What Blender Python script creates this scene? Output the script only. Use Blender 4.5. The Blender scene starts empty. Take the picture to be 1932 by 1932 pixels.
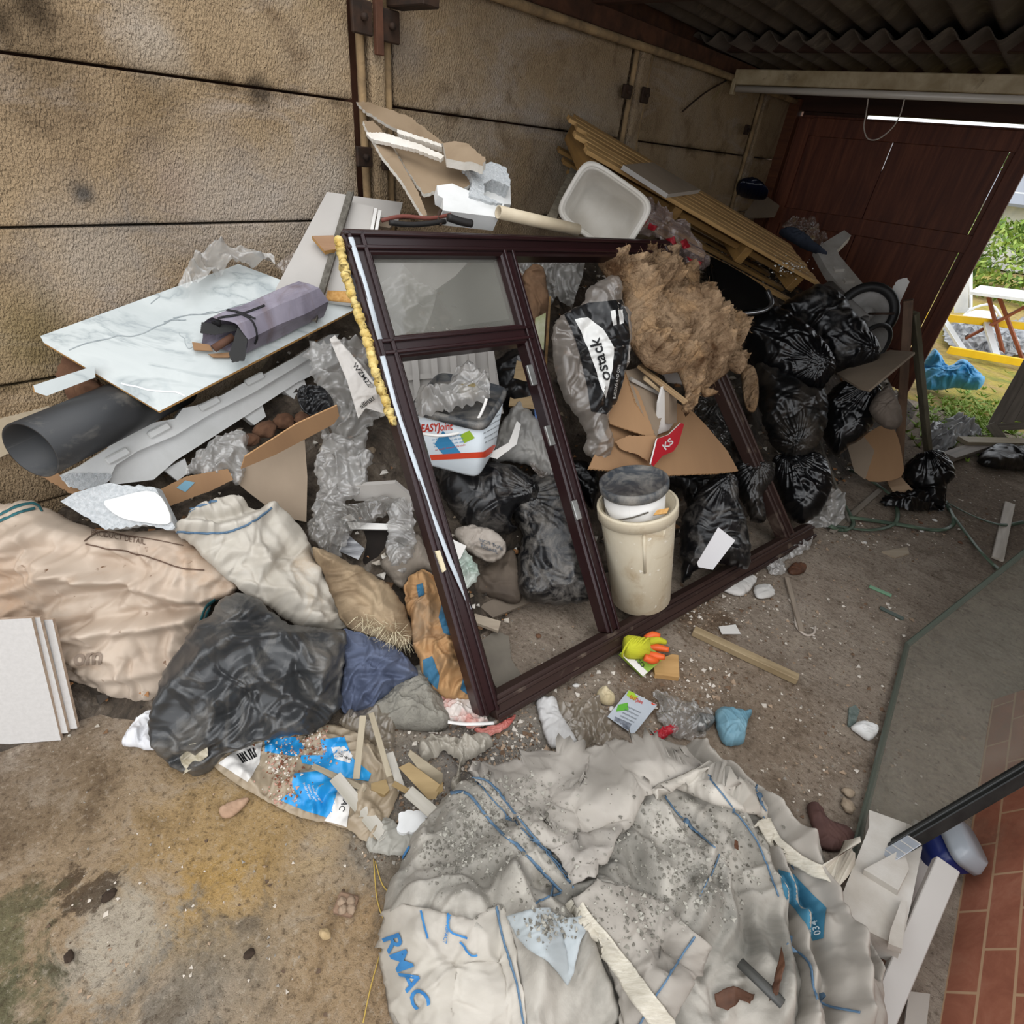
import bpy, bmesh, math, random
import numpy as np
from mathutils import Vector, Matrix, geometry
from mathutils.bvhtree import BVHTree

S = bpy.context.scene
COL = S.collection
# ------------------------------------------------------------------ camera, sky, exposure
FPX, YAW, PITCH, ROLL, CAMH = 1032.97, -0.680248, -0.596671, 0.114257, 1.53
def _cam():
    cy, sy, cp, sp = math.cos(YAW), math.sin(YAW), math.cos(PITCH), math.sin(PITCH)
    f = np.array([sy*cp, cy*cp, sp]); r = np.cross(f, [0, 0, 1.]); r /= np.linalg.norm(r); u = np.cross(r, f)
    cr, sr = math.cos(ROLL), math.sin(ROLL)
    return np.array([cr*r+sr*u, -sr*r+cr*u, -f])
CM = _cam()
O = np.array([0, 0, CAMH])
cd = bpy.data.cameras.new('camera'); co = bpy.data.objects.new('camera', cd); COL.objects.link(co)
cd.sensor_width = 36; cd.sensor_fit = 'HORIZONTAL'; cd.lens = FPX/1932*36; cd.clip_start = .02; cd.clip_end = 200
m4 = Matrix.Identity(4)
for i in range(3):
    for j in range(3): m4[i][j] = CM[j][i]
    m4[i][3] = O[i]
co.matrix_world = m4; S.camera = co
W = bpy.data.worlds.new('World'); S.world = W; W.use_nodes = True
wn = W.node_tree; bg = wn.nodes['Background']
bg.inputs[0].default_value = (.93, .96, 1, 1); bg.inputs[1].default_value = 1.55
sd = bpy.data.lights.new('sun', 'SUN'); sd.energy = .9; sd.angle = .9; sd.color = (1, .98, .95)
so = bpy.data.objects.new('sun', sd); COL.objects.link(so)
so.rotation_euler = Vector((-.62, .38, -.95)).to_track_quat('-Z', 'Y').to_euler()
S.view_settings.view_transform = 'Standard'; S.view_settings.look = 'None'
S.view_settings.exposure = 0.2; S.view_settings.gamma = 1.0; S.view_settings.use_curve_mapping = False
S.cycles.max_bounces = 10; S.cycles.transparent_max_bounces = 24

# ------------------------------------------------------------------ rays: a pixel of the photograph to a point of the place
def ray(px, py): return CM.T @ np.array([(px-966)/FPX, -(py-966)/FPX, -1.])
def aZ(px, py, z): d = ray(px, py); return O+d/d[2]*(z-CAMH)
def aX(px, py, x): d = ray(px, py); return O+d/d[0]*x
def aY(px, py, y): d = ray(px, py); return O+d/d[1]*y
HEAP = [(-1.2, [(-2.1, .0), (0, 0)]), (-.5, [(-2.1, .15), (-1.75, 0), (0, 0)]), (0, [(-2.1, .33), (-1.8, .22), (-1.5, .02), (-1.3, -.02), (0, -.05)]),
 (.3, [(-2.1, .42), (-1.75, .27), (-1.4, .11), (-1.1, 0), (0, -.05)]), (.7, [(-2.1, .56), (-1.75, .38), (-1.3, .2), (-1.0, .06), (-.8, -.03), (0, -.05)]),
 (1.1, [(-2.1, .85), (-1.8, .6), (-1.5, .43), (-1.2, .23), (-.92, .0), (0, -.05)]), (1.5, [(-2.1, 1.15), (-1.75, .9), (-1.4, .52), (-1.15, .26), (-.92, 0), (0, -.05)]),
 (2, [(-2.1, 1.1), (-1.75, .95), (-1.3, .5), (-1, .22), (-.75, -.02), (0, -.05)]), (3, [(-2.1, 1.1), (-1.6, .9), (-1.1, .48), (-.75, .15), (-.5, -.02), (0, -.05)]),
 (4, [(-2.1, 1.05), (-1.5, .85), (-1, .52), (-.55, .2), (-.25, -.02), (0, -.05)]), (5, [(-2.1, .95), (-1.5, .75), (-1, .5), (-.5, .2), (-.2, -.02), (0, -.05)]),
 (5.5, [(-2.1, .9), (-1.5, .7), (-1, .4), (-.5, .12), (-.2, -.02), (0, -.05)])]
def H(x, y):
    ys = [a for a, _ in HEAP]; y = min(max(y, ys[0]), ys[-1]-1e-6)
    i = max(k for k in range(len(ys)-1) if ys[k] <= y); t = (y-ys[i])/(ys[i+1]-ys[i])
    f = lambda s: np.interp(x, [a for a, _ in s], [b for _, b in s])
    return (1-t)*f(HEAP[i][1])+t*f(HEAP[i+1][1])
def aH(px, py, lift=0.):
    d = ray(px, py); d = d/np.linalg.norm(d); t = .5
    while t < 9:
        p = O+d*t
        if p[2] < max(H(p[0], p[1]), 0)+lift or p[0] < -2.06: return p
        t += .012
    return O+d*9
def A(px, py, k='h', v=0.): return dict(z=aZ, x=aX, y=aY, h=aH)[k](px, py, v)
def unit(v): v = np.asarray(v, float); return v/np.linalg.norm(v)
def tocam(p): return unit(O-np.asarray(p))
class PL:
    def __init__(s, p0, n):
        s.p = np.asarray(p0, float); s.n = unit(n)
        if s.n @ (O-s.p) < 0: s.n = -s.n
        a = CM[0]-s.n*(CM[0] @ s.n); s.e1 = unit(a); s.e2 = np.cross(s.n, s.e1)
    def __call__(s, px, py): d = ray(px, py); return O+d*((s.p-O) @ s.n)/(d @ s.n)
    def uv(s, P): q = np.asarray(P)-s.p; return np.array([q @ s.e1, q @ s.e2])
    def at(s, u, v, h=0.): return s.p+s.e1*u+s.e2*v+s.n*h
    def off(s, h): return PL(s.p+s.n*h, s.n)
def P3(a, b, c): a, b, c = [A(*q) for q in (a, b, c)]; return PL(a, np.cross(b-a, c-a))
def PN(px, py, k='h', v=0., n=None, up=.5):
    p = A(px, py, k, v); return PL(p, tocam(p)+np.array([0, 0, up]) if n is None else n)
FL = PL((0, 0, 0), (0, 0, 1))

# ------------------------------------------------------------------ noise
def _perm(seed): return np.random.default_rng(seed).permutation(256)
def perlin(x, y, seed=0):
    p = _perm(seed); x = np.asarray(x, float)+1000.3; y = np.asarray(y, float)+1000.7
    xi = np.floor(x).astype(int); yi = np.floor(y).astype(int); xf = x-xi; yf = y-yi
    def g(ix, iy, dx, dy):
        a = p[(p[ix & 255]+iy) & 255]*(2*math.pi/256); return np.cos(a)*dx+np.sin(a)*dy
    u = xf*xf*xf*(xf*(xf*6-15)+10); v = yf*yf*yf*(yf*(yf*6-15)+10)
    a = g(xi, yi, xf, yf)*(1-u)+g(xi+1, yi, xf-1, yf)*u
    b = g(xi, yi+1, xf, yf-1)*(1-u)+g(xi+1, yi+1, xf-1, yf-1)*u
    return (a*(1-v)+b*v)*1.5
def ridged(x, y, s): return 1-2*np.abs(perlin(x, y, s))
def tri(x): return np.abs((x % 1)-.5)*2
def creases(u, v, seed, Lr, wr_, ar, cov, s=.004):
    """sharp straight and gently bent folds of many lengths, as in crumpled sheet"""
    rng = np.random.default_rng(seed+300); lo = (u.min(), v.min()); hi = (u.max(), v.max()); A = max((hi[0]-lo[0])*(hi[1]-lo[1]), 1e-6); z = np.zeros_like(u)
    n = int(min(420, max(10, cov*A/(2*wr_*(Lr[0]*Lr[1])))))
    for k in range(n):
        L = Lr[0]*(Lr[1]/Lr[0])**rng.random(); w = max(L*wr_*rng.uniform(.6, 1.5), 1.3*s); th = rng.uniform(0, math.pi); cx = rng.uniform(lo[0], hi[0]); cy = rng.uniform(lo[1], hi[1])
        du, dv = u-cx, v-cy; near = np.abs(du)+np.abs(dv) < L*1.6
        if not near.any(): continue
        du, dv = du[near], dv[near]; t = (du*math.cos(th)+dv*math.sin(th))/(L*.5); sd_ = -du*math.sin(th)+dv*math.cos(th)-rng.uniform(-.12, .12)*L*t*t
        tp = np.clip(1-np.abs(t), 0, 1)**.7; ww = w*(.45+.55*tp); x = np.abs(sd_)/ww; prof = np.clip(1-np.sqrt(x*x+.02), 0, 1)
        z[near] += rng.choice((1, 1, -1))*L*ar*rng.uniform(.5, 1.2)*tp*prof
    return z
def wrinkle(kind, u, v, seed, k=1., s=.004):
    wu = u+.04*perlin(u*6, v*6, seed+1)+.012*perlin(u*15, v*15, seed+7); wv = v+.04*perlin(u*6+9, v*6, seed+2)+.012*perlin(u*15, v*15+5, seed+8)
    q = math.sqrt(max((u.max()-u.min())*(v.max()-v.min()), 1e-8)); z = np.zeros_like(u)
    if kind == 'lump':
        for f, a in ((6, .03), (14, .017), (30, .010), (60, .006), (110, .003)): z = z+a*perlin(wu*f, wv*f, seed+int(f))
        return z*k
    if kind is None: return z
    lmax, lmin, w_, a_, cov, und = dict(cloth=(.45, .05, .10, .060, 2.0, .022), bag=(.32, .05, .11, .045, 1.7, .016), film=(.26, .022, .13, .15, 3.2, .012), paper=(.2, .02, .15, .085, 2.0, .008))[kind]
    Lr = (max(min(lmin, q*.16), s*4), min(lmax, q*.75)); Lr = (min(Lr), max(Lr)); us = min(1, q/.35)
    z = creases(wu, wv, seed, Lr, w_, a_, cov, s)+us*und*(perlin(u*5, v*5, seed+11)+.5*perlin(u*12, v*12, seed+12))
    return z*k
# ------------------------------------------------------------------ materials
def _lin(c): return tuple(((x/12.92) if x <= .04045 else ((x+.055)/1.055)**2.4) for x in c)
def rgb(h): return _lin(tuple(int(h[i:i+2], 16)/255 for i in (0, 2, 4)))+(1,)
class NT:
    def __init__(s, name):
        s.m = bpy.data.materials.new(name); s.m.use_nodes = True; s.t = s.m.node_tree; s.b = s.t.nodes['Principled BSDF']; s.o = s.t.nodes['Material Output']
        s.tc = s.t.nodes.new('ShaderNodeTexCoord')
    def n(s, typ, **kw):
        x = s.t.nodes.new('ShaderNode'+typ)
        for k, v in kw.items():
            if k.startswith('i_'):
                x.inputs[k[2:].replace('_', ' ')].default_value = v
            else: setattr(x, k, v)
        return x
    def l(s, a, b): s.t.links.new(a, b)
    def coord(s, c, scale=(1, 1, 1), rot=(0, 0, 0)):
        m = s.n('Mapping'); m.inputs['Scale'].default_value = scale; m.inputs['Rotation'].default_value = rot
        s.l(s.tc.outputs[c], m.inputs[0]); return m.outputs[0]
    def noise(s, vec, scale, detail=4, rough=.55, dist=0., typ='FBM'):
        x = s.n('TexNoise', noise_type=typ); x.inputs['Scale'].default_value = scale; x.inputs['Detail'].default_value = detail
        x.inputs['Roughness'].default_value = rough; x.inputs['Distortion'].default_value = dist; s.l(vec, x.inputs['Vector']); return x.outputs[0]
    def ramp(s, f, stops):
        r = s.n('ValToRGB'); cr = r.color_ramp
        while len(cr.elements) < len(stops): cr.elements.new(.5)
        for e, (p, c) in zip(cr.elements, stops): e.position = p; e.color = c if len(c) == 4 else c+(1,)
        s.l(f, r.inputs[0]); return r.outputs[0]
    def mix(s, f, a, b, mode='MIX'):
        x = s.n('Mix', data_type='RGBA', blend_type=mode)
        for k, q in ((0, f), (6, a), (7, b)):
            if hasattr(q, 'is_linked'): s.l(q, x.inputs[k])
            else: x.inputs[k].default_value = q
        return x.outputs[2]
    def bump(s, h, strength, dist, prev=None):
        b = s.n('Bump'); b.inputs['Strength'].default_value = strength; b.inputs['Distance'].default_value = dist; s.l(h, b.inputs['Height'])
        if prev is not None: s.l(prev, b.inputs['Normal'])
        return b.outputs[0]
BWH = [(0, (0, 0, 0)), (1, (1, 1, 1))]
def mat(name, c1, c2=None, cr=None, sc=6, rough=.6, bump=.0, bsc=40, bd=.004, dirt=None, dsc=4, damt=.5, coord='UV', stretch=(1, 1, 1), spec=.4, metal=0, alpha=1., btyp='FBM', drough=.8, dist=.3, lo=.35, hi=.65, speck=None):
    t = NT(name); b = t.b; v = t.coord(coord, stretch)
    c1 = rgb(c1); col = None
    if c2: col = t.ramp(t.noise(v, sc, 5, .6, dist), [(lo, c1), (hi, rgb(c2))])
    b.inputs['Roughness'].default_value = rough
    if dirt:
        v2 = t.coord(coord); f = t.ramp(t.noise(v2, dsc, 7, .65, .6), [(max(0, 1-damt-.12), (0, 0, 0)), (min(1, 1-damt+.12), (1, 1, 1))])
        col = t.mix(f, col if col is not None else c1, rgb(dirt))
        rr = t.n('MapRange'); rr.inputs['To Min'].default_value = rough; rr.inputs['To Max'].default_value = drough; t.l(f, rr.inputs[0]); t.l(rr.outputs[0], b.inputs['Roughness'])
    if speck:
        v3 = t.coord(coord); f = t.ramp(t.noise(v3, speck[1], 3, .6), [(speck[2], (0, 0, 0)), (speck[2]+.05, (1, 1, 1))])
        col = t.mix(f, col if col is not None else c1, rgb(speck[0]))
    if col is not None: t.l(col, b.inputs['Base Color'])
    else: b.inputs['Base Color'].default_value = c1
    b.inputs['Specular IOR Level'].default_value = spec; b.inputs['Metallic'].default_value = metal; b.inputs['Alpha'].default_value = alpha
    nb = None
    if cr:
        for k_, sx, ro in ((1.3, (1, .3, .45), (.4, .7, .5)), (1.6, (.35, 1, .5), (1.1, .2, 1.9)), (4, (1, .4, .6), (.2, 1.4, 2.6))):
            nb = t.bump(t.noise(t.coord('Object', sx, ro), cr[0]*k_, 3, .5, .6, 'RIDGED_MULTIFRACTAL'), cr[2]*.55, cr[1]*.9/k_, nb)
    if bump: nb = t.bump(t.noise(t.coord(coord, stretch), bsc, 5, .6, .4, btyp), bump, bd, nb)
    if nb is not None: t.l(nb, b.inputs['Normal'])
    return t.m
def bagmat(name, c='0b0b0d', dust=None, damt=.4, rough=.28, dsc=7):
    t = NT(name); b = t.b; v = t.coord('Object')
    nb = None
    for sc_, sx, ro, st, di in ((7, (1, .3, .45), (.4, .7, .5), .28, .010), (9, (.35, 1, .5), (1.1, .2, 1.9), .28, .009), (24, (1, .35, .6), (.2, 1.4, 2.6), .25, .003)):
        nb = t.bump(t.noise(t.coord('Object', sx, ro), sc_, 3, .5, .7, 'RIDGED_MULTIFRACTAL'), st, di, nb)
    t.l(nb, b.inputs['Normal']); b.inputs['Specular IOR Level'].default_value = .55
    b.inputs['Base Color'].default_value = rgb(c); b.inputs['Roughness'].default_value = rough
    if dust:
        f = t.ramp(t.noise(v, dsc, 8, .7, .8), [(max(0, 1-damt-.15), (0, 0, 0)), (min(1, 1-damt+.2), (1, 1, 1))])
        t.l(t.mix(f, rgb(c), rgb(dust)), b.inputs['Base Color'])
        r = t.n('MapRange'); r.inputs['To Min'].default_value = rough; r.inputs['To Max'].default_value = .75; t.l(f, r.inputs[0]); t.l(r.outputs[0], b.inputs['Roughness'])
    return t.m
def film(name, c='d8d4cc', alpha=.42, rough=.16):
    t = NT(name); v = t.coord('Object'); t.t.nodes.remove(t.b)
    nb = None
    for sc_, sx, ro, st, di in ((9, (1, .3, .45), (.4, .7, .5), .7, .016), (11, (.35, 1, .5), (1.1, .2, 1.9), .7, .014), (30, (1, .35, .6), (.2, 1.4, 2.6), .5, .005)):
        nb = t.bump(t.noise(t.coord('Object', sx, ro), sc_, 3, .5, .7, 'RIDGED_MULTIFRACTAL'), st, di, nb)
    f = t.noise(t.coord('Object', (1, .3, .6), (.4, .7, .5)), 10, 4, .6, .9, 'RIDGED_MULTIFRACTAL')
    r = t.n('MapRange'); r.inputs['From Min'].default_value = .3; r.inputs['From Max'].default_value = 1.7; r.inputs['To Min'].default_value = alpha*.62; r.inputs['To Max'].default_value = min(.96, alpha*1.45); t.l(f, r.inputs[0])
    df = t.n('BsdfDiffuse'); df.inputs[0].default_value = rgb(c); t.l(nb, df.inputs['Normal']); tl = t.n('BsdfTranslucent'); tl.inputs[0].default_value = rgb(c); ms = t.n('MixShader'); ms.inputs[0].default_value = .2; t.l(df.outputs[0], ms.inputs[1]); t.l(tl.outputs[0], ms.inputs[2])
    tr = t.n('BsdfTransparent'); m1 = t.n('MixShader'); t.l(r.outputs[0], m1.inputs[0]); t.l(tr.outputs[0], m1.inputs[1]); t.l(ms.outputs[0], m1.inputs[2])
    gl = t.n('BsdfGlossy'); gl.inputs['Roughness'].default_value = rough; t.l(nb, gl.inputs['Normal']); lw = t.n('LayerWeight'); lw.inputs[0].default_value = .5; t.l(nb, lw.inputs['Normal'])
    q = t.n('Math', operation='MULTIPLY'); q.inputs[1].default_value = .75; t.l(lw.outputs['Fresnel'], q.inputs[0]); m2 = t.n('MixShader'); t.l(q.outputs[0], m2.inputs[0]); t.l(m1.outputs[0], m2.inputs[1]); t.l(gl.outputs[0], m2.inputs[2]); t.l(m2.outputs[0], t.o.inputs[0])
    return t.m
def wood(name, c1, c2, sc=14, rough=.65, dirt=None, damt=.3): return mat(name, c1, c2, sc=sc, rough=rough, stretch=(.12, 1, 1), bump=.25, bsc=50, bd=.0015, dirt=dirt, dsc=5, damt=damt, dist=1.2)

# ------------------------------------------------------------------ mesh helpers
WV = {}          # world vertices/faces by object name, for draping and printing
def link(name, V, F, mats, parent=None, smooth=True, uv=None, mi=None):
    V = np.asarray(V, float)
    if parent is not None:
        base = np.zeros(3); a = parent
        while a is not None: base = base+np.array(a.location); a = a.parent
    else: lo, hi = V.min(0), V.max(0); base = np.array([(lo[0]+hi[0])/2, (lo[1]+hi[1])/2, lo[2]])
    me = bpy.data.meshes.new(name); me.from_pydata([tuple(q) for q in V-base], [], [tuple(int(i) for i in f) for f in F])
    for m in (mats if isinstance(mats, (list, tuple)) else [mats]): me.materials.append(m)
    if mi is not None: me.polygons.foreach_set('material_index', np.asarray(mi, dtype=np.int32))
    if smooth: me.polygons.foreach_set('use_smooth', [True]*len(F))
    if uv is not None:
        ul = me.uv_layers.new(name='UVMap'); uv = np.asarray(uv, float); idx = np.zeros(len(me.loops), dtype=np.int32); me.loops.foreach_get('vertex_index', idx)
        ul.data.foreach_set('uv', uv[idx].astype(np.float32).ravel())
    me.update()
    o = bpy.data.objects.new(name, me); COL.objects.link(o)
    if parent is not None: o.parent = parent
    else: o.location = base
    WV[o.name] = (V, [list(map(int, f)) for f in F])
    return o
def tag(o, label=None, cat=None, group=None, kind=None):
    if label: o['label'] = label
    if cat: o['category'] = cat
    if group: o['group'] = group
    if kind: o['kind'] = kind
    return o
def E(name, label, cat, loc, group=None, kind=None):
    o = bpy.data.objects.new(name, None); COL.objects.link(o); o.location = tuple(float(q) for q in loc); o.empty_display_size = .05
    return tag(o, label, cat, group, kind)
def spline(pts, n=6, closed=True):
    P = np.asarray(pts, float); N = len(P); out = []
    for i in range(N if closed else N-1):
        g = (lambda k: P[k % N]) if closed else (lambda k: P[min(max(k, 0), N-1)])
        a, b, c, d = g(i-1), g(i), g(i+1), g(i+2)
        for t in np.arange(n)/n: out.append(.5*((2*b)+(-a+c)*t+(2*a-5*b+4*c-d)*t*t+(-a+3*b-3*c+d)*t**3))
    if not closed: out.append(P[-1])
    return np.array(out)
def resample(P, s, closed=True):
    P = np.asarray(P, float); out = []; N = len(P)
    for i in range(N if closed else N-1):
        a, b = P[i], P[(i+1) % N]; L = np.linalg.norm(b-a); k = max(1, int(round(L/s)))
        for j in range(k): out.append(a+(b-a)*j/k)
    if not closed: out.append(P[-1])
    return np.array(out)
def segdist(Q, P, closed=True):
    D = np.full(len(Q), 1e9); N = len(P)
    for i in range(N if closed else N-1):
        a, b = P[i], P[(i+1) % N]; ab = b-a; L = ab @ ab
        if L < 1e-14: continue
        t = np.clip(((Q-a) @ ab)/L, 0, 1); D = np.minimum(D, np.hypot(*(Q-a-t[:, None]*ab).T))
    return D
def inside(Q, P):
    c = np.zeros(len(Q), bool); N = len(P); x, y = Q[:, 0], Q[:, 1]
    for i in range(N):
        (x1, y1), (x2, y2) = P[i], P[(i+1) % N]
        if y1 == y2: continue
        c ^= ((y1 > y) != (y2 > y)) & (x < (x2-x1)*(y-y1)/(y2-y1)+x1)
    return c
def fill2d(P, s, seed=0, holes=()):
    rng = np.random.default_rng(seed); B = resample(P, s); lo, hi = B.min(0), B.max(0)
    loops = [B]+[resample(h, s) for h in holes]
    gx, gy = np.meshgrid(np.arange(lo[0], hi[0], s), np.arange(lo[1], hi[1], s*.87)); gx = gx+(np.arange(gx.shape[0]) % 2)[:, None]*s*.5
    Q = np.stack([gx.ravel(), gy.ravel()], 1); Q = Q+rng.uniform(-.12, .12, Q.shape)*s
    k = inside(Q, B)
    for l in loops[1:]: k &= ~inside(Q, l)
    Q = Q[k]
    if len(Q):
        k = np.ones(len(Q), bool)
        for l in loops: k &= segdist(Q, l) > .5*s
        Q = Q[k]
    pts = []; edges = []
    for l in loops:
        b = len(pts); pts += list(l); edges += [(b+i, b+(i+1) % len(l)) for i in range(len(l))]
    pts = np.array(pts+list(Q))
    r = geometry.delaunay_2d_cdt([Vector((float(a), float(b))) for a, b in pts], edges, [], 2 if holes else 1, 1e-7)
    V = np.array([tuple(q) for q in r[0]]); F = [list(f) for f in r[2]]
    out = []
    C = np.array([V[f].mean(0) for f in F]); ok = inside(C, B)
    for l in loops[1:]: ok &= ~inside(C, l)
    for f, g in zip(F, ok):
        if not g: continue
        a, b, c = V[f[0]], V[f[1]], V[f[2]]; cr = (b[0]-a[0])*(c[1]-a[1])-(b[1]-a[1])*(c[0]-a[0])
        if abs(cr) < 1e-12: continue
        out.append(f if cr > 0 else f[::-1])
    return V, out, loops
def bedges(F):
    c = {}
    for f in F:
        for i in range(len(f)):
            e = (f[i], f[(i+1) % len(f)]); c[e] = 1
    return [e for e in c if (e[1], e[0]) not in c]
def pillow(name, px, pl, T, m, parent=None, back=.5, n=3000, wr='bag', wk=1., seed=1, folds=(), rf=.75, sm=5, edge=.25, pw=.5, raw=None, neck=None, jitter=None, single=None):
    """a stuffed or folded thing with its own thickness, its outline in the photograph laid on a plane of the place"""
    pts = px if not sm else spline(px, sm); Q = np.array([pl.uv(pl(*q)) for q in pts])
    if Q.shape[0] > 2:
        area = abs(np.sum(Q[:, 0]*np.roll(Q[:, 1], -1)-np.roll(Q[:, 0], -1)*Q[:, 1]))/2
    s = math.sqrt(area/(n*(2.2 if wr == 'film' else 1.35))*1.1547)
    jit = dict(film=.022, cloth=.006, bag=.008, paper=.008).get(wr, 0)*(min(1, math.sqrt(area)/.25) if jitter is None else jitter)
    if jit:
        Q = resample(Q, s); L = np.cumsum(np.linalg.norm(Q-np.roll(Q, 1, 0), axis=1)); tg_ = np.roll(Q, -1, 0)-np.roll(Q, 1, 0); tg_ /= np.linalg.norm(tg_, axis=1)[:, None]+1e-9
        ph = np.linspace(0, 2*math.pi, len(Q)); rr_ = L[-1]*5
        Q = Q+np.stack([-tg_[:, 1], tg_[:, 0]], 1)*(jit*(perlin(np.cos(ph)*rr_/2, np.sin(ph)*rr_/2, seed+90)+.6*ridged(np.cos(ph)*rr_, np.sin(ph)*rr_, seed+91)-.3))[:, None]
    single = wr == 'film' if single is None else single
    if wr == 'film': T = T*.55
    V, F, loops = fill2d(Q, s, seed); B = loops[0]; d = segdist(V, B); R = max(d.max()*rf, 1e-6); q = np.minimum(d/R, 1)
    h = T*(1-(1-q)**2)**pw; fade = np.clip(q/edge, .4, 1) if edge else 1
    w = wrinkle(wr, V[:, 0], V[:, 1], seed, wk*dict(film=1., cloth=1., bag=1., paper=1.).get(wr, 1), s) if wr else 0*d
    if neck is not None:
        c = pl.uv(pl(*neck[:2])); dv = V-c; rr = np.hypot(*dv.T); th = np.arctan2(dv[:, 1], dv[:, 0])
        L = neck[2]; w = w+neck[3]*(ridged(th*neck[4], rr*3, seed+50))*np.exp(-(rr/L)**2)
    for f in folds:
        a = np.array([pl.uv(pl(*z)) for z in spline(f[0], 5, False)]); dd = segdist(V, a, False); w = w+f[1]*np.exp(-(dd/f[2])**2)*(1 if len(f) < 4 else 1)
    hf = h+w*fade
    top = pl.p+np.outer(V[:, 0], pl.e1)+np.outer(V[:, 1], pl.e2)+np.outer(hf, pl.n)
    if single:
        top[:, 2] = np.maximum(top[:, 2], .004)
        return link(name, top, F, m, parent, True, V)
    isb = d < 1e-5; bot_h = -back*T*(1-(1-q)**2)**pw-.001
    bot = pl.p+np.outer(V[:, 0], pl.e1)+np.outer(V[:, 1], pl.e2)+np.outer(bot_h, pl.n)
    m2 = np.arange(len(V)); k = len(V); bv = []
    for i in range(len(V)):
        if not isb[i]: m2[i] = k; k += 1; bv.append(bot[i])
    VV = np.vstack([top]+([np.array(bv)] if bv else [])); FF = F+[[m2[i] for i in f[::-1]] for f in F]
    FF = [f for f in FF if len(set(f)) == 3]
    uv = np.vstack([V]+([V[~isb]] if bv else []))
    VV[:, 2] = np.maximum(VV[:, 2], .003)
    o = link(name, VV, FF, m, parent, True, uv)
    return o
def sheet(name, px, pl, m, parent=None, thick=0.002, n=2500, wr='cloth', wk=1., seed=1, folds=(), sm=0, bend=None, wavy=0):
    pts = px if not sm else spline(px, sm); Q = np.array([pl.uv(pl(*q)) for q in pts])
    area = abs(np.sum(Q[:, 0]*np.roll(Q[:, 1], -1)-np.roll(Q[:, 0], -1)*Q[:, 1]))/2; s = math.sqrt(area/n*1.1547)
    V, F, loops = fill2d(Q, s, seed); w = wrinkle(wr, V[:, 0], V[:, 1], seed, wk, s) if wr else np.zeros(len(V))
    for f in folds:
        a = np.array([pl.uv(pl(*z)) for z in spline(f[0], 5, False)]); w = w+f[1]*np.exp(-(segdist(V, a, False)/f[2])**2)
    if bend is not None: w = w+bend(V[:, 0], V[:, 1])
    top = pl.p+np.outer(V[:, 0], pl.e1)+np.outer(V[:, 1], pl.e2)+np.outer(w, pl.n)
    return close_sheet(name, top, F, np.repeat(pl.n[None], len(V), 0), thick, m, parent, V)
def close_sheet(name, top, F, N, thick, m, parent, uv, fl=.003):
    top[:, 2] = np.maximum(top[:, 2], fl+thick)
    if not thick: return link(name, top, F, m, parent, True, uv)
    k = len(top); V = np.vstack([top, top-N*thick]); FF = F+[[i+k for i in f[::-1]] for f in F]
    for a, b in bedges(F): FF.append([b, a, a+k, b+k])
    return link(name, V, FF, m, parent, True, np.vstack([uv, uv]))
def bvh_of(objs):
    V = []; F = []
    for o in objs:
        v, f = WV[o.name]; b = len(V); V += [tuple(q) for q in v]; F += [[i+b for i in g] for g in f]
    return BVHTree.FromPolygons(V, F)
def cast(bv, px, py):
    d = unit(ray(px, py)); r = bv.ray_cast(Vector(O), Vector(d))
    if r[0] is None: return None, None
    nn = np.array(r[1]); nn = nn if nn @ d < 0 else -nn
    return np.array(r[0]), nn
def drape(name, targets, px, m, parent=None, off=.006, thick=.002, n=800, wr=None, wk=1., seed=1, sm=0, dome=0., folds=(), smoothn=True):
    """a sheet, print or hem lying on other surfaces"""
    bv = targets if isinstance(targets, BVHTree) else bvh_of(targets); pts = np.array(px if not sm else spline(px, sm), float)
    area = abs(np.sum(pts[:, 0]*np.roll(pts[:, 1], -1)-np.roll(pts[:, 0], -1)*pts[:, 1]))/2; s = math.sqrt(area/n*1.1547)
    V, F, loops = fill2d(pts, s, seed); d = segdist(V, loops[0]); q = np.minimum(d/max(d.max()*.8, 1e-6), 1)
    return _project(name, bv, V, F, m, parent, off, thick, wr, wk, seed, dome*np.sqrt(1-(1-q)**2), folds)
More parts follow.
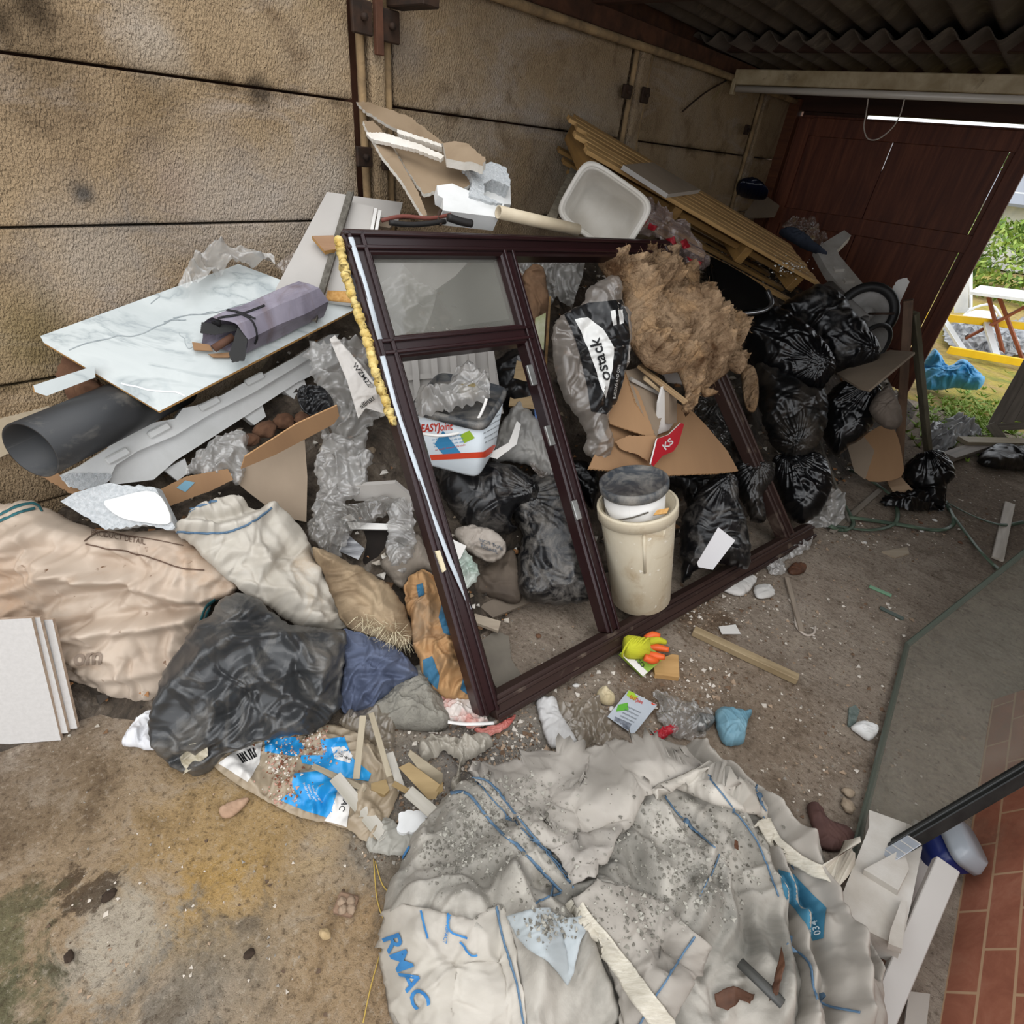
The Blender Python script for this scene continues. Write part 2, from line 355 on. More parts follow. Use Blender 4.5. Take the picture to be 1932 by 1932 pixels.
def _project(name, bv, V, F, m, parent, off, thick, wr=None, wk=1, seed=1, dome=0., folds=()):
    P = np.zeros((len(V), 3)); N = np.zeros((len(V), 3)); ok = np.zeros(len(V), bool)
    for i, (a, b) in enumerate(V):
        p, nn = cast(bv, a, b)
        if p is not None: P[i] = p; N[i] = nn; ok[i] = True
    if not ok.any(): print('DRAPE MISS', name); return None
    F = [f for f in F if ok[f].all()]
    used = sorted({i for f in F for i in f}); mp = {a: i for i, a in enumerate(used)}; F = [[mp[i] for i in f] for f in F]
    if not F: print('DRAPE EMPTY', name); return None
    V = np.asarray(V)[used]; P = P[used]; N = N[used]; dome = dome[used] if np.ndim(dome) else dome
    # smooth normals a little
    for _ in range(25 if thick else 3):
        if thick:
            cnt = np.ones(len(P)); ap = P.copy()
            for f in F:
                for i in range(len(f)): ap[f[i]] += P[f[i-1]]; cnt[f[i]] += 1
            P2 = ap/cnt[:, None]; P = P+N*np.maximum(((P2-P)*N).sum(1), -.0015)[:, None]*.8
        acc = N.copy()
        for f in F:
            for i in range(len(f)): acc[f[i]] += N[f[i-1]]
        N = acc/np.linalg.norm(acc, axis=1)[:, None]
    dist = np.linalg.norm(P-O, axis=1).mean(); uv = V*np.array([1, -1])*dist/FPX
    w = off+dome
    if wr: w = w+np.maximum(wrinkle(wr, uv[:, 0], uv[:, 1], seed, wk, .006), -off*.6)
    for f in folds: w = w+f[1]*np.exp(-(segdist(V, spline(f[0], 5, False), False)/f[2])**2)
    # faces of the fill are wound in image space (y down): flip so they face the viewer's side
    top = P+N*(np.asarray(w)[:, None] if np.ndim(w) else w)
    F = [f[::-1] for f in F]
    return close_sheet(name, top, F, N, thick, m, parent, uv, .0)
def strip(targets, pts, wpx, m, parent, name, off=.004, thick=.0015, n=None, sm=5):
    P = spline(pts, sm, False) if sm else np.asarray(pts, float); w0 = np.interp(np.arange(len(P))/(len(P)-1), np.linspace(0, 1, len(wpx)), wpx) if np.ndim(wpx) else np.full(len(P), wpx)
    t = np.gradient(P, axis=0); t /= np.linalg.norm(t, axis=1)[:, None]; nn = np.stack([-t[:, 1], t[:, 0]], 1)
    poly = np.vstack([P+nn*w0[:, None]/2, (P-nn*w0[:, None]/2)[::-1]])
    L = np.sum(np.linalg.norm(np.diff(P, axis=0), axis=1)); wm = float(np.mean(w0))
    return drape(name, targets, poly, m, parent, off, thick, n or max(40, int(L*wm/max(2.5, wm*.5)**2*1.2)))
_FC = {}
def textpx(targets, body, org, du, dv, m, parent, name='lettering', off=.003, bold=.0, sub=2, sp=1.0):
    """lettering printed on a surface; du, dv: pixels per text unit along and across the line"""
    cu = bpy.data.curves.new('t', 'FONT'); cu.body = body; cu.offset = bold; cu.space_character = sp; cu.resolution_u = 3
    ob = bpy.data.objects.new('t', cu); COL.objects.link(ob); dg = bpy.context.evaluated_depsgraph_get(); me = ob.evaluated_get(dg).to_mesh()
    bm = bmesh.new(); bm.from_mesh(me); bmesh.ops.triangulate(bm, faces=bm.faces[:])
    for _ in range(sub):
        es = [e for e in bm.edges if e.calc_length() > .12]
        if es: bmesh.ops.subdivide_edges(bm, edges=es, cuts=1); bmesh.ops.triangulate(bm, faces=[f for f in bm.faces if len(f.verts) > 3])
    bm.verts.ensure_lookup_table(); V = np.array([v.co[:2] for v in bm.verts]); F = [[v.index for v in f.verts] for f in bm.faces]; bm.free()
    ob.evaluated_get(dg).to_mesh_clear(); bpy.data.objects.remove(ob); bpy.data.curves.remove(cu)
    if not len(V): return None
    PX = np.array(org)+np.outer(V[:, 0], du)+np.outer(V[:, 1], dv)
    G = []
    for f in F:
        a, b, c = PX[f]; cr = (b[0]-a[0])*(c[1]-a[1])-(b[1]-a[1])*(c[0]-a[0])
        G.append(f if cr > 0 else f[::-1])
    bv = targets if isinstance(targets, BVHTree) else bvh_of(targets)
    return _project(name, bv, PX, G, m, parent, off, 0)
def frame(d, up=(0, 0, 1)):
    x = unit(d); u = np.asarray(up, float)
    if abs(x @ unit(u)) > .98: u = np.array([1., 0, 0])
    y = unit(np.cross(u, x)); return x, y, np.cross(x, y)
def box(name, c, ax, half, m, parent=None, bev=.002, mi=None, seg=1):
    x, y, z = ax; c = np.asarray(c, float); hx, hy, hz = half
    bm = bmesh.new(); r = bmesh.ops.create_cube(bm, size=2)
    for v in bm.verts: v.co = Vector((v.co.x*hx, v.co.y*hy, v.co.z*hz))
    if bev: bmesh.ops.bevel(bm, geom=bm.edges[:]+bm.verts[:], offset=min(bev, .45*min(half)), segments=seg, affect='EDGES', profile=.5)
    L = np.array([v.co[:] for v in bm.verts]); bm.verts.index_update(); F = [[v.index for v in f.verts] for f in bm.faces]; nrm = [np.array(f.normal) for f in bm.faces]; bm.free()
    V = c+L @ np.array([x, y, z]); mi2 = [mi(q) for q in nrm] if mi else None
    rs = abs(hash((round(float(c[0]), 3), round(float(c[1]), 3)))) % 97
    return link(name, V, F, m, parent, False, np.stack([L[:, 0]+rs, L[:, 1]+L[:, 2]*1.01+rs*.37], 1), mi2)
def bar(name, p, q, w, t, m, parent=None, up=(0, 0, 1), bev=.002):
    p = np.asarray(p, float); q = np.asarray(q, float); ax = frame(q-p, up); return box(name, (p+q)/2, ax, (np.linalg.norm(q-p)/2, w/2, t/2), m, parent, bev)
def slab(name, px, pl, th, m, parent=None, rag=0., seed=1, edgem=None, sm=0, side=-1, ragedges=None, bend=None):
    """a board or panel: an outline laid on a plane, with its real thickness"""
    Q = np.array([pl.uv(pl(*q)) for q in (spline(px, sm) if sm else px)])
    if rag:
        rng = np.random.default_rng(seed); out = []
        for i in range(len(Q)):
            a, b = Q[i], Q[(i+1) % len(Q)]; L = np.linalg.norm(b-a)
            if ragedges is not None and i not in ragedges: out.append(a); continue
            k = max(1, int(L/(rag*1.3))); nn = np.array([-(b-a)[1], (b-a)[0]])/max(L, 1e-9)
            for j in range(k): out.append(a+(b-a)*(j/k)+(nn*rng.uniform(-rag, rag)*.6 if j else 0))
        Q = np.array(out)
    ar = np.sum(Q[:, 0]*np.roll(Q[:, 1], -1)-np.roll(Q[:, 0], -1)*Q[:, 1])
    if ar < 0: Q = Q[::-1]
    N = len(Q); top = np.array([pl.at(*q) for q in Q]); bot = top+pl.n*th*side
    if side > 0: top, bot = bot, top
    V = np.vstack([top, bot]); F = [list(range(N)), list(range(2*N-1, N-1, -1))]+[[i, i+N, (i+1) % N+N, (i+1) % N] for i in range(N)]
    rs = seed*1.37
    uv = np.vstack([Q, Q+th])+rs; ms = [m]+([edgem] if edgem else [])
    return link(name, V, F, ms, parent, False, uv, [0, 0]+[1 if edgem else 0]*N)
def tube(name, pts, r, m, parent=None, seg=8, closed=False, flat=1., inner=None, sm=0, caps=True, up=(0, 0, 1)):
    P = np.asarray(pts, float)
    if sm: P = spline(P, sm, closed)
    N = len(P); R = np.interp(np.linspace(0, 1, N), np.linspace(0, 1, len(r)), r) if np.ndim(r) else np.full(N, r)
    t = np.gradient(P, axis=0) if not closed else np.roll(P, -1, 0)-np.roll(P, 1, 0); t /= np.maximum(np.linalg.norm(t, axis=1), 1e-9)[:, None]
    y = frame(t[0], up)[1]; V = []; uv = []; L = 0
    for i in range(N):
        y = unit(y-t[i]*(y @ t[i])); z = np.cross(t[i], y); L += np.linalg.norm(P[i]-P[i-1]) if i else 0
        for k in range(seg):
            a = 2*math.pi*k/seg; V.append(P[i]+R[i]*(math.cos(a)*y+math.sin(a)*z*flat)); uv.append((L, a*R[i]))
    F = []
    for i in range(N if closed else N-1):
        for k in range(seg):
            j = (i+1) % N; F.append([i*seg+k, i*seg+(k+1) % seg, j*seg+(k+1) % seg, j*seg+k])
    if inner:
        b = len(V)
        for i in range(N):
            c = P[i]
            for k in range(seg): V.append(c+(V[i*seg+k]-c)*inner); uv.append(uv[i*seg+k])
        for i in range(N-1):
            for k in range(seg): F.append([b+i*seg+k, b+(i+1)*seg+k, b+(i+1)*seg+(k+1) % seg, b+i*seg+(k+1) % seg])
        for i in (0, N-1):
            for k in range(seg): q = [i*seg+k, b+i*seg+k, b+i*seg+(k+1) % seg, i*seg+(k+1) % seg]; F.append(q if i == 0 else q[::-1])
    elif caps and not closed: F += [list(range(seg))[::-1], list(range((N-1)*seg, N*seg))]
    return link(name, V, F, m, parent, True, uv)
def loft(name, c, ax, secs, m, parent=None, p=2., seg=32, caps=(True, True), smooth=True):
    """rings (half widths a, b, height h, optional offset) of superellipse outline stacked along an axis"""
    x, y, z = ax; V = []; uv = []
    for s in secs:
        a, b, h = s[:3]; ox, oy = s[3:5] if len(s) > 3 else (0, 0)
        for k in range(seg):
            th = 2*math.pi*k/seg; ct, st = math.cos(th), math.sin(th)
            q = (abs(ct)**(2/p)*np.sign(ct)*a+ox, abs(st)**(2/p)*np.sign(st)*b+oy); V.append(np.asarray(c)+x*q[0]+y*q[1]+z*h); uv.append((th*max(a, .01), h))
    F = []
    for i in range(len(secs)-1):
        for k in range(seg): F.append([i*seg+k, i*seg+(k+1) % seg, (i+1)*seg+(k+1) % seg, (i+1)*seg+k])
    if caps[0]: F.append(list(range(seg))[::-1])
    if caps[1]: F.append(list(range((len(secs)-1)*seg, len(secs)*seg)))
    return link(name, V, F, m, parent, smooth, uv)
def rock(name, c, r, m, parent=None, seed=0, sub=3, amp=.25, up=None, fl=True):
    rng = np.random.default_rng(seed); bm = bmesh.new(); bmesh.ops.create_icosphere(bm, subdivisions=sub, radius=1)
    V = np.array([v.co[:] for v in bm.verts]); F = [[v.index for v in f.verts] for f in bm.faces]; bm.free()
    k = 1+amp*perlin(V[:, 0]*1.7+seed, V[:, 1]*1.7+V[:, 2]*1.3, seed)+amp*.5*perlin(V[:, 0]*4, V[:, 1]*4-V[:, 2]*3, seed+3)
    V = V*k[:, None]*np.asarray(r); th = rng.uniform(0, 6.28); cs, sn = math.cos(th), math.sin(th); V = V @ np.array([[cs, -sn, 0], [sn, cs, 0], [0, 0, 1]]).T
    V = V+np.asarray(c); 
    if fl: V[:, 2] = np.maximum(V[:, 2], .001)
    return link(name, V, F, m, parent, True, V[:, :2]+V[:, 2:]*.7)
def chips(name, spots, rmin, rmax, m, seed, flat=.5, parent=None, nm=1):
    """loose crumbs nobody could count"""
    rng = np.random.default_rng(seed); V = []; F = []; MI = []
    base = np.array([(1, 0, 0), (-.6, .8, 0), (-.6, -.8, 0), (0, 0, 1), (.1, .1, -.6), (.5, .7, .4)]); bf = [(0, 1, 3), (1, 2, 3), (2, 0, 3), (1, 0, 4), (2, 1, 4), (0, 2, 4)]
    base = base[:5]
    for p in spots:
        r = rmin*(rmax/rmin)**(rng.random()**1.7); Rm = np.linalg.qr(rng.normal(size=(3, 3)))[0]
        q = (base*rng.uniform(.5, 1.1, (5, 3))*r) @ Rm.T; q[:, 2] *= flat; b = len(V); V += list(q+np.asarray(p)+np.array([0, 0, r*flat*.4])); F += [[i+b for i in f] for f in bf]; MI += [rng.integers(nm)]*6
    V = np.array(V)
    return link(name, V, F, m, parent, False, V[:, :2], MI)
# ================================================================== THE SETTING
XW0 = -2.1
def m_wall():
    t = NT('roughcast concrete'); b = t.b; v = t.coord('Object')
    big = t.noise(v, 1.1, 6, .65, .5); mid = t.noise(v, 5, 6, .7, .6)
    c = t.ramp(big, [(.30, rgb('917b60')), (.5, rgb('a58e70')), (.68, rgb('aa9984'))])
    c = t.mix(t.ramp(mid, [(.50, (0, 0, 0)), (.72, (.75, .75, .75))]), c, rgb('6a553f'))
    pale = t.noise(t.coord('Object', (1, .6, 1.6)), 2.3, 6, .7, .8); c = t.mix(t.ramp(pale, [(.53, (0, 0, 0)), (.70, (.7, .7, .7))]), c, rgb('b3a598'))
    sx = t.n('SeparateXYZ'); t.l(t.tc.outputs['Generated'], sx.inputs[0]); jn = t.ramp(sx.outputs[2], [(0, (.9, .9, .9)), (.07, (0, 0, 0)), (.93, (0, 0, 0)), (1, (.9, .9, .9))]); c = t.mix(t.mix(1., jn, t.ramp(mid, [(.38, (0, 0, 0)), (.62, (1, 1, 1))]), 'MULTIPLY'), c, rgb('54442f'))
    moss = t.noise(v, 3.1, 5, .6, 1.1); c = t.mix(t.ramp(moss, [(.66, (0, 0, 0)), (.75, (.5, .5, .5))]), c, rgb('7c6f3c'))
    spot = t.noise(v, 4.2, 2, .4, 0.2); c = t.mix(t.ramp(spot, [(.755, (0, 0, 0)), (.82, (.9, .9, .9))]), c, rgb('2c241c'))
    for (px, py, r, col, amt, wob) in ((157, 366, .035, '2b241d', .95, .03), (62, 16, .05, '33281c', .9, .04), (0, 45, .04, '33281c', .9, .04), (490, 172, .05, '3a2f24', .8, .05), (285, 85, .10, 'bfb3a4', .6, .09), (420, 390, .22, 'b3a89d', .55, .14), (560, 400, .2, 'b3a89d', .5, .14), (190, 490, .2, 'aea59b', .5, .16), (60, 640, .14, '6f6438', .45, .12), (330, 350, .08, '9a8578', .4, .08), (640, 350, .12, 'b5aa9d', .6, .09), (760, 90, .12, 'a99c8e', .55, .09), (1010, 215, .1, 'a59a8f', .5, .09), (1100, 235, .12, 'a59a8f', .5, .09), (300, 180, .12, '6b5638', .5, .12), (60, 110, .16, '5a4a36', .5, .12)):
        pw_ = aX(px, py, XW0); vm = t.n('VectorMath', operation='DISTANCE'); t.l(v, vm.inputs[0]); vm.inputs[1].default_value = (0, pw_[1], pw_[2])
        m1 = t.n('Math', operation='MULTIPLY_ADD'); t.l(mid, m1.inputs[0]); m1.inputs[1].default_value = -wob*2; t.l(vm.outputs['Value'], m1.inputs[2])
        mr = t.n('MapRange'); mr.inputs['From Min'].default_value = r*1.25-wob; mr.inputs['From Max'].default_value = r*.3-wob; mr.inputs['To Max'].default_value = amt; t.l(m1.outputs[0], mr.inputs[0]); c = t.mix(mr.outputs[0], c, rgb(col))
    t.l(c, b.inputs['Base Color']); b.inputs['Roughness'].default_value = .95; b.inputs['Specular IOR Level'].default_value = .2
    wv = t.coord('Object', (1, 1.45, .8), (.55, 0, 0)); h = t.noise(wv, 125, 2, .5, .4)
    h2 = t.ramp(h, [(.3, (0, 0, 0)), (.7, (1, 1, 1))])
    t.l(t.bump(t.noise(v, 9, 4, .6, .2), .35, .02, t.bump(h2, .9, .007)), b.inputs['Normal']); return t.m
M_WALL = m_wall()
M_POST = mat('post concrete', 'a88c66', '7d684d', sc=9, rough=.95, bump=.6, bsc=35, bd=.01, coord='Object', dirt='b7a27c', dsc=5, damt=.3)
M_RUST = mat('rusty iron', '3a2618', '24180f', sc=20, rough=.8, bump=.4, bsc=60, bd=.003, coord='Object')
M_DARKWOOD = mat('old roof timber', '3b2418', '5a3826', sc=9, rough=.8, coord='Object', stretch=(.15, 1, 1), bump=.3, bsc=40, bd=.002)
wl = E('wall_left', 'pebbly concrete panel wall', 'wall', (-2.1, 0, 0), kind='structure')
XW = -2.1; ZR = [0, .39, .787, 1.202, 1.584, 1.985]
random.seed(4)
for y0, y1 in ((-2.3, -.52), (-.36, 1.425), (1.605, 3.165), (3.365, 4.92), (5.1, 5.62)):
    for z0, z1 in zip(ZR[:-1], ZR[1:]):
        dx = random.uniform(-.004, .004)
        box('wall_panel', (XW-.035+dx, (y0+y1)/2, (z0+z1)/2), (np.array([1., 0, 0]), np.array([0, 1., 0]), np.array([0, 0, 1.])), (.035, (y1-y0)/2-.004, (z1-z0)/2-.0035), M_WALL, wl, .006, seg=2)
AX = (np.array([1., 0, 0]), np.array([0, 1., 0]), np.array([0, 0, 1.]))
for yc, wd in ((-.44, .13), (1.515, .13), (3.265, .16), (5.01, .15)):
    box('wall_post', (XW-.015, yc, 1.0), AX, (.05, wd/2-.036, 1.0), M_WALL, wl, .012, seg=2)
    for s in (-1, 1):
        tube('mortar_bead', [(XW+.005, yc+s*(wd/2-.008), z) for z in np.linspace(0, 1.98, 14)], .015, M_POST, wl, 10)
    box('wall_backing', (XW-.06, yc, 1.0), AX, (.01, wd/2+.05, 1.0), M_DARKWOOD, wl, 0)
for (px, py, sy, sz) in ((682, 32, .04, .045), (735, 50, .04, .045), (687, 296, .034, .032), (733, 308, .03, .024), (1183, 173, .04, .03), (1217, 180, .035, .035), (1409, 245, .035, .03)):
    p = aX(px, py, XW+.05); x = box('clamp_plate', (p[0], p[1], p[2]), AX, (.008, sy, sz), M_RUST, wl, .004)
    tube('clamp_bolt', [(p[0], p[1], p[2]), (p[0]+.025, p[1], p[2])], .011, M_RUST, x, 6)
p, q = aX(712, -10, XW+.06), aX(713, 104, XW+.06); bar('wall_batten', (p[0], p[1], 1.98), (q[0], p[1], q[2]), .03, .02, M_DARKWOOD, wl, (1, 0, 0))
tube('wall_rail', [(XW+.045, y, 1.985+.004*math.sin(y*2)) for y in np.linspace(.9, 5.6, 24)], .019, M_POST, wl, 8)
box('wall_plate', (XW-.03, 3.4, 2.045), AX, (.06, 2.2, .04), M_DARKWOOD, wl, .004)
box('wall_backing', (XW-.09, 2, 1.05), AX, (.012, 4.6, 1.02), M_DARKWOOD, wl, 0)

def m_floor():
    t = NT('dirty concrete floor'); b = t.b; v = t.coord('Object')
    n1 = t.noise(v, 1.3, 8, .65, .5); n2 = t.noise(v, 9, 8, .7, .4); n3 = t.noise(v, 60, 6, .7); n4 = t.noise(v, 230, 3, .6)
    c = t.ramp(n1, [(.3, rgb('857769')), (.5, rgb('9a8c7d')), (.7, rgb('ada091'))])
    def spot(c, xy, r, col, amt, soft=.35, wob=.25):
        vm = t.n('VectorMath', operation='DISTANCE'); t.l(v, vm.inputs[0]); vm.inputs[1].default_value = (xy[0], xy[1], 0)
        m1 = t.n('Math', operation='MULTIPLY_ADD'); t.l(n2, m1.inputs[0]); m1.inputs[1].default_value = -wob*2; t.l(vm.outputs['Value'], m1.inputs[2])
        mr = t.n('MapRange'); mr.inputs['From Min'].default_value = r-wob+soft*r; mr.inputs['From Max'].default_value = r-wob-soft*r; mr.inputs['To Min'].default_value = 0; mr.inputs['To Max'].default_value = amt
        t.l(m1.outputs[0], mr.inputs[0]); return t.mix(mr.outputs[0], c, rgb(col))
    sp = lambda px, py: aZ(px, py, 0)[:2]
    for (px, py, r, col, amt) in ((300, 1640, .46, 'a88c64', .55), (620, 1560, .3, 'a58b64', .5), (420, 1560, .2, 'b3925c', .55), (400, 1720, .13, 'b59153', .65), (690, 1800, .14, 'ab8450', .6), (560, 1850, .2, 'a18c70', .6), (950, 1400, .16, '87827a', .8), (780, 1420, .14, '8a8378', .7), (850, 1480, .16, '85807a', .8), (720, 1600, .1, '807b72', .7), (1050, 1400, .12, '8d877e', .6),
        (230, 1770, .10, 'b7ad9c', .8), (60, 1500, .18, '75624c', .6), (150, 1690, .03, '4a3b2c', .8), (370, 1850, .13, '857f74', .55), (330, 1900, .09, '78736a', .5), (-30, 1800, .09, '67664a', .8), (-10, 1930, .08, '5f5e45', .85), (600, 1600, .05, 'c0a781', .6),
        (1560, 1110, .22, 'a59585', .5), (1330, 1170, .12, '6a5541', .8), (1240, 1290, .12, '6b4f3a', .6), (1390, 1350, .3, '86735f', .6), (1500, 1150, .1, 'b9ab9c', .55), (1850, 950, .7, '6b5a49', .6)):
        c = spot(c, sp(px, py), r, col, amt)
    c = t.mix(t.ramp(n2, [(.50, (0, 0, 0)), (.72, (.62, .62, .62))]), c, rgb('4f3f30')); c = t.mix(t.ramp(n2, [(.3, (.45, .45, .45)), (.46, (0, 0, 0))]), c, rgb('b8aa97')); c = t.mix(t.ramp(n3, [(.53, (0, 0, 0)), (.66, (.65, .65, .65))]), c, rgb('4a3b2d')); c = t.mix(t.ramp(n3, [(.32, (.5, .5, .5)), (.45, (0, 0, 0))]), c, rgb('bfb19e'))
    c = t.mix(t.ramp(n4, [(.66, (0, 0, 0)), (.72, (.6, .6, .6))]), c, rgb('cfc4b4'))
    t.l(c, b.inputs['Base Color']); b.inputs['Roughness'].default_value = .93; b.inputs['Specular IOR Level'].default_value = .2
    t.l(t.bump(n2, .6, .03, t.bump(n3, .8, .014, t.bump(n4, .5, .005))), b.inputs['Normal']); return t.m
M_FLOOR = m_floor()
FLO = link('floor', [(-2.3, -4, 0), (3, -4, 0), (3, 5.7, 0), (-2.3, 5.7, 0), (-2.3, -4, -.1), (3, -4, -.1), (3, 5.7, -.1), (-2.3, 5.7, -.1)], [(0, 1, 2, 3), (4, 7, 6, 5), (0, 4, 5, 1), (1, 5, 6, 2), (2, 6, 7, 3), (3, 7, 4, 0)], M_FLOOR, None, False)
FLO.data.transform(Matrix.Translation(FLO.location)); FLO.location = (0, 0, 0); tag(FLO, kind='structure')
def m_ground():
    t = NT('yard earth and moss'); b = t.b; v = t.coord('Object'); n1 = t.noise(v, .9, 7, .65, .6); n2 = t.noise(v, 14, 7, .7)
    c = t.ramp(n1, [(.36, rgb('a2907a')), (.47, rgb('b49a62')), (.56, rgb('b2a047')), (.66, rgb('7f8b3c'))]); c = t.mix(t.ramp(n2, [(.45, (0, 0, 0)), (.7, (.6, .6, .6))]), c, rgb('5c5233'))
    t.l(c, b.inputs['Base Color']); b.inputs['Roughness'].default_value = 1; t.l(t.bump(n2, .8, .05), b.inputs['Normal']); return t.m
GR = link('ground', [(-30, 5.7, -.03), (40, 5.7, -.03), (40, 60, -.03), (-30, 60, -.03)], [(0, 1, 2, 3)], m_ground(), None, False); tag(GR, kind='structure')

# roof: fibre cement sheets on timber purlins
M_ROOF = mat('weathered fibre cement', '5d5247', '453b33', sc=3, rough=.9, bump=.4, bsc=70, bd=.003, coord='Object', dirt='746857', dsc=6, damt=.35)
ce = E('ceiling', 'corrugated fibre cement roof sheets', 'roof', (-.7, 3.5, 2.1), kind='structure')
def corr(x0, x1, y0, y1, z0, z1, name='roof_sheet'):
    xs = np.arange(x0, x1, .0146); V = []; n = len(xs); 
    for dz in (0, .008):
        for (y, z) in ((y0, z0), (y1, z1)): V += [(x, y, z+dz+.025*math.sin(2*math.pi*x/.146)) for x in xs]
    F = [(i, i+1, n+i+1, n+i) for i in range(n-1)]+[(2*n+i, 3*n+i, 3*n+i+1, 2*n+i+1) for i in range(n-1)]+[(i, 2*n+i, 2*n+i+1, i+1) for i in range(n-1)]+[(n+i, n+i+1, 3*n+i+1, 3*n+i) for i in range(n-1)]
    return link(name, V, F, M_ROOF, ce, True)
corr(-2.35, 1.3, 1.6, 5.95, 2.19, 2.15); corr(-2.35, 1.3, 3.9, 5.95, 2.125, 2.10)
M_PURL = mat('brown painted purlin', '4a2c1e', '2f1b12', sc=6, rough=.75, coord='Object', stretch=(.1, 1, 1), bump=.2, bsc=40, bd=.002)
z1 = aY(1500, 78, 4.15)[2]; z2 = aY(1500, 97, 4.15)[2]; box('purlin', (-.65, 4.18, (z1+z2)/2), AX, (1.6, .03, (z1-z2)/2), M_PURL, ce, .004)
z3 = aY(1500, 116, 4.95)[2]; z4 = aY(1500, 136, 4.95)[2]; box('purlin', (-.65, 4.98, (z3+z4)/2), AX, (1.6, .03, (z3-z4)/2), M_PURL, ce, .004)
box('eaves_light_blocker', (-2.2, 3.8, 2.11), AX, (.02, 2.15, .16), M_DARKWOOD, ce, .003)  # unseen board added outside to stop sky light leaking in at the eaves
for yy in (1.75, 2.75): box('purlin', (-.65, yy, 2.12), AX, (1.6, .03, .045), M_PURL, ce, .004)
for xx in (-1.52, -.62): bar('roof_strut', (xx, 4.18, (z1+z2)/2), (xx, 4.98, (z3+z4)/2), .03, .03, M_PURL, ce)
p = aX(762, 6, XW+.12); box('truss_end', (p[0]+.02, p[1]+.02, p[2]+.02), AX, (.1, .035, .03), M_RUST, ce, .004)

# far end: timber door leaf, frame and header
def m_door():
    t = NT('red brown door stain'); b = t.b; v = t.coord('Object', (9, 9, .7)); n = t.noise(v, 2.2, 7, .7, .6); n2 = t.noise(t.coord('Object', (1, 1, .35)), 3, 5, .6, .5)
    c = t.ramp(n, [(.3, rgb('4b2415')), (.5, rgb('69351f')), (.72, rgb('864c30'))]); c = t.mix(t.ramp(n2, [(.55, (0, 0, 0)), (.75, (.6, .6, .6))]), c, rgb('452317'))
    t.l(c, b.inputs['Base Color']); b.inputs['Roughness'].default_value = .6; t.l(t.bump(n, .3, .003), b.inputs['Normal']); return t.m
M_DOOR = m_door()
YD = 5.6; dr = E('door_1', 'red brown boarded garage door leaf', 'door', (-1.2, YD, 0), kind='structure')
xs1, xs2 = aY(1678, 285, YD)[0], aY(1868, 360, YD)[0]
edges = [-2.03, -1.75, -1.5, xs1, -1.05, -.9, -.68, xs2, -.40]
for a, b_ in zip(edges[:-1], edges[1:]):
    a2 = a+(.003 if a in (xs1, xs2) else .0); b2 = b_-(.003 if b_ in (xs1, xs2) else .0)
    box('door_board', ((a2+b2)/2, YD+.012, .99), AX, ((b2-a2)/2, .011, .905), M_DOOR, dr, 0)
za, zb = aY(1691, 252, YD)[2], aY(1664, 322, YD)[2]
for (x, z0, z1_) in ((xs1, .08, zb), (xs1, za, 1.9), (xs2, 1.84, 1.9), (xs2, .08, .35)): box('door_fillet', (x, YD+.03, (z0+z1_)/2), AX, (.025, .006, (z1_-z0)/2), M_DOOR, dr, 0)
box('door_stile', (-.452, YD-.016, .985), AX, (.052, .016, .9), M_DOOR, dr, .003); box('door_stile', (-1.94, YD-.016, .985), AX, (.05, .016, .9), M_DOOR, dr, .003)
for zc in (1.2, .32, 1.83): box('door_rail', (-1.195, YD-.018, zc), AX, (.7, .014, .06), M_DOOR, dr, .003)
M_FRAME = wood('door frame timber', '6f4024', '4a2816')
tf = E('trim_1', 'timber frame around the garage door opening', 'frame', (-2.0, YD, 0), kind='structure')
box('frame_post', (-2.06, YD-.03, 1.0), AX, (.045, .05, 1.0), M_FRAME, tf, .004); box('frame_post', (.98, YD, 1.0), AX, (.05, .05, 1.0), M_FRAME, tf, .004)
zg = aY(1800, 219, YD)[2]-.022; box('frame_header', (-.65, YD+.01, (zg+2.12)/2), AX, (1.5, .04, (2.12-zg)/2), M_PURL, tf, .004)
zg2 = aY(1800, 234, YD)[2]; box('door_top_rail', (-1.195, YD+.012, zg2-.03), AX, (.79, .012, .03), M_DOOR, dr, 0)
box('frame_stop', (-1.76, YD+.03, 1.93), AX, (.24, .012, .04), M_PURL, tf, 0)
wr_ = E('wall_right', 'plain concrete panel wall', 'wall', (1.05, 3, 0), kind='structure')
for y0, y1, kz in ((.95, 2.5, 3), (2.5, 4.05, 5), (4.05, 5.55, 5)):  # unseen near bay cut low to let side sky light in
    for z0, z1_ in list(zip(ZR[:-1], ZR[1:]))[:kz]: box('wall_panel', (1.09, (y0+y1)/2, (z0+z1_)/2), AX, (.035, (y1-y0)/2-.004, (z1_-z0)/2-.0035), M_WALL, wr_, .006)

# fluorescent batten with a dead cable
M_BATTEN = mat('yellowed enamel', 'b9a888', '94815f', sc=8, rough=.45, coord='Object', dirt='4a3a28', dsc=14, damt=.28)
M_TUBE = mat('glass lamp tube', 'cfc7bb', rough=.2, spec=.6)
YL = 4.3; pL = aY(1392, 131, YL); pLb = aY(1392, 160, YL); pT = aY(1395, 176, YL); zt, zm, zb = pL[2], pLb[2], pT[2]
lf = E('strip_light', 'long yellowed fluorescent batten hanging unlit below the roof beams', 'light fitting', (pL[0]+.75, YL, zb))
box('housing', (pL[0]+.92, YL+.01, (zt+zm)/2), AX, (.92, .035, (zt-zm)/2), M_BATTEN, lf, .004)
tube('lamp_tube', [(pL[0]+.03, YL-.01, zb+.022), (pL[0]+1.82, YL-.01, zb+.022)], .019, M_TUBE, lf, 14)
for xx in (0, 1.82): box('lamp_holder', (pL[0]+xx+.006, YL-.005, (zm+zb)/2+.01), AX, (.014, .022, .042), M_BATTEN, lf, .008, seg=2)
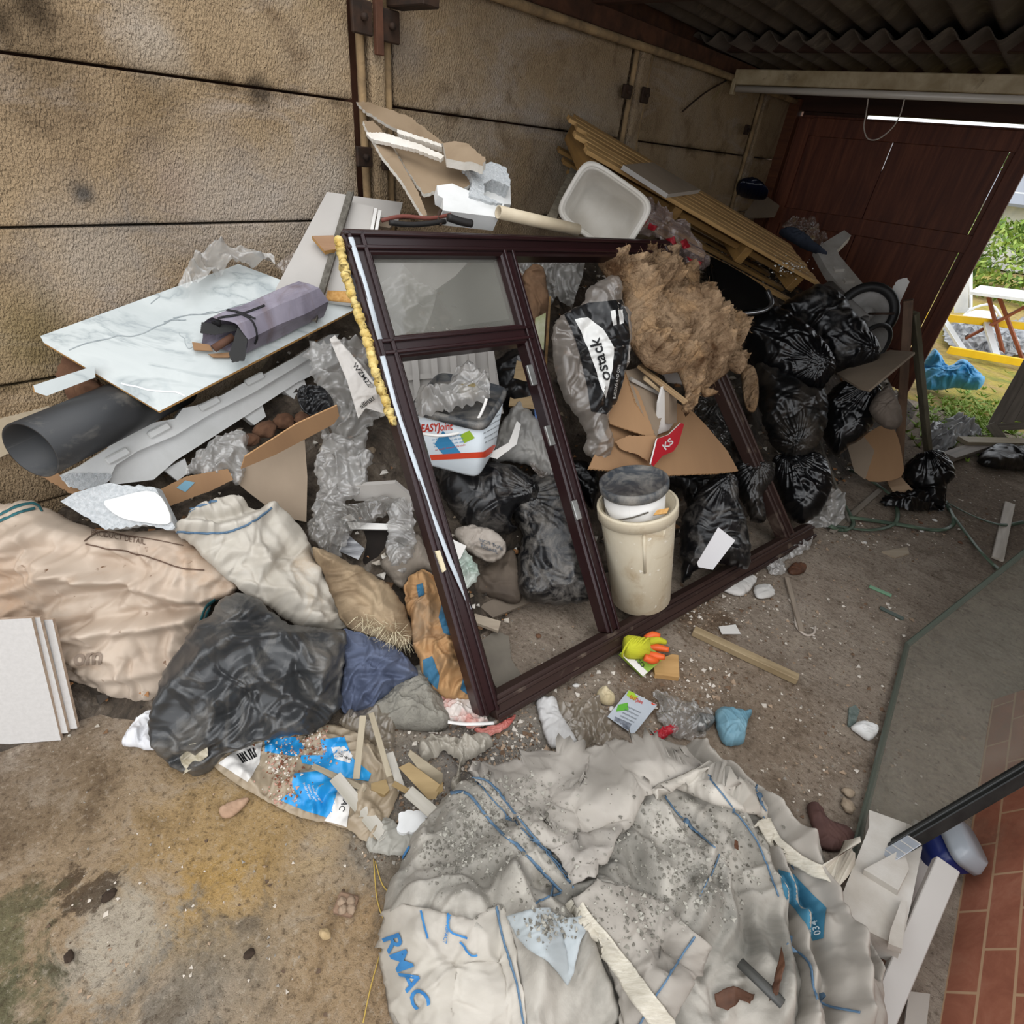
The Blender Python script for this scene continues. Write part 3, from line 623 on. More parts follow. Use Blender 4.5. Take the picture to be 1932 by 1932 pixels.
M_WIRE = mat('pale flex', 'b8aca0', rough=.6)
w = tube('flex_cable', [aY(1638, 186, YL-.05), aY(1634, 215, YL-.05), aY(1630, 240, YL-.06), aY(1637, 261, YL-.08), aY(1655, 263, YL-.08), aY(1680, 245, YL-.06), aY(1697, 220, YL-.05), aY(1707, 185, YL-.05)], .0035, M_WIRE, None, 6, sm=6)
tag(w, 'thin pale loop of flex drooping under the fluorescent batten', 'cable')
w = tube('cut_wire', [aX(1370, 152, XW+.03), aX(1330, 175, XW+.04), aX(1288, 210, XW+.03)], .005, M_RUST, None, 6, sm=4); tag(w, 'dark stiff wire sticking from the wall beside the fluorescent batten', 'wire')
# heap of broken bits below everything that can be told apart
def m_heap():
    t = NT('rubbish heap'); b = t.b; v = t.coord('Object'); n1 = t.noise(v, 6, 8, .7, 1.2); n2 = t.noise(v, 28, 6, .7, .8)
    c = t.ramp(n1, [(.3, rgb('2c2620')), (.48, rgb('554a3e')), (.6, rgb('75685a')), (.72, rgb('a0968a'))]); c = t.mix(t.ramp(n2, [(.5, (0, 0, 0)), (.7, (.7, .7, .7))]), c, rgb('2a231c'))
    t.l(c, b.inputs['Base Color']); b.inputs['Roughness'].default_value = .9; t.l(t.bump(n1, .9, .05, t.bump(n2, .7, .02)), b.inputs['Normal']); return t.m
gx = np.linspace(-2.085, -.1, 60); gy = np.linspace(-.8, 5.5, 150); V = []
for y in gy:
    for x in gx:
        z = H(x, y); f = min(1, max(0, z/.15)); V.append((x, y, z-.02+f*(.035*perlin(x*7, y*7, 3)+.03*perlin(x*17, y*17, 5)) if z > -.01 else -.06))
n = len(gx); F = [(j*n+i, j*n+i+1, (j+1)*n+i+1, (j+1)*n+i) for j in range(len(gy)-1) for i in range(n-1)]
HP = link('rubbish_heap', V, F, m_heap(), None, True); tag(HP, 'dim layer of mixed rubbish underneath the bags and boards', 'rubble', kind='stuff')
rng = np.random.default_rng(5); sp = []
while len(sp) < 2600:
    x, y = rng.uniform(-2.05, -.3), rng.uniform(-.1, 5.4); z = H(x, y)
    if z > .0: sp.append((x, y, z+.0))
ML = [mat('scrap %d' % i, c, rough=.8, coord='Object') for i, c in enumerate(('b8aea0', '6d5138', '8a7a66', '3a342e', 'd8d2c8', '9a6d45'))]
ch = chips('loose_rubbish', sp, .008, .035, ML, 9, .6, nm=6); tag(ch, 'small broken scraps scattered through the heap', 'rubble', kind='stuff')

# outside, through the open half of the doorway
M_LEAF = [mat('leaf %d' % i, c, rough=.6, coord='Object') for i, c in enumerate(('6d8a32', '8aa545', '4f6b26', 'a3b55c'))]
def hedge(name, c, r, n, seed, label, ls=.09):
    rng = np.random.default_rng(seed); V = []; F = []; MI = []
    for i in range(n):
        d = rng.normal(size=3); d /= np.linalg.norm(d); d[2] = abs(d[2])*1.0; k = rng.uniform(.75, 1.05)*(1+.15*math.sin(d[0]*9+d[2]*7))
        p = np.array(c)+d*np.array(r)*k; a = rng.normal(size=3); a /= np.linalg.norm(a); b_ = np.cross(a, rng.normal(size=3)); b_ /= np.linalg.norm(b_); s = ls*rng.uniform(.6, 1.4); j = len(V)
        V += [p-a*s, p+b_*s*.4, p+a*s, p-b_*s*.4]; F.append((j, j+1, j+2, j+3)); MI.append(rng.integers(4))
    return tag(link(name, V, F, M_LEAF, None, False, None, MI), label, 'hedge')
hedge('hedge', (0.2, 14.5, 0), (4.4, 1.6, 1.35), 14000, 2, 'leafy green hedge across the garden outside the door', .06)
hedge('tree', (-2.5, 26, .5), (5, 2, 2.2), 4500, 6, 'tall pale green tree beyond the white roofs outside', .2)
M_WHITE = mat('white outdoor paint', 'e8e8e6', 'cfd2d4', sc=4, rough=.5, coord='Object')
M_GREYROOF = mat('grey shed felt', '8b8f96', rough=.8, coord='Object')
g = E('garden_shed', 'white shed with grey roof far behind the hedge', 'shed', (-1.2, 19, 0)); box('shed_wall', (-1.2, 19.6, .8), AX, (1.6, .8, .8), M_WHITE, g, .01)
bar('shed_roof', (-3., 19.2, 1.66), (.6, 19.2, 1.66), 2.2, .06, M_GREYROOF, g, (0, -.3, 1))
# ================================================================== THE HEAP
BAG = bagmat('black polythene'); BAGD = bagmat('dusty black polythene', '101012', '6f6962', .34, .32, 11); BAGDD = bagmat('very dusty black polythene', '131315', '857f77', .42, .38, 16); BAGL = bagmat('grimy dark polythene', '0d0d0e', '4d443a', .4, .32, 4)
FILM = film('clear polythene', 'cbc7c0', .5); FILMP = film('crinkled clear polythene', 'e2dfda', .7, .12); FILMB = film('brownish clear polythene', 'a3958a', .62, .2); FILMK = film('smoky polythene', '4c4a48', .7, .15)
WOVEN = mat('white woven polypropylene', 'bfb9ae', 'aca497', cr=(9, .012, .5), sc=5, rough=.7, bump=.25, bsc=160, bd=.001, dirt='a58f74', dsc=4, damt=.32)
WOVENP = mat('stained tarpaulin cloth', 'c3b3a2', 'b29f8d', cr=(8, .014, .6), sc=3, rough=.7, bump=.15, bsc=140, bd=.001, dirt='a88463', dsc=2.5, damt=.34, speck=('6b4d36', 26, .68))
WOVENB = mat('mud stained woven cloth', 'a89478', '857056', cr=(9, .012, .6), sc=5, rough=.8, bump=.3, bsc=150, bd=.001, dirt='5f4d39', dsc=5, damt=.4)
EPS = mat('white polystyrene', 'dededc', 'd3d3d0', sc=8, rough=.75, bump=.25, bsc=260, bd=.0012, coord='Object'); EPSR = mat('broken polystyrene beads', 'cdcfd0', 'b4b8ba', sc=90, rough=.8, bump=.9, bsc=120, bd=.008, coord='Object')
EPSD = mat('dirty polystyrene', 'c6c1b9', 'afa79c', sc=6, rough=.8, bump=.3, bsc=230, bd=.0015, coord='Object', dirt='8d8274', dsc=6, damt=.3)
CARD = mat('brown corrugated card', '9f7c59', '8c6c4e', sc=3, rough=.85, bump=.12, bsc=30, bd=.002, stretch=(1, .15, 1), dirt='6e5138', dsc=5, damt=.2); CARDE = mat('card edge', 'c59d73', '8d673f', sc=200, rough=.9)
CARDL = mat('thin grey brown board', '93826f', '847462', sc=3, rough=.8)
GYP = mat('gypsum core', 'ddd8cf', 'cbc4b8', sc=12, rough=.9, bump=.4, bsc=60, bd=.003); PAPER = mat('plasterboard paper', '97836b', '857159', sc=3, rough=.85, dirt='6f5b45', dsc=4, damt=.3)
WHITEB = mat('white melamine board', 'b3aea8', 'aaa59f', sc=3, rough=.45, dirt='a29a8e', dsc=6, damt=.12); WHITEP = mat('white plastic', 'e2e0dc', 'd7d3cd', sc=4, rough=.4, dirt='aaa093', dsc=7, damt=.15)
CHIP = mat('chipboard edge', 'd2a669', 'b98748', sc=60, rough=.9, bump=.3, bsc=90, bd=.002)
MAHOG = mat('dark red brown window foil', '1e0d0e', '2a1315', sc=6, rough=.32, stretch=(.1, 1, 1), spec=.5, dirt='77695c', dsc=9, damt=.16)
MAHOGD = mat('dusty dark window foil', '2b1c19', '3c2a24', sc=6, rough=.5, stretch=(.1, 1, 1), spec=.4, dirt='8a7a69', dsc=7, damt=.3)
def blackbag(px, anchor, T, label, m=BAGD, neck=None, up=.35, n=4500, wk=1., seed=1, name='rubbish_bag', group=None, knot=None, **k):
    pl = PN(*anchor, up=up); o = pillow(name, px, pl, T, m, None, .7, n, 'bag', wk, seed, neck=neck, edge=.12, **k)
    return tag(o, label, 'bin bag', group)

# --- window lying back on the heap
BL, BR, TL, TR = aZ(925, 1360, 0), aZ(1535, 1000, 0), np.array([-1.568, .998, 1.262]), np.array([-1.571, 3.092, 1.127])
WN = unit(np.cross(BR-BL, TL-BL)); WN = WN if WN[2] > 0 else -WN; WPL = PL(BL+WN*.06, WN); g = tuple((BL+BR)/2)
wf = E('salvaged_window', 'large dark red brown window frame leaning back on the heap', 'window frame', g, kind='thing')
def wbar(name, a, b, w, t=.06, m=MAHOG, lift=0.):
    p, q = WPL(*a), WPL(*b); c = -WN*(t/2-lift); o = bar(name, p+c, q+c, w, t, m, wf, WN, .006)
    for s in (-.26, .26):   # moulded beads along the face
        d = unit(q-p); sd = np.cross(WN, d); e = bar(name.split('_')[-1]+'_bead', p+sd*w*s+WN*(lift+.004), q+sd*w*s+WN*(lift+.004), w*.16, .012, m, o, WN, .003)
    return o
wbar('left_stile', (668, 436), (928, 1345), .074); wbar('bottom_rail', (936, 1340), (1536, 1002), .08, m=MAHOGD); wbar('top_rail', (652, 454), (1264, 468), .075)
wbar('mullion', (957, 470), (1160, 1190), .064); wbar('transom', (722, 656), (1003, 627), .066); wbar('right_stile', (1258, 462), (1492, 1010), .072, m=MAHOGD)
def m_glass(name, c, a, rough=.04):
    t = NT(name); b = t.b; b.inputs['Base Color'].default_value = rgb(c); b.inputs['Roughness'].default_value = rough; b.inputs['Specular IOR Level'].default_value = .8
    f = t.noise(t.coord('Object'), 3, 6, .65, .6); r = t.n('MapRange'); r.inputs['From Min'].default_value = .3; r.inputs['From Max'].default_value = .7; r.inputs['To Min'].default_value = a*.7; r.inputs['To Max'].default_value = a*1.3; t.l(f, r.inputs[0]); t.l(r.outputs[0], b.inputs['Alpha']); return t.m
o = slab('glass_pane', [(694, 476), (950, 474), (1003, 618), (734, 645)], WPL.off(-.03), .006, m_glass('haze tinted window glass', '8c8a82', .34), wf); tag(o, 'glass pane tinted with reflection haze in the top light')  # grey reflection and haze put into the pane's colour and alpha
P = [WPL.off(.008)(*q) for q in ((662, 448), (690, 540), (717, 640))]; tube('sealant_strip', P, .008, mat('white sealant', 'bcc3c9', rough=.5), wf, 8, flat=.35, up=WN)
P = [WPL.off(.008)(*q) for q in ((722, 672), (745, 760), (775, 850), (812, 960), (850, 1060), (888, 1150))]; tube('sealant_strip', P, [.009, .007, .008, .006, .008, .004], mat('white sealant bead', 'bcc3c9', rough=.5), wf, 8, flat=.35, up=WN)
M_FOAM = mat('expanding foam', 'dcc684', 'c4a353', sc=30, rough=.8, bump=.8, bsc=45, bd=.01, coord='Object')
rng = np.random.default_rng(3); pts = spline([(636, 452), (645, 500), (662, 560), (690, 640), (705, 700), (722, 750), (738, 796)], 26, False)
P = [WPL.off(-.01+.005*rng.normal())(a+3+rng.uniform(-2.5, 2.5), b) for a, b in pts]; R = [.0105+.006*perlin(i*.19, 3.3, 4)+.003*rng.random() for i in range(len(P))]; R[-1] = .004
tag(tube('foam_strip', P, R, M_FOAM, wf, 12, up=WN), 'yellow expanding foam')
M_STEEL = mat('zinc plated steel', 'a9a9a6', '8b8a86', sc=20, rough=.35, metal=.8)
for q in ((1003, 708), (1037, 822), (1087, 962)):
    c = WPL.off(.012)(*q); d = unit(WPL(1160, 1190)-WPL(957, 470)); o = box('hinge_plate', c, (d, np.cross(WN, d), WN), (.035, .012, .006), M_STEEL, wf, .002)
# --- upper boards against the wall, left to right
XP = XW+.06
def tg(o, l, c, g=None): return tag(o, l, c, g)
pl = P3((690, 205, 'x', XW+.05), (836, 272, 'x', -1.75), (760, 300, 'x', -1.8))
tg(slab('plasterboard_scrap', [(672, 192), (694, 192), (775, 221), (837, 270), (826, 272), (749, 245), (684, 206)], pl, .0125, PAPER, None, .006, 2, GYP), 'highest brown plasterboard piece poking up against the wall post', 'plasterboard')
tg(slab('plasterboard_scrap', [(690, 250), (722, 250), (792, 272), (838, 293), (832, 300), (786, 282), (700, 262)], pl.off(.03), .0125, GYP, None, .004, 4, GYP), 'white edged sliver of plasterboard under the highest piece', 'plasterboard')
tg(slab('plasterboard_scrap', [(748, 243), (830, 270), (834, 277), (752, 252)], pl.off(.02), .02, GYP, None, .004, 14, GYP), 'narrow white broken plasterboard edge just under the highest piece', 'plasterboard')
tg(slab('plasterboard_scrap', [(735, 262), (750, 281), (806, 277), (842, 300), (892, 343), (875, 356), (850, 352), (800, 366), (766, 318)], P3((750, 281, 'x', -1.88), (892, 343, 'x', -1.62), (800, 366, 'x', -1.66)), .0125, PAPER, None, .005, 5, GYP), 'large brown plasterboard sheet with ragged white edge above the polystyrene', 'plasterboard')
tg(slab('plasterboard_scrap', [(760, 320), (800, 366), (850, 355), (830, 405), (806, 409), (785, 380)], P3((760, 320, 'x', -1.92), (850, 355, 'x', -1.75), (806, 409, 'x', -1.72)), .0125, PAPER, None, .005, 15, GYP), 'shaded brown plasterboard piece behind the leaning strip', 'plasterboard')
o = slab('plasterboard_scrap', [(836, 270), (858, 266), (880, 270), (898, 284), (916, 299), (911, 313), (893, 306), (876, 306), (842, 299)], P3((836, 270, 'x', -1.7), (916, 305, 'x', -1.55), (870, 306, 'x', -1.6)), .03, PAPER, None, .006, 6, GYP, ragedges=(1, 2, 3, 4, 5, 6)); tg(o, 'crumbling thick plasterboard chunk at the end of the brown sheets', 'plasterboard')
tg(slab('plasterboard_strip', [(685, 228), (703, 228), (716, 240), (748, 290), (790, 364), (806, 405), (798, 408), (757, 340), (722, 296), (690, 240)], P3((690, 232, 'x', -1.98), (790, 364, 'x', -1.68), (800, 405, 'x', -1.6)), .0125, PAPER, None, .003, 7, GYP), 'long brown plasterboard strip leaning down beside the wall post', 'plasterboard')
M_DRK = mat('dark rubber handle', '1d1a18', rough=.6)
for i, (pts, r, m_, lb) in enumerate((([(845, 410), (870, 418), (890, 422)], .012, M_DRK, 'dark tool handle lying on the window top rail'), ([(720, 416), (760, 408), (810, 412), (850, 405)], .006, mat('dull red cable', '6e3a30', rough=.6), 'dull red cable behind the window top rail'), ([(735, 420), (780, 424), (840, 418)], .008, M_DRK, 'black cable behind the window top rail'), ([(832, 396), (826, 412), (832, 425)], .006, M_RUST, 'rusty hook beside the dark tool handle'))):
    tg(tube('tool_handle' if i == 0 else ('hook' if i == 3 else 'cable'), [WPL.off(.02 if i == 0 else -.05)(*q) for q in pts], r, m_, None, 8, sm=4), lb, ('tool', 'cable', 'cable', 'hook')[i])
tg(slab('tan_offcut', [(870, 418), (905, 412), (935, 418), (930, 428), (880, 427)], PN(900, 420, 'x', -1.58, up=.8), .012, CHIP), 'tan board offcut under the polystyrene corner on top of the heap', 'offcut')
# polystyrene corner on the top of the heap
ps = P3((830, 380, 'x', -1.60), (950, 400, 'x', -1.5), (930, 330, 'x', -1.62)); e = E('polystyrene_corner', 'white polystyrene packing corner on top of the heap', 'polystyrene', ps(890, 400))
slab('foot', [(824, 350), (853, 346), (880, 358), (952, 381), (950, 392), (940, 400), (838, 375), (826, 368)], ps.off(.01), .04, EPS, e); slab('foot', [(836, 374), (946, 398), (941, 410), (836, 397)], ps.off(.03), .06, EPS, e)
slab('broken_wall', [(876, 307), (905, 312), (927, 305), (955, 316), (963, 342), (962, 352), (930, 338), (913, 345), (913, 368), (948, 384), (925, 382), (885, 368), (890, 350), (893, 340)], ps.off(.02), .09, EPSR, e, .006, 3)
slab('recess_panel', [(912, 345), (930, 338), (963, 350), (964, 386), (945, 384), (912, 370)], ps.off(-.03), .04, EPS, e)
# pipes and tub
p, q = A(940, 400, 'x', -1.45), A(1090, 434, 'x', -1.36); M_PVC = mat('cream plastic pipe', 'cdbfa5', 'b8a88d', sc=6, rough=.5, dirt='8a7760', dsc=6, damt=.25)
tg(tube('waste_pipe', [p, q], .021, M_PVC, None, 20, inner=.86), 'cream plastic pipe lying on the window top rail, hollow end showing', 'pipe')
tg(slab('insulation_offcut', [(1078, 315), (1093, 327), (1046, 418), (1030, 413)], P3((1078, 315, 'x', -1.9), (1093, 327, 'x', -1.85), (1040, 415, 'x', -1.6)), .03, mat('grey rough board', '7d7464', '5c5546', sc=30, rough=.9, bump=.7, bsc=60, bd=.005), None, .006, 3), 'rough grey board offcut standing beside the white tub', 'board')
pt = aX(1140, 395, -1.45); ax3 = unit(tocam(pt)+np.array([.1, -.1, .25])); ex = unit(np.cross((.15, .1, 1), ax3)); ey = np.cross(ax3, ex); sc_ = np.linalg.norm(pt-O)/FPX
M_TUB = mat('off white tub plastic', 'c4bfb6', 'b2aba0', sc=5, rough=.45, coord='Object', dirt='8f8678', dsc=7, damt=.2)
ang = math.radians(-14); ex, ey = ex*math.cos(ang)+ey*math.sin(ang), -ex*math.sin(ang)+ey*math.cos(ang)
e = E('plastic_tub', 'off white square tub lying open on top of the heap', 'tub', pt-np.array([0, 0, .1]))
loft('tub_body', pt, (ex, ey, ax3), [(54*sc_, 39*sc_, -.17), (62*sc_, 45*sc_, 0), (64*sc_, 47*sc_, .008), (60*sc_, 43*sc_, .008), (58*sc_, 41*sc_, 0), (50*sc_, 36*sc_, -.165)], M_TUB, e, 5, 48)
loft('rim', pt, (ex, ey, ax3), [(64*sc_, 47*sc_, -.012), (68*sc_, 50*sc_, -.008), (68*sc_, 50*sc_, .01), (61*sc_, 44*sc_, .012), (61*sc_, 44*sc_, 0)], M_TUB, e, 5, 48, (False, False))
PINK = film('pinkish polythene', 'c2aca6', .6, .2); M_REDP = mat('red print', 'a3242f', rough=.5)
o = pillow('plastic_bag', [(1200, 400), (1212, 376), (1243, 388), (1290, 424), (1311, 452), (1336, 484), (1330, 507), (1306, 512), (1278, 490), (1251, 454), (1192, 437)], PN(1262, 440, 'x', -1.42), .07, PINK, None, .3, 3000, 'film', 1.2, 4, edge=.1); tg(o, 'pinkish clear plastic bag with red print drooping below the tub', 'plastic bag')
for q in ([(1196, 412), (1214, 404), (1222, 415), (1206, 432)], [(1257, 450), (1272, 446), (1278, 462), (1262, 466)], [(1284, 456), (1296, 450), (1303, 464), (1290, 470)], [(1296, 482), (1308, 490), (1326, 494), (1322, 500), (1304, 498)], [(1226, 420), (1240, 428), (1234, 436), (1222, 430)]):
    a = np.array(q, float); c = a.mean(0); drape('print', [o], np.vstack([a, (c+(a-c)*.55)[::-1]]) if len(q) == 4 and False else a, M_REDP, o, .004, 0, 60)
# slatted bed base
SW = wood('slat timber', 'c29c66', '9a7748', dirt='5a4630', damt=.25); SW2 = wood('slat timber dark', '94713f', '6f5430', dirt='3d2d1c', damt=.3)
a = aX(1106, 286, -1.72); b = aZ(1545, 537, 1.0); d = unit(b-a); far = aZ(1567, 497, 1.03); sdv = far-b; sdv = sdv-d*(sdv @ d); wid = np.linalg.norm(sdv); sdv = unit(sdv); nn = np.cross(d, sdv); nn = nn if nn[2] > 0 else -nn
L = np.linalg.norm(b-a); e = E('slatted_bed_base', 'wooden slatted panel lying on the heap under a grey board', 'slatted frame', (a+b)/2)
hgt = .15; wid = min(wid, .42); k = 7
for i in range(k):
    o_ = sdv*(.018+i*(wid-.036)/(k-1)); st = (0, .02, -.03, .05, .01, -.02, .03)[i]; bar('slat', a+o_+d*st, b+o_+d*st*.3, .05, .018, SW, e, nn)
for i in range(4):
    o_ = sdv*(.018+i*(wid-.036)/3)-nn*hgt; bar('lower_slat', a+o_+d*.03, b+o_-d*(.05*i), .045, .018, SW if i == 0 else SW2, e, nn)
for t_ in (.04, .35, .66, .92): bar('cross_block', a+d*L*t_-nn*.06+sdv*.01, a+d*L*t_-nn*.06+sdv*wid, .05, .09, SW2, e, nn)
for i in range(3): bar('inner_batten', a+sdv*(.08+.12*i)-nn*.05+d*.1, b+sdv*(.08+.12*i)-nn*.05-d*.1, .03, .03, SW2, e, nn)
SLP = PL(a+nn*.012, nn)
tg(slab('panel_offcut', [(1176, 311), (1261, 366), (1322, 358), (1232, 306)], SLP.off(.022), .02, CARDL, None, 0, 1, WHITEB), 'flat grey board with white edge lying on the slatted panel', 'board')
sp = [SLP(px, py) for px, py in np.random.default_rng(2).normal((1490, 505), (18, 9), (60, 2))]; o = chips('foam_crumbs', sp, .004, .013, EPS, 3, .7); tg(o, 'white foam crumbs sprinkled on the slatted panel', 'foam crumbs'); o['kind'] = 'stuff'
# far corner clutter
tg(slab('cardboard_flap', [(1376, 378), (1394, 362), (1448, 371), (1471, 388), (1462, 408), (1410, 411)], PN(1425, 388, 'h', .02, up=1), .012, CARDL, None, .004, 3), 'dim brown cardboard lid in the far corner by the door', 'cardboard')
o = pillow('plastic_bag', [(1388, 362), (1392, 348), (1415, 342), (1437, 352), (1448, 370), (1425, 372), (1400, 366)], PN(1415, 358, 'y', 5.0), .12, bagmat('dark blue polythene', '10162c', None), None, .8, 1200, 'bag', 1, 8); tg(o, 'dark blue bag in the far corner behind the brown lid', 'bin bag')
tg(slab('timber_offcut', [(1408, 402), (1444, 388), (1446, 392), (1410, 407)], PN(1425, 396, 'h', .05, up=1), .02, WHITEP), 'thin white stick across the brown lid in the far corner', 'offcut')
o = sheet('plastic_sheet', [(1475, 425), (1500, 410), (1530, 412), (1560, 440), (1572, 470), (1540, 470), (1520, 455), (1490, 440)], PN(1520, 440, 'y', 4.6), FILMB, None, 0, 900, 'film', 1.6, 5); tg(o, 'crumpled brownish film in front of the door behind the slatted panel', 'plastic sheet')
M_BLUEC = mat('dull blue cloth', '3c4250', '2d323e', sc=8, rough=.9)
o = pillow('crumpled_sack', [(1470, 440), (1500, 432), (1540, 462), (1560, 482), (1520, 470)], PN(1515, 455, 'y', 4.3), .06, M_BLUEC, None, .6, 700, 'cloth', 1, 4); tg(o, 'dull dark cloth squeezed behind the slatted panel', 'cloth')
# long polystyrene beam and round lid by the door
pe = P3((1555, 470, 'y', 4.35), (1650, 590, 'y', 3.95), (1595, 440, 'y', 4.6)); e = E('polystyrene_beam', 'long dirty white polystyrene beam with notches sloping down by the door', 'polystyrene', pe(1600, 560))
slab('beam_body', [(1538, 468), (1557, 456), (1593, 434), (1606, 444), (1579, 472), (1584, 482), (1664, 578), (1650, 606), (1600, 560), (1560, 508)], pe, .05, EPSD, e)
for q in ((1592, 502), (1612, 524), (1630, 545), (1648, 566)): p = pe.off(.006)(q[0]-10, q[1]+6); box('notch_block', p, (pe.e1, pe.e2, pe.n), (.03, .02, .012), EPSD, e, .003)
c = aY(1634, 592, 3.85); sc_ = np.linalg.norm(c-O)/FPX; n_ = unit(tocam(c)+np.array([.35, 0, .1])); fx = frame(n_); e = E('rubber_wheel', 'black rubber wheel with grey hub lying against the polystyrene beam', 'wheel', c-np.array([0, 0, .13]))
M_RUB = mat('black rubber', '141415', '252423', sc=9, rough=.5, coord='Object'); M_GREYP = mat('grey plastic', '8d8a86', '75716c', sc=6, rough=.5, coord='Object', dirt='5a5248', dsc=7, damt=.3)
th = np.linspace(0, 2*math.pi, 33)[:-1]; tube('tyre', [c+(fx[1]*math.cos(t)+fx[2]*math.sin(t))*38*sc_ for t in th], 7*sc_, M_RUB, e, 12, True, up=n_)
loft('hub', c, (fx[1], fx[2], n_), [(33*sc_, 33*sc_, -.03), (33*sc_, 33*sc_, 0), (28*sc_, 28*sc_, .005), (12*sc_, 12*sc_, -.02), (10*sc_, 10*sc_, .03), (3*sc_, 3*sc_, .035)], M_GREYP, e, 2, 28)
tube('axle', [c+n_*.03, c+n_*.05+np.array([.12, .0, .03])], .006, M_RUST, e, 8)
c2 = aY(1640, 655, 3.7); e2 = E('plastic_drum', 'grey plastic drum with black rim lying under the dusty bin bag', 'drum', c2-np.array([0, 0, .1])); n2_ = unit(np.array([.8, -.45, -.1])); fx = frame(n2_)
loft('drum_body', c2, (fx[1], fx[2], n2_), [(.10, .10, -.28), (.125, .125, -.02), (.125, .125, 0), (.11, .11, 0), (.09, .09, -.2)], M_GREYP, e2, 2, 28)
tube('rim', [c2+(fx[1]*math.cos(t)+fx[2]*math.sin(t))*.128 for t in th], .013, M_RUB, e2, 8, True, up=n2_)
tg(tube('waste_pipe', [aY(1562, 542, 3.95), aY(1628, 606, 3.7)], .04, M_GREYP, None, 16, inner=.85), 'short fat grey pipe beside the black wheel', 'pipe')
tg(slab('board_offcut', [(1665, 575), (1694, 528), (1712, 524), (1716, 532), (1678, 614), (1668, 620)], PN(1690, 570, 'y', 4.0), .02, WHITEP, None, .006, 4, CHIP, ragedges=(0, 1, 2)), 'splintered white board sticking up beside the black wheel', 'board')
# black glossy tray
pk = P3((1345, 500, 'y', 3.0), (1440, 545, 'y', 3.05), (1380, 595, 'y', 2.9)); e = E('roasting_tray', 'glossy black tray with shiny rim beside the fluffy insulation', 'tray', pk(1395, 590))
M_GLB = mat('black enamel', '0c0d0d', rough=.12, spec=.7); slab('tray_panel', [(1330, 495), (1345, 485), (1440, 540), (1452, 572), (1440, 580), (1365, 588), (1358, 578)], pk, .02, M_GLB, e, sm=3)
P = [pk.off(.008)(*q) for q in ((1358, 580), (1372, 590), (1400, 592), (1440, 586), (1456, 572), (1448, 548))]; tube('chrome_rim', P, .011, mat('dull chrome', '8f9092', rough=.22, metal=.9), e, 10, sm=4)
P = [pk.off(.005)(*q) for q in ((1342, 500), (1350, 540), (1362, 582))]; tube('tray_edge', P, .01, M_GLB, e, 8, sm=3)
# insulation wool
M_WOOL = mat('brown mineral wool', 'b69a7b', '573f2b', sc=8, rough=1, bump=1.0, bsc=60, bd=.02, coord='Object', dirt='b9966f', dsc=10, damt=.4, spec=.1)
wa, wb_, wc_ = WPL.off(-.07)(1200, 500), WPL.off(.10)(1330, 740), WPL.off(.03)(1390, 640); pw = PL(wa, np.cross(wb_-wa, wc_-wa)+0)
o = pillow('insulation_wool', [(1130, 492), (1165, 482), (1210, 480), (1245, 485), (1270, 500), (1300, 520), (1315, 560), (1345, 585), (1375, 610), (1395, 625), (1392, 650), (1412, 672), (1404, 688), (1398, 705), (1385, 695), (1365, 690), (1372, 705), (1350, 720), (1335, 735), (1352, 745), (1335, 748), (1318, 720), (1320, 760), (1300, 782), (1292, 770), (1298, 735), (1285, 700), (1255, 705), (1225, 690), (1205, 665), (1190, 640), (1180, 590), (1178, 545), (1150, 520)], pw, .11, M_WOOL, None, .6, 14000, 'lump', 2.7, 6, sm=0, edge=.08, folds=[([(1180, 520), (1240, 560), (1300, 640), (1340, 720)], .04, .03), ([(1220, 600), (1260, 690)], -.03, .03), ([(1300, 560), (1370, 640)], -.03, .02), ([(1200, 570), (1210, 650)], .03, .03)])
tg(o, 'large torn clump of brown mineral wool hanging over the window frame', 'insulation')
rng = np.random.default_rng(8); Vv, Ff = WV[o.name]; idx = rng.choice(len(Vv)//2, 3200); bmV = []; bmF = []
for i in idx:
    p = Vv[i]; dd = rng.normal(size=3); dd[2] -= .4; dd = unit(dd)*rng.uniform(.01, .03); s = unit(rng.normal(size=3))*.001; b = len(bmV); bmV += [p-s, p+s, p+dd+s*.3, p+dd-s*.3]; bmF.append((b, b+1, b+2, b+3))
tag(link('loose_fibres', bmV, bmF, M_WOOL, o, False), kind='stuff')
# sacks and cardboard in the right light of the window
M_SACK = bagmat('black sack print', '151516', '4a4744', .3, .35); SK = film('grey brown sack film', 'a2988e', .8, .3)
psk = PL(WPL.off(-.02)(1120, 680), WN+.7*tocam(WPL(1120, 680)))
o = pillow('printed_sack', [(1075, 585), (1100, 570), (1108, 545), (1160, 520), (1172, 568), (1184, 590), (1188, 640), (1180, 700), (1162, 760), (1145, 785), (1150, 810), (1158, 835), (1140, 870), (1118, 865), (1100, 850), (1105, 820), (1080, 775), (1060, 745), (1048, 700), (1042, 650), (1048, 605)], psk, .10, SK, None, .6, 5000, 'film', .5, 5, edge=.12, jitter=.25); tg(o, 'half clear plastic sack with black panel and white lettering, hanging in the window', 'sack')
M_WPR = mat('white ink', 'd9d8d4', rough=.5)
bp = drape('black_panel', [o], [(1062, 590), (1110, 572), (1172, 565), (1184, 592), (1188, 640), (1181, 700), (1163, 758), (1144, 782), (1115, 776), (1108, 730), (1092, 665), (1080, 625)], M_SACK, o, .002, 0, 1600)
wb = drape('white_band', [bp], [(1085, 603), (1108, 598), (1138, 622), (1158, 655), (1156, 695), (1142, 752), (1128, 712), (1108, 655)], M_WPR, o, .003, 0, 700)
M_BPR = mat('black ink', '121214', rough=.5); bvb = bvh_of([o, bp, wb])
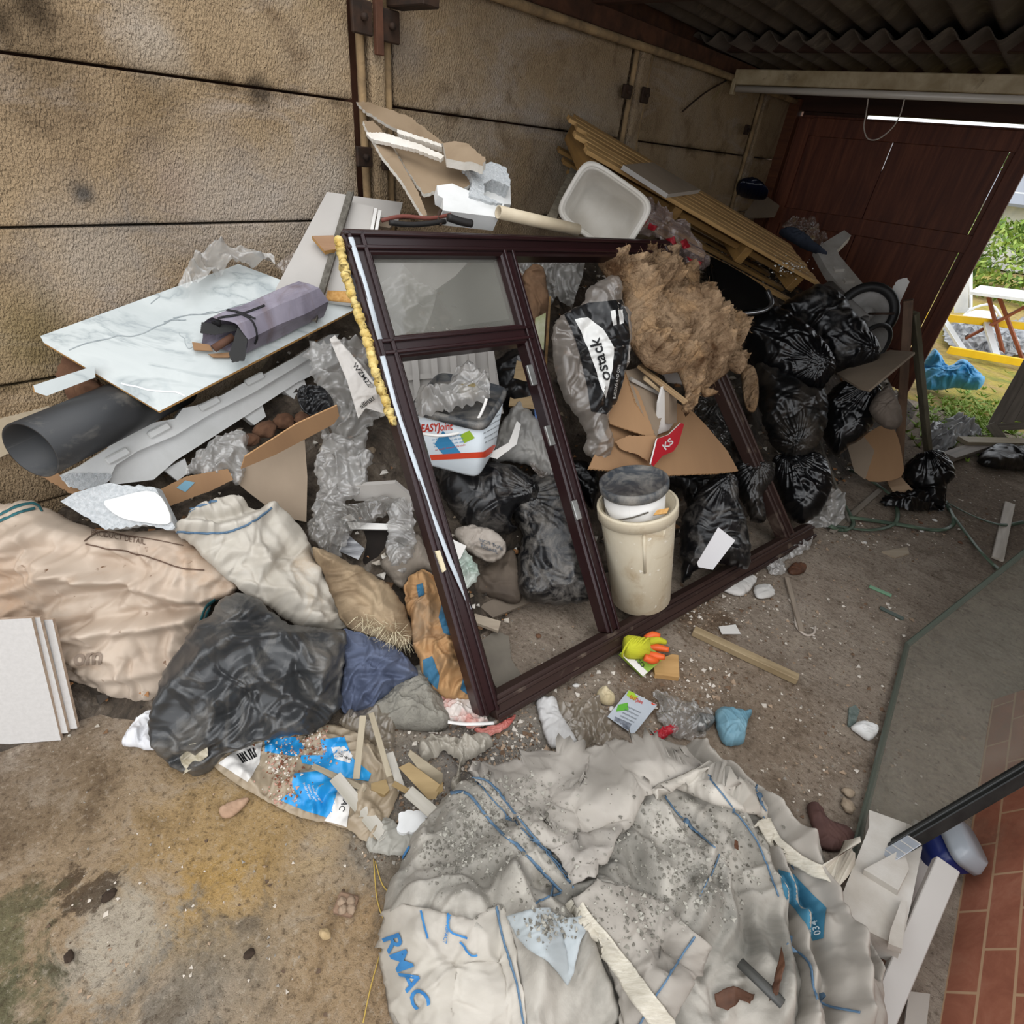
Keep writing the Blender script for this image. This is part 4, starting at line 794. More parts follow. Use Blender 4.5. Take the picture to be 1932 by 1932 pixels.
textpx(bvb, 'ostack', (1153, 716), (-8.5, -30.), (-30., 8.5), M_BPR, o, 'lettering', .0045, .012)
for q in ((1155, 592), (1168, 590)): drape('logo_bar', [bp], [(q[0]-3, q[1]-5), (q[0]+6, q[1]-7), (q[0]+8, q[1]+20), (q[0]+1, q[1]+22)], M_WPR, o, .003, 0, 60)
textpx(bvh_of([o, bp]), 'BUILDING AND CORE', (1160, 752), (1.0, -6.5), (-7., -1.), M_WPR, o, 'lettering', .003, .0)
tg(slab('timber_splinter', [(1106, 480), (1113, 484), (1110, 500), (1086, 588), (1078, 590), (1098, 520)], PN(1098, 535, 'z', .86, up=.1), .02, wood('pale torn wood', 'd8d0bf', 'c2b79f'), None, .002, 3), 'pale splintered batten standing behind the black printed sack', 'batten')
o = sheet('plastic_sheet', [(968, 480), (1010, 478), (1060, 480), (1105, 478), (1100, 520), (1085, 560), (1078, 585), (1050, 560), (1030, 590), (1010, 560), (985, 520)], PN(1040, 525, 'h', .16, up=.2), FILMP, None, 0, 2200, 'film', 1.6, 9); tg(o, 'clear plastic sheet bunched under the window top rail', 'plastic sheet')
tg(slab('wood_strip', [(1036, 560), (1040, 558), (1030, 720), (1024, 722)], PN(1032, 640, 'h', .2, up=.1), .012, SW2), 'thin brown strip standing behind the window mullion', 'batten')
o = pillow('paper_sack', [(985, 520), (1020, 500), (1035, 560), (1030, 640), (1005, 660), (990, 600)], PN(1012, 580, 'h', .13, up=.2), .05, mat('tan crumpled paper', '8d6d52', '6e5540', sc=7, rough=.9), None, .6, 1200, 'paper', 1.3, 3); tg(o, 'tan crumpled paper behind the window mullion', 'paper')
tg(slab('carton_scrap', [(1010, 600), (1030, 590), (1026, 660), (1008, 655)], PN(1018, 630, 'h', .2, up=.2), .01, mat('green yellow carton', '9aa06a', 'c9c7b0', sc=12, rough=.7)), 'small green and white carton scrap behind the window mullion', 'carton')
# flattened cardboard box
pc = P3((1112, 885, 'z', .56), (1390, 890, 'z', .44), (1245, 760, 'z', .66)); e = E('cardboard_box', 'flattened brown cardboard box poking out of the window opening', 'cardboard box', pc(1250, 880))
slab('base_panel', [(1110, 884), (1150, 800), (1160, 770), (1240, 745), (1300, 770), (1330, 800), (1372, 850), (1393, 888), (1350, 893), (1250, 897), (1180, 890)], pc, .008, CARD, e, .003, 3, CARDE)
pf = P3((1240, 830, 'z', .62), (1140, 770, 'z', .70), (1180, 690, 'z', .82)); slab('flap', [(1238, 828), (1152, 800), (1140, 770), (1150, 735), (1175, 700), (1205, 740)], pf, .006, CARD, e, .003, 4, CARDE)
pf = P3((1240, 826, 'z', .62), (1255, 740, 'z', .72), (1180, 690, 'z', .82)); slab('flap', [(1239, 826), (1200, 760), (1180, 700), (1215, 690), (1250, 735), (1250, 780)], pf, .005, CARDL, e, .003, 5, CARDE)
pf = P3((1170, 830, 'z', .62), (1240, 828, 'z', .63), (1225, 870, 'z', .56)); slab('torn_flap', [(1160, 833), (1185, 822), (1238, 822), (1228, 858), (1222, 870), (1205, 858), (1172, 848)], pf, .005, CARD, e, .003, 6, CARDE)
pf = P3((1232, 875, 'z', .57), (1290, 800, 'z', .64), (1240, 830, 'z', .64)); o = slab('red_flap', [(1228, 876), (1240, 828), (1262, 820), (1285, 798), (1291, 800), (1280, 838), (1270, 852), (1250, 860), (1233, 880)], pf, .006, mat('glossy red card', 'b81f2e', rough=.3), e, 0, 7, WHITEP); tag(o, 'red printed flap')
textpx([o], 'KS', (1254, 850), (15., -14.), (-10., -13.), M_WPR, e, 'lettering', .002, .02)
pb = P3((1245, 790, 'z', .66), (1262, 720, 'z', .80), (1275, 790, 'z', .64)); e = E('window_trim', 'cream L shaped plastic trim standing in the cardboard box', 'trim', pb(1255, 810), kind='thing')
slab('trim_face', [(1252, 725), (1262, 740), (1275, 752), (1277, 790), (1262, 812), (1240, 820), (1243, 760)], pb, .01, WHITEP, e); slab('trim_return', [(1262, 740), (1277, 748), (1277, 798), (1262, 800)], pb.off(.02), .02, CARDL, e)
for i, (q, zz, l) in enumerate(([((1205, 690), (1295, 760)), .78, 'upper thin timber lath under the mineral wool'], [((1215, 712), (1270, 756)), .75, 'short lath beside the cream trim under the mineral wool'], [((1190, 715), (1255, 748)), .74, 'grey white lath resting on the cardboard box flap'])):
    tg(bar('timber_lath', A(*q[0], 'z', zz+.05), A(*q[1], 'z', zz-.03), .025, .014, wood('lath %d' % i, ('b49872', 'bfa888', 'b5b0a8')[i], ('8f7453', '9b8562', '98928a')[i])), l, 'lath')
tg(slab('panel_scrap', [(1240, 690), (1290, 705), (1305, 725), (1260, 720)], PN(1270, 708, 'z', .72, up=.6), .012, WHITEP, None, .003, 3), 'white panel scrap tucked under the mineral wool', 'board')
o = pillow('plastic_bag', [(1290, 770), (1320, 730), (1350, 725), (1385, 745), (1392, 790), (1380, 830), (1350, 850), (1310, 810)], PN(1345, 790, 'h', .12), .08, FILMK, None, .6, 1800, 'film', 1, 7, edge=.15); tg(o, 'smoky translucent bag behind the cardboard box', 'plastic bag')
# --- boards, marble panel and things on the left of the window
pl = P3((640, 365, 'x', XW+.07), (520, 556, 'x', -1.93), (692, 578, 'x', -1.74))
tg(slab('white_board', [(618, 363), (760, 382), (752, 412), (700, 408), (690, 470), (640, 440)], pl.off(-.03), .018, WHITEB, None, 0, 1, WHITEP), 'grey white cabinet board furthest back against the wall', 'board')
tg(slab('white_board', [(617, 362), (660, 368), (612, 568), (517, 556), (520, 545)], pl.off(.012), .02, WHITEB, None, 0, 2, WHITEP), 'tall grey white cabinet board left of the gritty metal strip', 'board')
o = slab('white_board', [(655, 380), (705, 390), (695, 470), (680, 575), (606, 567), (608, 545)], pl.off(-.004), .018, WHITEB, None, 0, 3, WHITEP); tg(o, 'white board with bare chipboard end right of the gritty metal strip', 'board')
drape('bare_end', [o], [(606, 548), (682, 551), (690, 575), (604, 566)], CHIP, o, .002, .001, 60)
for i, x in enumerate((706, 714)): tg(slab('white_trim', [(x, 392+i*4), (x+6, 393+i*4), (x-10, 480), (x-16, 480)], pl.off(.01), .012, WHITEP), ('slim white trim beside the chipboard ended board', 'slim white trim nearest the window top corner')[i], 'trim')
tg(slab('dark_gap_board', [(760, 382), (752, 412), (735, 430), (700, 424), (702, 408)], pl.off(-.05), .015, CARDL), 'dim grey board behind the white boards', 'board')
M_ANG = mat('gritty galvanised steel', '6c675e', '4d483f', sc=60, rough=.7, bump=.6, bsc=130, bd=.003, coord='Object'); a, b = pl.off(.026)(661, 362), pl.off(.03)(590, 606)
e = E('metal_bead_strip', 'gritty grey metal strip propped across the white boards', 'metal strip', b); bar('web', a, b, .022, .004, M_ANG, e, pl.n, .001); bar('lip', a+pl.e1*.011, b+pl.e1*.011, .004, .02, M_ANG, e, pl.n, .001)
tg(slab('wood_block', [(588, 445), (630, 444), (634, 470), (612, 473)], pl.off(.05), .022, wood('planed offcut', '9d7a5c', '87674a'), None, 0, 1, CHIP), 'small planed wood offcut wedged at the window top corner', 'wood offcut')
# marble effect panel
def m_marble():
    t = NT('white marble print'); b = t.b; v = t.coord('UV'); b.inputs['Roughness'].default_value = .22
    c = t.ramp(t.noise(v, 3, 6, .6, .8), [(.3, rgb('aeb4b3')), (.55, rgb('bfc4c2')), (.7, rgb('a8afb0'))])
    r = t.noise(t.coord('UV', (1, 2.2, 1), (0, 0, .5)), 2.1, 5, .55, 1.3); m1 = t.n('Math', operation='SUBTRACT'); t.l(r, m1.inputs[0]); m1.inputs[1].default_value = .5
    m2 = t.n('Math', operation='ABSOLUTE'); t.l(m1.outputs[0], m2.inputs[0]); c = t.mix(t.ramp(m2.outputs[0], [(0, (.75, .75, .75)), (.012, (.4, .4, .4)), (.05, (0, 0, 0))]), c, rgb('8f9798'))
    t.l(c, b.inputs['Base Color']); return t.m
M_MAR = m_marble(); pm = P3((78, 638, 'x', -2.05), (452, 498, 'x', -2.05), (300, 776, 'z', .755))
o = slab('marble_board', [(76, 634), (450, 498), (530, 528), (560, 545), (680, 578), (300, 776), (82, 646)], pm, .012, M_MAR, None, 0, 1, CHIP); tg(o, 'white marble effect panel with grey veins lying flat on the heap', 'panel')
M_VEIN = mat('grey vein ink', '7d8688', 'a3a9aa', sc=30, rough=.25); rngv = np.random.default_rng(11)
for pts, w in (([(130, 658), (200, 640), (260, 632), (310, 610), (355, 605)], 1.5), ([(310, 610), (340, 598), (400, 590), (455, 600)], 1.2), ([(330, 600), (420, 585), (520, 560)], 1.), ([(285, 572), (300, 560), (288, 545), (300, 530)], 1.1), ([(340, 625), (350, 650), (365, 660)], .9), ([(225, 722), (280, 735), (350, 745)], 2.2)):
    strip([o], [(a+rngv.normal()*2, b+rngv.normal()*2) for a, b in spline(pts, 3, False)], w*1.3, M_VEIN if w < 2 else mat('clear tape', 'e6e7e8', rough=.15), o, 'vein' if w < 2 else 'tape', .0012, 0, 60)
tg(slab('marble_offcut', [(63, 727), (178, 690), (180, 712), (88, 747), (66, 740)], P3((66, 735, 'z', .84), (180, 700, 'z', .86), (88, 747, 'z', .82)).off(0), .03, M_MAR, None, 0, 4, CHIP), 'narrow marble effect offcut poking out left of the panel', 'offcut')
M_PIPE = mat('black soil pipe', '2c2d2e', '37383a', sc=4, rough=.45, dirt='77736b', dsc=4, damt=.36, stretch=(.4, 1, 1)); a, b = aX(58, 850, -1.74), aX(300, 738, -1.99)
dd = unit(b-a); tg(tube('soil_pipe', [a, a+dd*.55], .078, M_PIPE, None, 40, inner=.94), 'fat black plastic pipe, open end showing, under the marble panel', 'pipe')
M_TERR = mat('brown pulp', '765640', '54392a', sc=14, rough=.95, bump=.6, bsc=40, bd=.006, coord='Object')
tg(slab('card_tray', [(104, 705), (120, 668), (150, 690), (215, 745), (230, 740), (165, 775), (140, 775)], P3((110, 700, 'x', -2.03), (215, 750, 'x', -1.95), (140, 775, 'x', -1.98)), .03, M_TERR, None, .005, 3), 'brown moulded card tray behind the marble offcut', 'card tray')
tg(rock('stone_lump', A(168, 735, 'x', -1.97), (.04, .035, .03), M_TERR, None, 4), 'round brown lump sitting in the moulded card tray', 'stone')
tg(slab('concrete_slab', [(-40, 800), (92, 766), (104, 778), (30, 850), (-40, 880)], P3((0, 795, 'x', -2.075), (100, 770, 'x', -2.07), (10, 860, 'x', -2.03)), .03, mat('pale slab', 'a89a84', '8f8069', sc=7, rough=.9, dirt='6f6048', damt=.3), None, .003, 3), 'pale flat slab by the wall behind the black pipe', 'slab')
o = sheet('plastic_sheet', [(335, 540), (370, 480), (405, 466), (480, 475), (515, 480), (520, 498), (490, 505), (450, 500), (400, 520), (352, 545)], P3((350, 540, 'x', -1.99), (515, 490, 'x', -2.0), (410, 470, 'x', -2.05)), film('cloudy polythene', 'd9d8d4', .75, .25), None, 0, 1800, 'film', 1.4, 3); tg(o, 'cloudy crumpled plastic between the wall and the marble panel', 'plastic sheet')
o = sheet('plastic_sheet', [(520, 500), (560, 470), (600, 420), (590, 470), (540, 530)], P3((520, 500, 'x', -1.98), (600, 430, 'x', -2.03), (540, 530, 'x', -1.95)), FILMB, None, 0, 900, 'film', .8, 13); tg(o, 'grey film strip beside the tall cabinet board', 'plastic sheet')
# paper wrapped bundle on the marble panel
pbx = pm.off(.10); M_WRAP = mat('mottled purple grey paper', '6c6672', '8a8490', sc=9, rough=.5, dirt='5a4338', dsc=5, damt=.35); M_BLK = mat('black inner paper', '1b1a19', rough=.6)
e = E('wrapped_bundle', 'grey purple paper wrapped bundle tied with black string on the marble panel', 'bundle', pm(480, 640)); B_ = lambda x, y, h: pm.off(h)(x, y)
V = [B_(378, 610, .075), B_(450, 618, .105), B_(470, 610, .1), B_(452, 682, .012), B_(372, 655, .01), B_(497, 538, .07), B_(545, 535, .1), B_(580, 555, .09), B_(590, 615, .01), B_(500, 600, .0)]
V = [B_(382, 610, .06), B_(402, 598, .1), B_(448, 612, .11), B_(470, 640, .08), B_(462, 668, .012), B_(380, 652, .008)]; off = np.array(pm(575, 572)-pm(424, 640)); V2 = [v+off for v in V]
VV = np.array(V+V2); F = [(i, (i+1) % 6, (i+1) % 6+6, i+6) for i in range(6)]+[tuple(range(6, 12))]
bm = bmesh.new(); vs = [bm.verts.new(v) for v in VV]; [bm.faces.new([vs[i] for i in f]) for f in F]; bmesh.ops.subdivide_edges(bm, edges=bm.edges[:], cuts=5, use_grid_fill=True); bmesh.ops.triangulate(bm, faces=[f for f in bm.faces if len(f.verts) > 4]); bm.verts.index_update(); X = np.array([v.co[:] for v in bm.verts]); FF = [[v.index for v in f.verts] for f in bm.faces]; bm.free()
X = X+.006*np.stack([perlin(X[:, 0]*18, X[:, 1]*18+X[:, 2]*11, s) for s in (1, 2, 3)], 1); wb_ = link('wrapping_paper', X, FF, M_WRAP, e, False, X[:, :2]*1.2)
slab('torn_flap', [(380, 608), (448, 614), (444, 624), (405, 632), (378, 628)], PN(415, 622, 'z', B_(415, 622, .06)[2], up=.1), .004, M_BLK, e, .002); slab('torn_flap', [(448, 618), (470, 610), (462, 680), (438, 684), (432, 668)], PN(452, 650, 'z', B_(452, 650, .07)[2], up=.1), .004, M_BLK, e, .002)
slab('card_flap', [(362, 645), (395, 650), (402, 662), (366, 660)], pm.off(.02), .004, CARD, e); slab('card_flap', [(393, 668), (440, 664), (432, 674), (402, 674)], pm.off(.012), .004, CARD, e)
tube('cardboard_tube', [B_(403, 658, .035), B_(440, 635, .045)], .012, mat('brown card tube', '5a3d2e', rough=.8), e, 14, inner=.82)
bvw = bvh_of([wb_]); M_STR = mat('black string', '151417', rough=.7)
for pts in ([(395, 602), (430, 598), (460, 592), (500, 577)], [(420, 584), (450, 590), (482, 602)], [(452, 592), (475, 605), (484, 630), (480, 648)]): drape_ = strip([wb_], pts, 3.2, M_STR, e, 'string', .004, .002, 120)
# white polystyrene trough with castellated edge
pe_ = P3((190, 905, 'z', .51), (650, 655, 'z', .77), (300, 895, 'z', .485)); e = E('polystyrene_trough', 'long white polystyrene trough with notched edge under the marble panel', 'polystyrene', pe_(400, 800))
slab('trough_floor', [(200, 880), (380, 790), (560, 690), (640, 640), (664, 672), (560, 722), (440, 800), (330, 870), (290, 905), (210, 915)], pe_, .05, EPS, e)
pw_ = pe_.off(.045); slab('notched_wall', [(113, 898), (150, 880), (205, 845), (208, 826), (222, 810), (258, 808), (275, 800), (330, 790), (345, 770), (370, 765), (420, 745), (460, 722), (480, 716), (560, 672), (620, 632), (640, 630), (628, 650), (480, 740), (400, 780), (330, 822), (262, 850), (218, 878), (210, 897), (165, 905), (130, 920)], pw_, .06, EPS, e)
for q in ((222, 860), (300, 812), (395, 762), (480, 715)): box('rib_block', pw_.off(.004)(*q), (unit(pe_(560, 690)-pe_(200, 880)), np.cross(pe_.n, unit(pe_(560, 690)-pe_(200, 880))), pe_.n), (.035, .012, .014), EPS, e, .004)
for q in ((335, 905), (480, 800), (560, 755)):
    P = [(q[0]-26, q[1]-18), (q[0]+14, q[1]-40), (q[0]+22, q[1]-14), (q[0], q[1]+2)]; slab('foot_block', P, pe_.off(-.02), .05, EPS, e)
slab('broken_end', [(112, 897), (140, 892), (205, 893), (212, 900), (196, 915), (150, 925), (128, 916)], pw_.off(.006), .05, EPSR, e, .005, 3)
pq = P3((130, 965, 'z', .55), (320, 990, 'z', .5), (240, 915, 'z', .60)); e = E('polystyrene_corner', 'broken white polystyrene corner on the stained tarpaulin', 'polystyrene', pq(230, 960))
slab('corner_body', [(114, 946), (140, 930), (200, 912), (285, 918), (296, 925), (330, 995), (320, 1000), (270, 990), (200, 1000), (160, 975)], pq, .06, EPSR, e, .006, 5, ragedges=(2, 3, 5, 6, 7, 8))
slab('cup_face', [(196, 950), (215, 940), (292, 928), (322, 985), (268, 985), (225, 975)], pq.off(.008), .012, EPS, e, sm=4)
# cardboard and film in front of the trough
tg(slab('cardboard_strip', [(455, 885), (462, 862), (560, 800), (636, 765), (640, 785), (630, 800), (520, 858)], P3((455, 880, 'z', .58), (638, 780, 'z', .72), (520, 820, 'z', .68)), .006, CARD, None, .0, 3, CARDE), 'long brown cardboard box side below the polystyrene trough', 'cardboard')
tg(slab('cardboard_sheet', [(440, 905), (470, 870), (575, 830), (580, 900), (578, 985), (530, 975), (470, 930)], P3((450, 900, 'z', .5), (575, 835, 'z', .58), (560, 980, 'z', .36)), .006, CARDL, None, .0, 3, CARDE), 'flat pale brown cardboard sheet above the woven sack', 'cardboard')
e_ = slab('carton_scrap', [(300, 925), (350, 900), (430, 885), (440, 905), (400, 925), (320, 955)], P3((300, 930, 'z', .50), (430, 890, 'z', .54), (330, 950, 'z', .46)), .006, CARD, None, .002, 3, CARDE); tg(e_, 'brown carton edge with blue sticker under the polystyrene', 'cardboard'); drape('blue_sticker', [e_], [(333, 920), (350, 906), (368, 910), (350, 928)], mat('blue sticker', '6f98ab', rough=.5), e_, .002, 0, 40)
tg(slab('brown_board', [(55, 885), (85, 880), (160, 920), (140, 935)], P3((60, 885, 'z', .52), (155, 920, 'z', .5), (85, 880, 'z', .53)), .01, CARD, None, .004, 4), 'torn brown board edge below the black pipe', 'cardboard')
M_CHAR = bagmat('charred polythene', '131416', None, rough=.4); o = pillow('burnt_plastic', [(560, 742), (575, 728), (600, 730), (618, 740), (630, 760), (625, 790), (612, 775), (590, 782), (570, 772)], PN(595, 757, 'z', .74), .04, M_CHAR, None, .6, 1500, 'lump', 1.3, 5, edge=.1); tg(o, 'lump of charred black plastic beside the polystyrene trough', 'plastic')
for i, (q, r) in enumerate((((500, 810), .05), ((535, 795), .045), ((570, 790), .04), ((470, 830), .035))): tg(rock('brown_lump', A(*q, 'z', .57), (r*.9, r*.7, r*.6), M_TERR, None, 20+i), ('largest brown lump in the gap under the polystyrene trough', 'second brown lump in the gap under the trough, next to the largest', 'brown lump below the charred plastic', 'smallest brown lump at the left of the gap under the trough')[i], 'stone')
for i, (px, an, T, lb) in enumerate((
  ([(350, 890), (380, 850), (420, 820), (465, 815), (468, 860), (450, 912), (420, 905), (385, 895)], (410, 865, 'z', .56), .05, 'clear plastic bag hanging under the polystyrene trough'),
  ([(575, 660), (610, 640), (660, 640), (690, 660), (715, 760), (710, 800), (680, 850), (640, 840), (612, 800), (600, 740), (585, 700)], (650, 740, 'z', .72), .05, 'clear plastic bag beside the yellow foam strip'),
  ([(600, 850), (640, 820), (680, 840), (700, 880), (680, 930), (640, 960), (612, 930), (590, 890)], (640, 890, 'z', .5), .05, 'bunched clear plastic left of the window stile'),
  ([(590, 780), (610, 830), (605, 900), (590, 960), (600, 1000), (640, 1030), (655, 1010), (630, 960), (640, 900), (625, 830), (610, 790)], (615, 920, 'z', .46), .03, 'long clear plastic strip trailing over the cardboard sheet'),
  ([(600, 940), (650, 950), (700, 945), (740, 935), (755, 950), (735, 965), (700, 985), (650, 1010), (640, 1050), (600, 1030), (585, 990)], (660, 985, 'z', .37), .04, 'clear plastic sheet over the dark broken box'),
  ([(735, 960), (765, 940), (785, 980), (780, 1050), (760, 1080), (735, 1060), (730, 1010)], (758, 1015, 'z', .33), .03, 'greenish clear film beside the lower window stile'))):
    f = FILMP if i not in (4,) else FILM; o = pillow('plastic_bag' if T > .04 else 'plastic_film', px, PN(*an, up=.3), T, f, None, .25, 1900, 'film', 1.15, 30+i, edge=.12); tg(o, lb, 'plastic bag' if T > .04 else 'plastic film')
o = sheet('paper_bag', [(622, 640), (632, 632), (690, 700), (720, 740), (738, 785), (690, 770), (676, 790), (655, 720)], PN(680, 710, 'z', .80, up=.2), mat('white paper bag', 'd9d4ce', 'c6bfb7', sc=4, rough=.6, dirt='96897c', damt=.2), None, .002, 1200, 'paper', 1, 6); tg(o, 'white paper bag with black lettering propped beside the foam strip', 'paper bag')
bvp = bvh_of([o]); textpx(bvp, 'WZM22', (665, 690), (9., 12), (9., -9.), M_BPR, o, 'lettering', .003, .005); textpx(bvp, 'allinsu', (682, 772), (10., -8.), (-8., -12.), M_BPR, o, 'lettering', .003, .005)
# grey panels, dark broken box, between the sack and the stile
tg(slab('grey_board', [(650, 918), (745, 912), (790, 950), (785, 965), (715, 945), (670, 945)], P3((655, 920, 'z', .46), (780, 955, 'z', .40), (745, 912, 'z', .50)), .018, WHITEB, None, 0, 2), 'grey panelled board beside the lower window stile', 'board')
pdk = P3((655, 985, 'z', .34), (780, 1000, 'z', .34), (720, 1080, 'z', .22)); e = E('broken_box', 'dark hollow box with white rim under the grey panelled board', 'box', pdk(700, 1040))
slab('box_back', [(655, 985), (775, 990), (770, 1060), (690, 1075), (640, 1040)], pdk.off(-.04), .01, mat('dark brown inside', '2a211b', '1c1612', sc=5, rough=.9), e); slab('white_rim', [(655, 985), (776, 990), (774, 1000), (660, 998)], pdk.off(.01), .03, WHITEP, e)
slab('ribbed_insert', [(640, 1040), (652, 1005), (688, 1035), (676, 1056)], pdk.off(.02), .008, mat('clear ribbed plastic', 'b8b9bb', '55565a', sc=60, rough=.3, stretch=(.1, 1, 1)), e)
o = pillow('grey_cloth', [(720, 1060), (760, 1030), (790, 1010), (815, 1060), (830, 1090), (800, 1075), (775, 1090), (760, 1110), (735, 1090)], PN(770, 1060, 'z', .25), .04, mat('grey brown rag', '8d8377', '6f665b', sc=6, rough=.9), None, .5, 1400, 'cloth', 1.4, 7); tg(o, 'grey rag in strips beside the window stile', 'cloth')
tg(slab('clip_strip', [(822, 1040), (830, 1038), (842, 1075), (836, 1080)], WPL.off(.02), .008, mat('cream plastic clip', 'd6c9a8', rough=.5)), 'short cream plastic strip lying on the left window stile', 'clip')
# ------------------ seen through the left light of the window
def wl_(px, py, depth): return WPL.off(-depth)(px, py)
pg = PN(840, 720, 'h', .12, up=.15); e = E('ribbed_panel', 'grey white ribbed plastic panel behind the branded bucket', 'panel', pg(840, 750)); slab('panel_face', [(755, 668), (930, 650), (950, 780), (780, 790)], pg, .02, WHITEB, e)
for i in range(5): x = 775+i*36; slab('rib', [(x, 664-i*3), (x+12, 663-i*3), (x+22, 785), (x+10, 786)], pg.off(.025), .025, WHITEB, e)
for y in (700, 740): slab('cross_rib', [(765, y+8), (935, y-6), (937, y+4), (767, y+18)], pg.off(.018), .02, WHITEB, e)
o = sheet('plastic_sheet', [(700, 560), (760, 500), (800, 540), (826, 545), (815, 590), (800, 625), (760, 630), (735, 640), (715, 600)], PN(765, 580, 'h', .17, up=.2), FILMP, None, 0, 1600, 'film', 1.3, 23); tg(o, 'clear plastic crumpled behind the window glass', 'plastic sheet')
tg(slab('grey_board', [(700, 480), (900, 475), (860, 520), (720, 620)], PN(790, 530, 'h', .1, up=.4), .015, WHITEB, None, 0, 5), 'grey board sloping behind the window glass', 'board')
tg(slab('dark_board', [(820, 530), (930, 480), (960, 520), (975, 600), (830, 620)], PN(890, 560, 'h', .08, up=.3), .015, mat('dim grey green board', '5d5b52', '4c4a42', sc=4, rough=.6)), 'dark grey green board behind the window glass', 'board')
# branded bucket
cb = A(870, 800, 'h', .17); cb = wl_(868, 803, .24); M_BUC = mat('white bucket plastic', 'd5dce0', 'c9d2d8', sc=4, rough=.35, coord='Object'); M_LID = mat('dark grey lid', '33373c', '43474c', sc=6, rough=.4, coord='Object', dirt='8c877f', dsc=9, damt=.46)
upb = unit(np.array([.1, -.12, 1.0])); fwd = tocam(cb); ex = unit(np.cross(upb, fwd)); ang = math.radians(-20); ey = np.cross(upb, ex); ex, ey = ex*math.cos(ang)+ey*math.sin(ang), -ex*math.sin(ang)+ey*math.cos(ang)
sc_ = np.linalg.norm(cb-O)/FPX; rb = 66*sc_; hb = 113*sc_
e = E('branded_bucket', 'white jointing compound bucket with red lettering seen through the window frame', 'bucket', cb-upb*hb*.6)
body = loft('bucket_body', cb-upb*hb*.55, (ex, ey, upb), [(rb*.9, rb*.9, 0), (rb*.92, rb*.92, .01), (rb*1.02, rb*1.02, hb*1.0)], M_BUC, e, 7, 56)
loft('lid', cb-upb*hb*.55, (ex, ey, upb), [(rb*1.03, rb*1.03, hb*.98), (rb*1.07, rb*1.07, hb*.99), (rb*1.07, rb*1.07, hb*1.08), (rb*.98, rb*.98, hb*1.11), (rb*.95, rb*.95, hb*1.04), (.01, .01, hb*1.03)], M_LID, e, 7, 56)
bvb = bvh_of([body]); M_RL = mat('red ink', 'c23a2a', rough=.5); M_BL2 = mat('blue ink', '3f8fc0', rough=.5); M_GL2 = mat('green ink', '9fc23a', rough=.5); M_TX = mat('grey ink', '5a5f66', rough=.5); M_RB = mat('red orange ink', 'd84a2e', rough=.5)
drape('print_band', bvb, [(811, 858), (912, 852), (950, 826), (953, 836), (915, 863), (814, 868)], M_RB, e, .0015, 0, 300)
drape('print_triangle', bvb, [(836, 812), (876, 862), (842, 864), (820, 838)], M_BL2, e, .0012, 0, 100); drape('print_triangle', bvb, [(868, 820), (886, 812), (896, 826), (876, 836)], M_GL2, e, .0012, 0, 60); drape('print_triangle', bvb, [(858, 788), (882, 780), (876, 796)], M_GL2, e, .0012, 0, 50)
textpx(bvb, 'EASYJoint', (794, 815), (14.6, -1.2), (1.5, -21), M_RL, e, 'lettering', .002, .025)
for k in range(4): textpx(bvb, 'no weeds between the slabs', (815+k*2, 831+k*6.5), (5.0, -.9), (.6, -5.5), M_BL2 if k < 3 else M_RL, e, 'lettering', .0016, .0, 1)
for k in range(6): textpx(bvb, 'fill, sweep and leave', (908+k*1.2, 792+k*9), (4.2, -2.3), (.4, -5.), M_TX, e, 'lettering', .0016, .0, 1)
for k in range(4): drape('pictogram', bvb, [(908+k*9, 782-k*5), (914+k*9, 779-k*5), (915+k*9, 788-k*5), (909+k*9, 791-k*5)], M_TX, e, .0015, 0, 20)
P = [WPL.off(-.1)(*q) for q in ((795, 818), (830, 822), (870, 815), (898, 795), (912, 770), (918, 752))]; P = [cb+unit(p_-O)*0+(p_-O)*((np.linalg.norm(cb-O)-rb*1.12)/np.linalg.norm(p_-O))-(cb-O)*0-(cb-O)+(cb-O)+0*cb+O-cb for p_ in P]
tube('handle', P, .0055, WHITEP, e, 8, sm=4)
o = pillow('plastic_bag', [(780, 765), (800, 740), (840, 715), (880, 690), (915, 700), (930, 718), (925, 750), (890, 770), (840, 775), (795, 790)], PL(cb+upb*hb*.66+tocam(cb)*.02, tocam(cb)+np.array([0, 0, 1.1])), .06, FILMP, None, .2, 2200, 'film', 1.2, 44, edge=.12); tg(o, 'clear plastic bag of dirty scraps lying on the bucket lid', 'plastic bag')
tg(rock('dirty_sponge', cb+upb*hb*.68+ex*.03, (.035, .03, .03), mat('dirty sponge', '9a8a63', '6d6040', sc=30, rough=1, bump=.8, bsc=60, bd=.01, coord='Object'), None, 7), 'dirty yellow sponge inside the clear bag on the bucket', 'sponge')
# bags
blackbag([(815, 880), (830, 868), (900, 868), (960, 880), (1000, 900), (1018, 925), (1010, 955), (975, 962), (960, 985), (975, 1000), (930, 1012), (880, 1000), (850, 960), (825, 915)], (915, 935, 'z', .36), .12, 'black bag lying on its side below the branded bucket', BAGD, (1000, 940, .12, .012, 5), seed=3)
blackbag([(975, 925), (990, 905), (1030, 898), (1070, 905), (1090, 930), (1100, 990), (1118, 1080), (1122, 1120), (1090, 1138), (1020, 1140), (985, 1125), (975, 1070), (985, 1010), (965, 975), (952, 965)], (1045, 1030, 'z', .22), .11, 'dusty black bag standing on the floor behind the mullion', BAGDD, (985, 950, .15, .014, 5), seed=8)
blackbag([(915, 720), (935, 680), (985, 660), (1010, 690), (1030, 740), (1050, 800), (1045, 850), (1010, 800), (960, 770), (935, 760)], (985, 740, 'h', .14), .08, 'black bag behind the branded bucket and wood block', BAG, None, seed=12, n=2500)
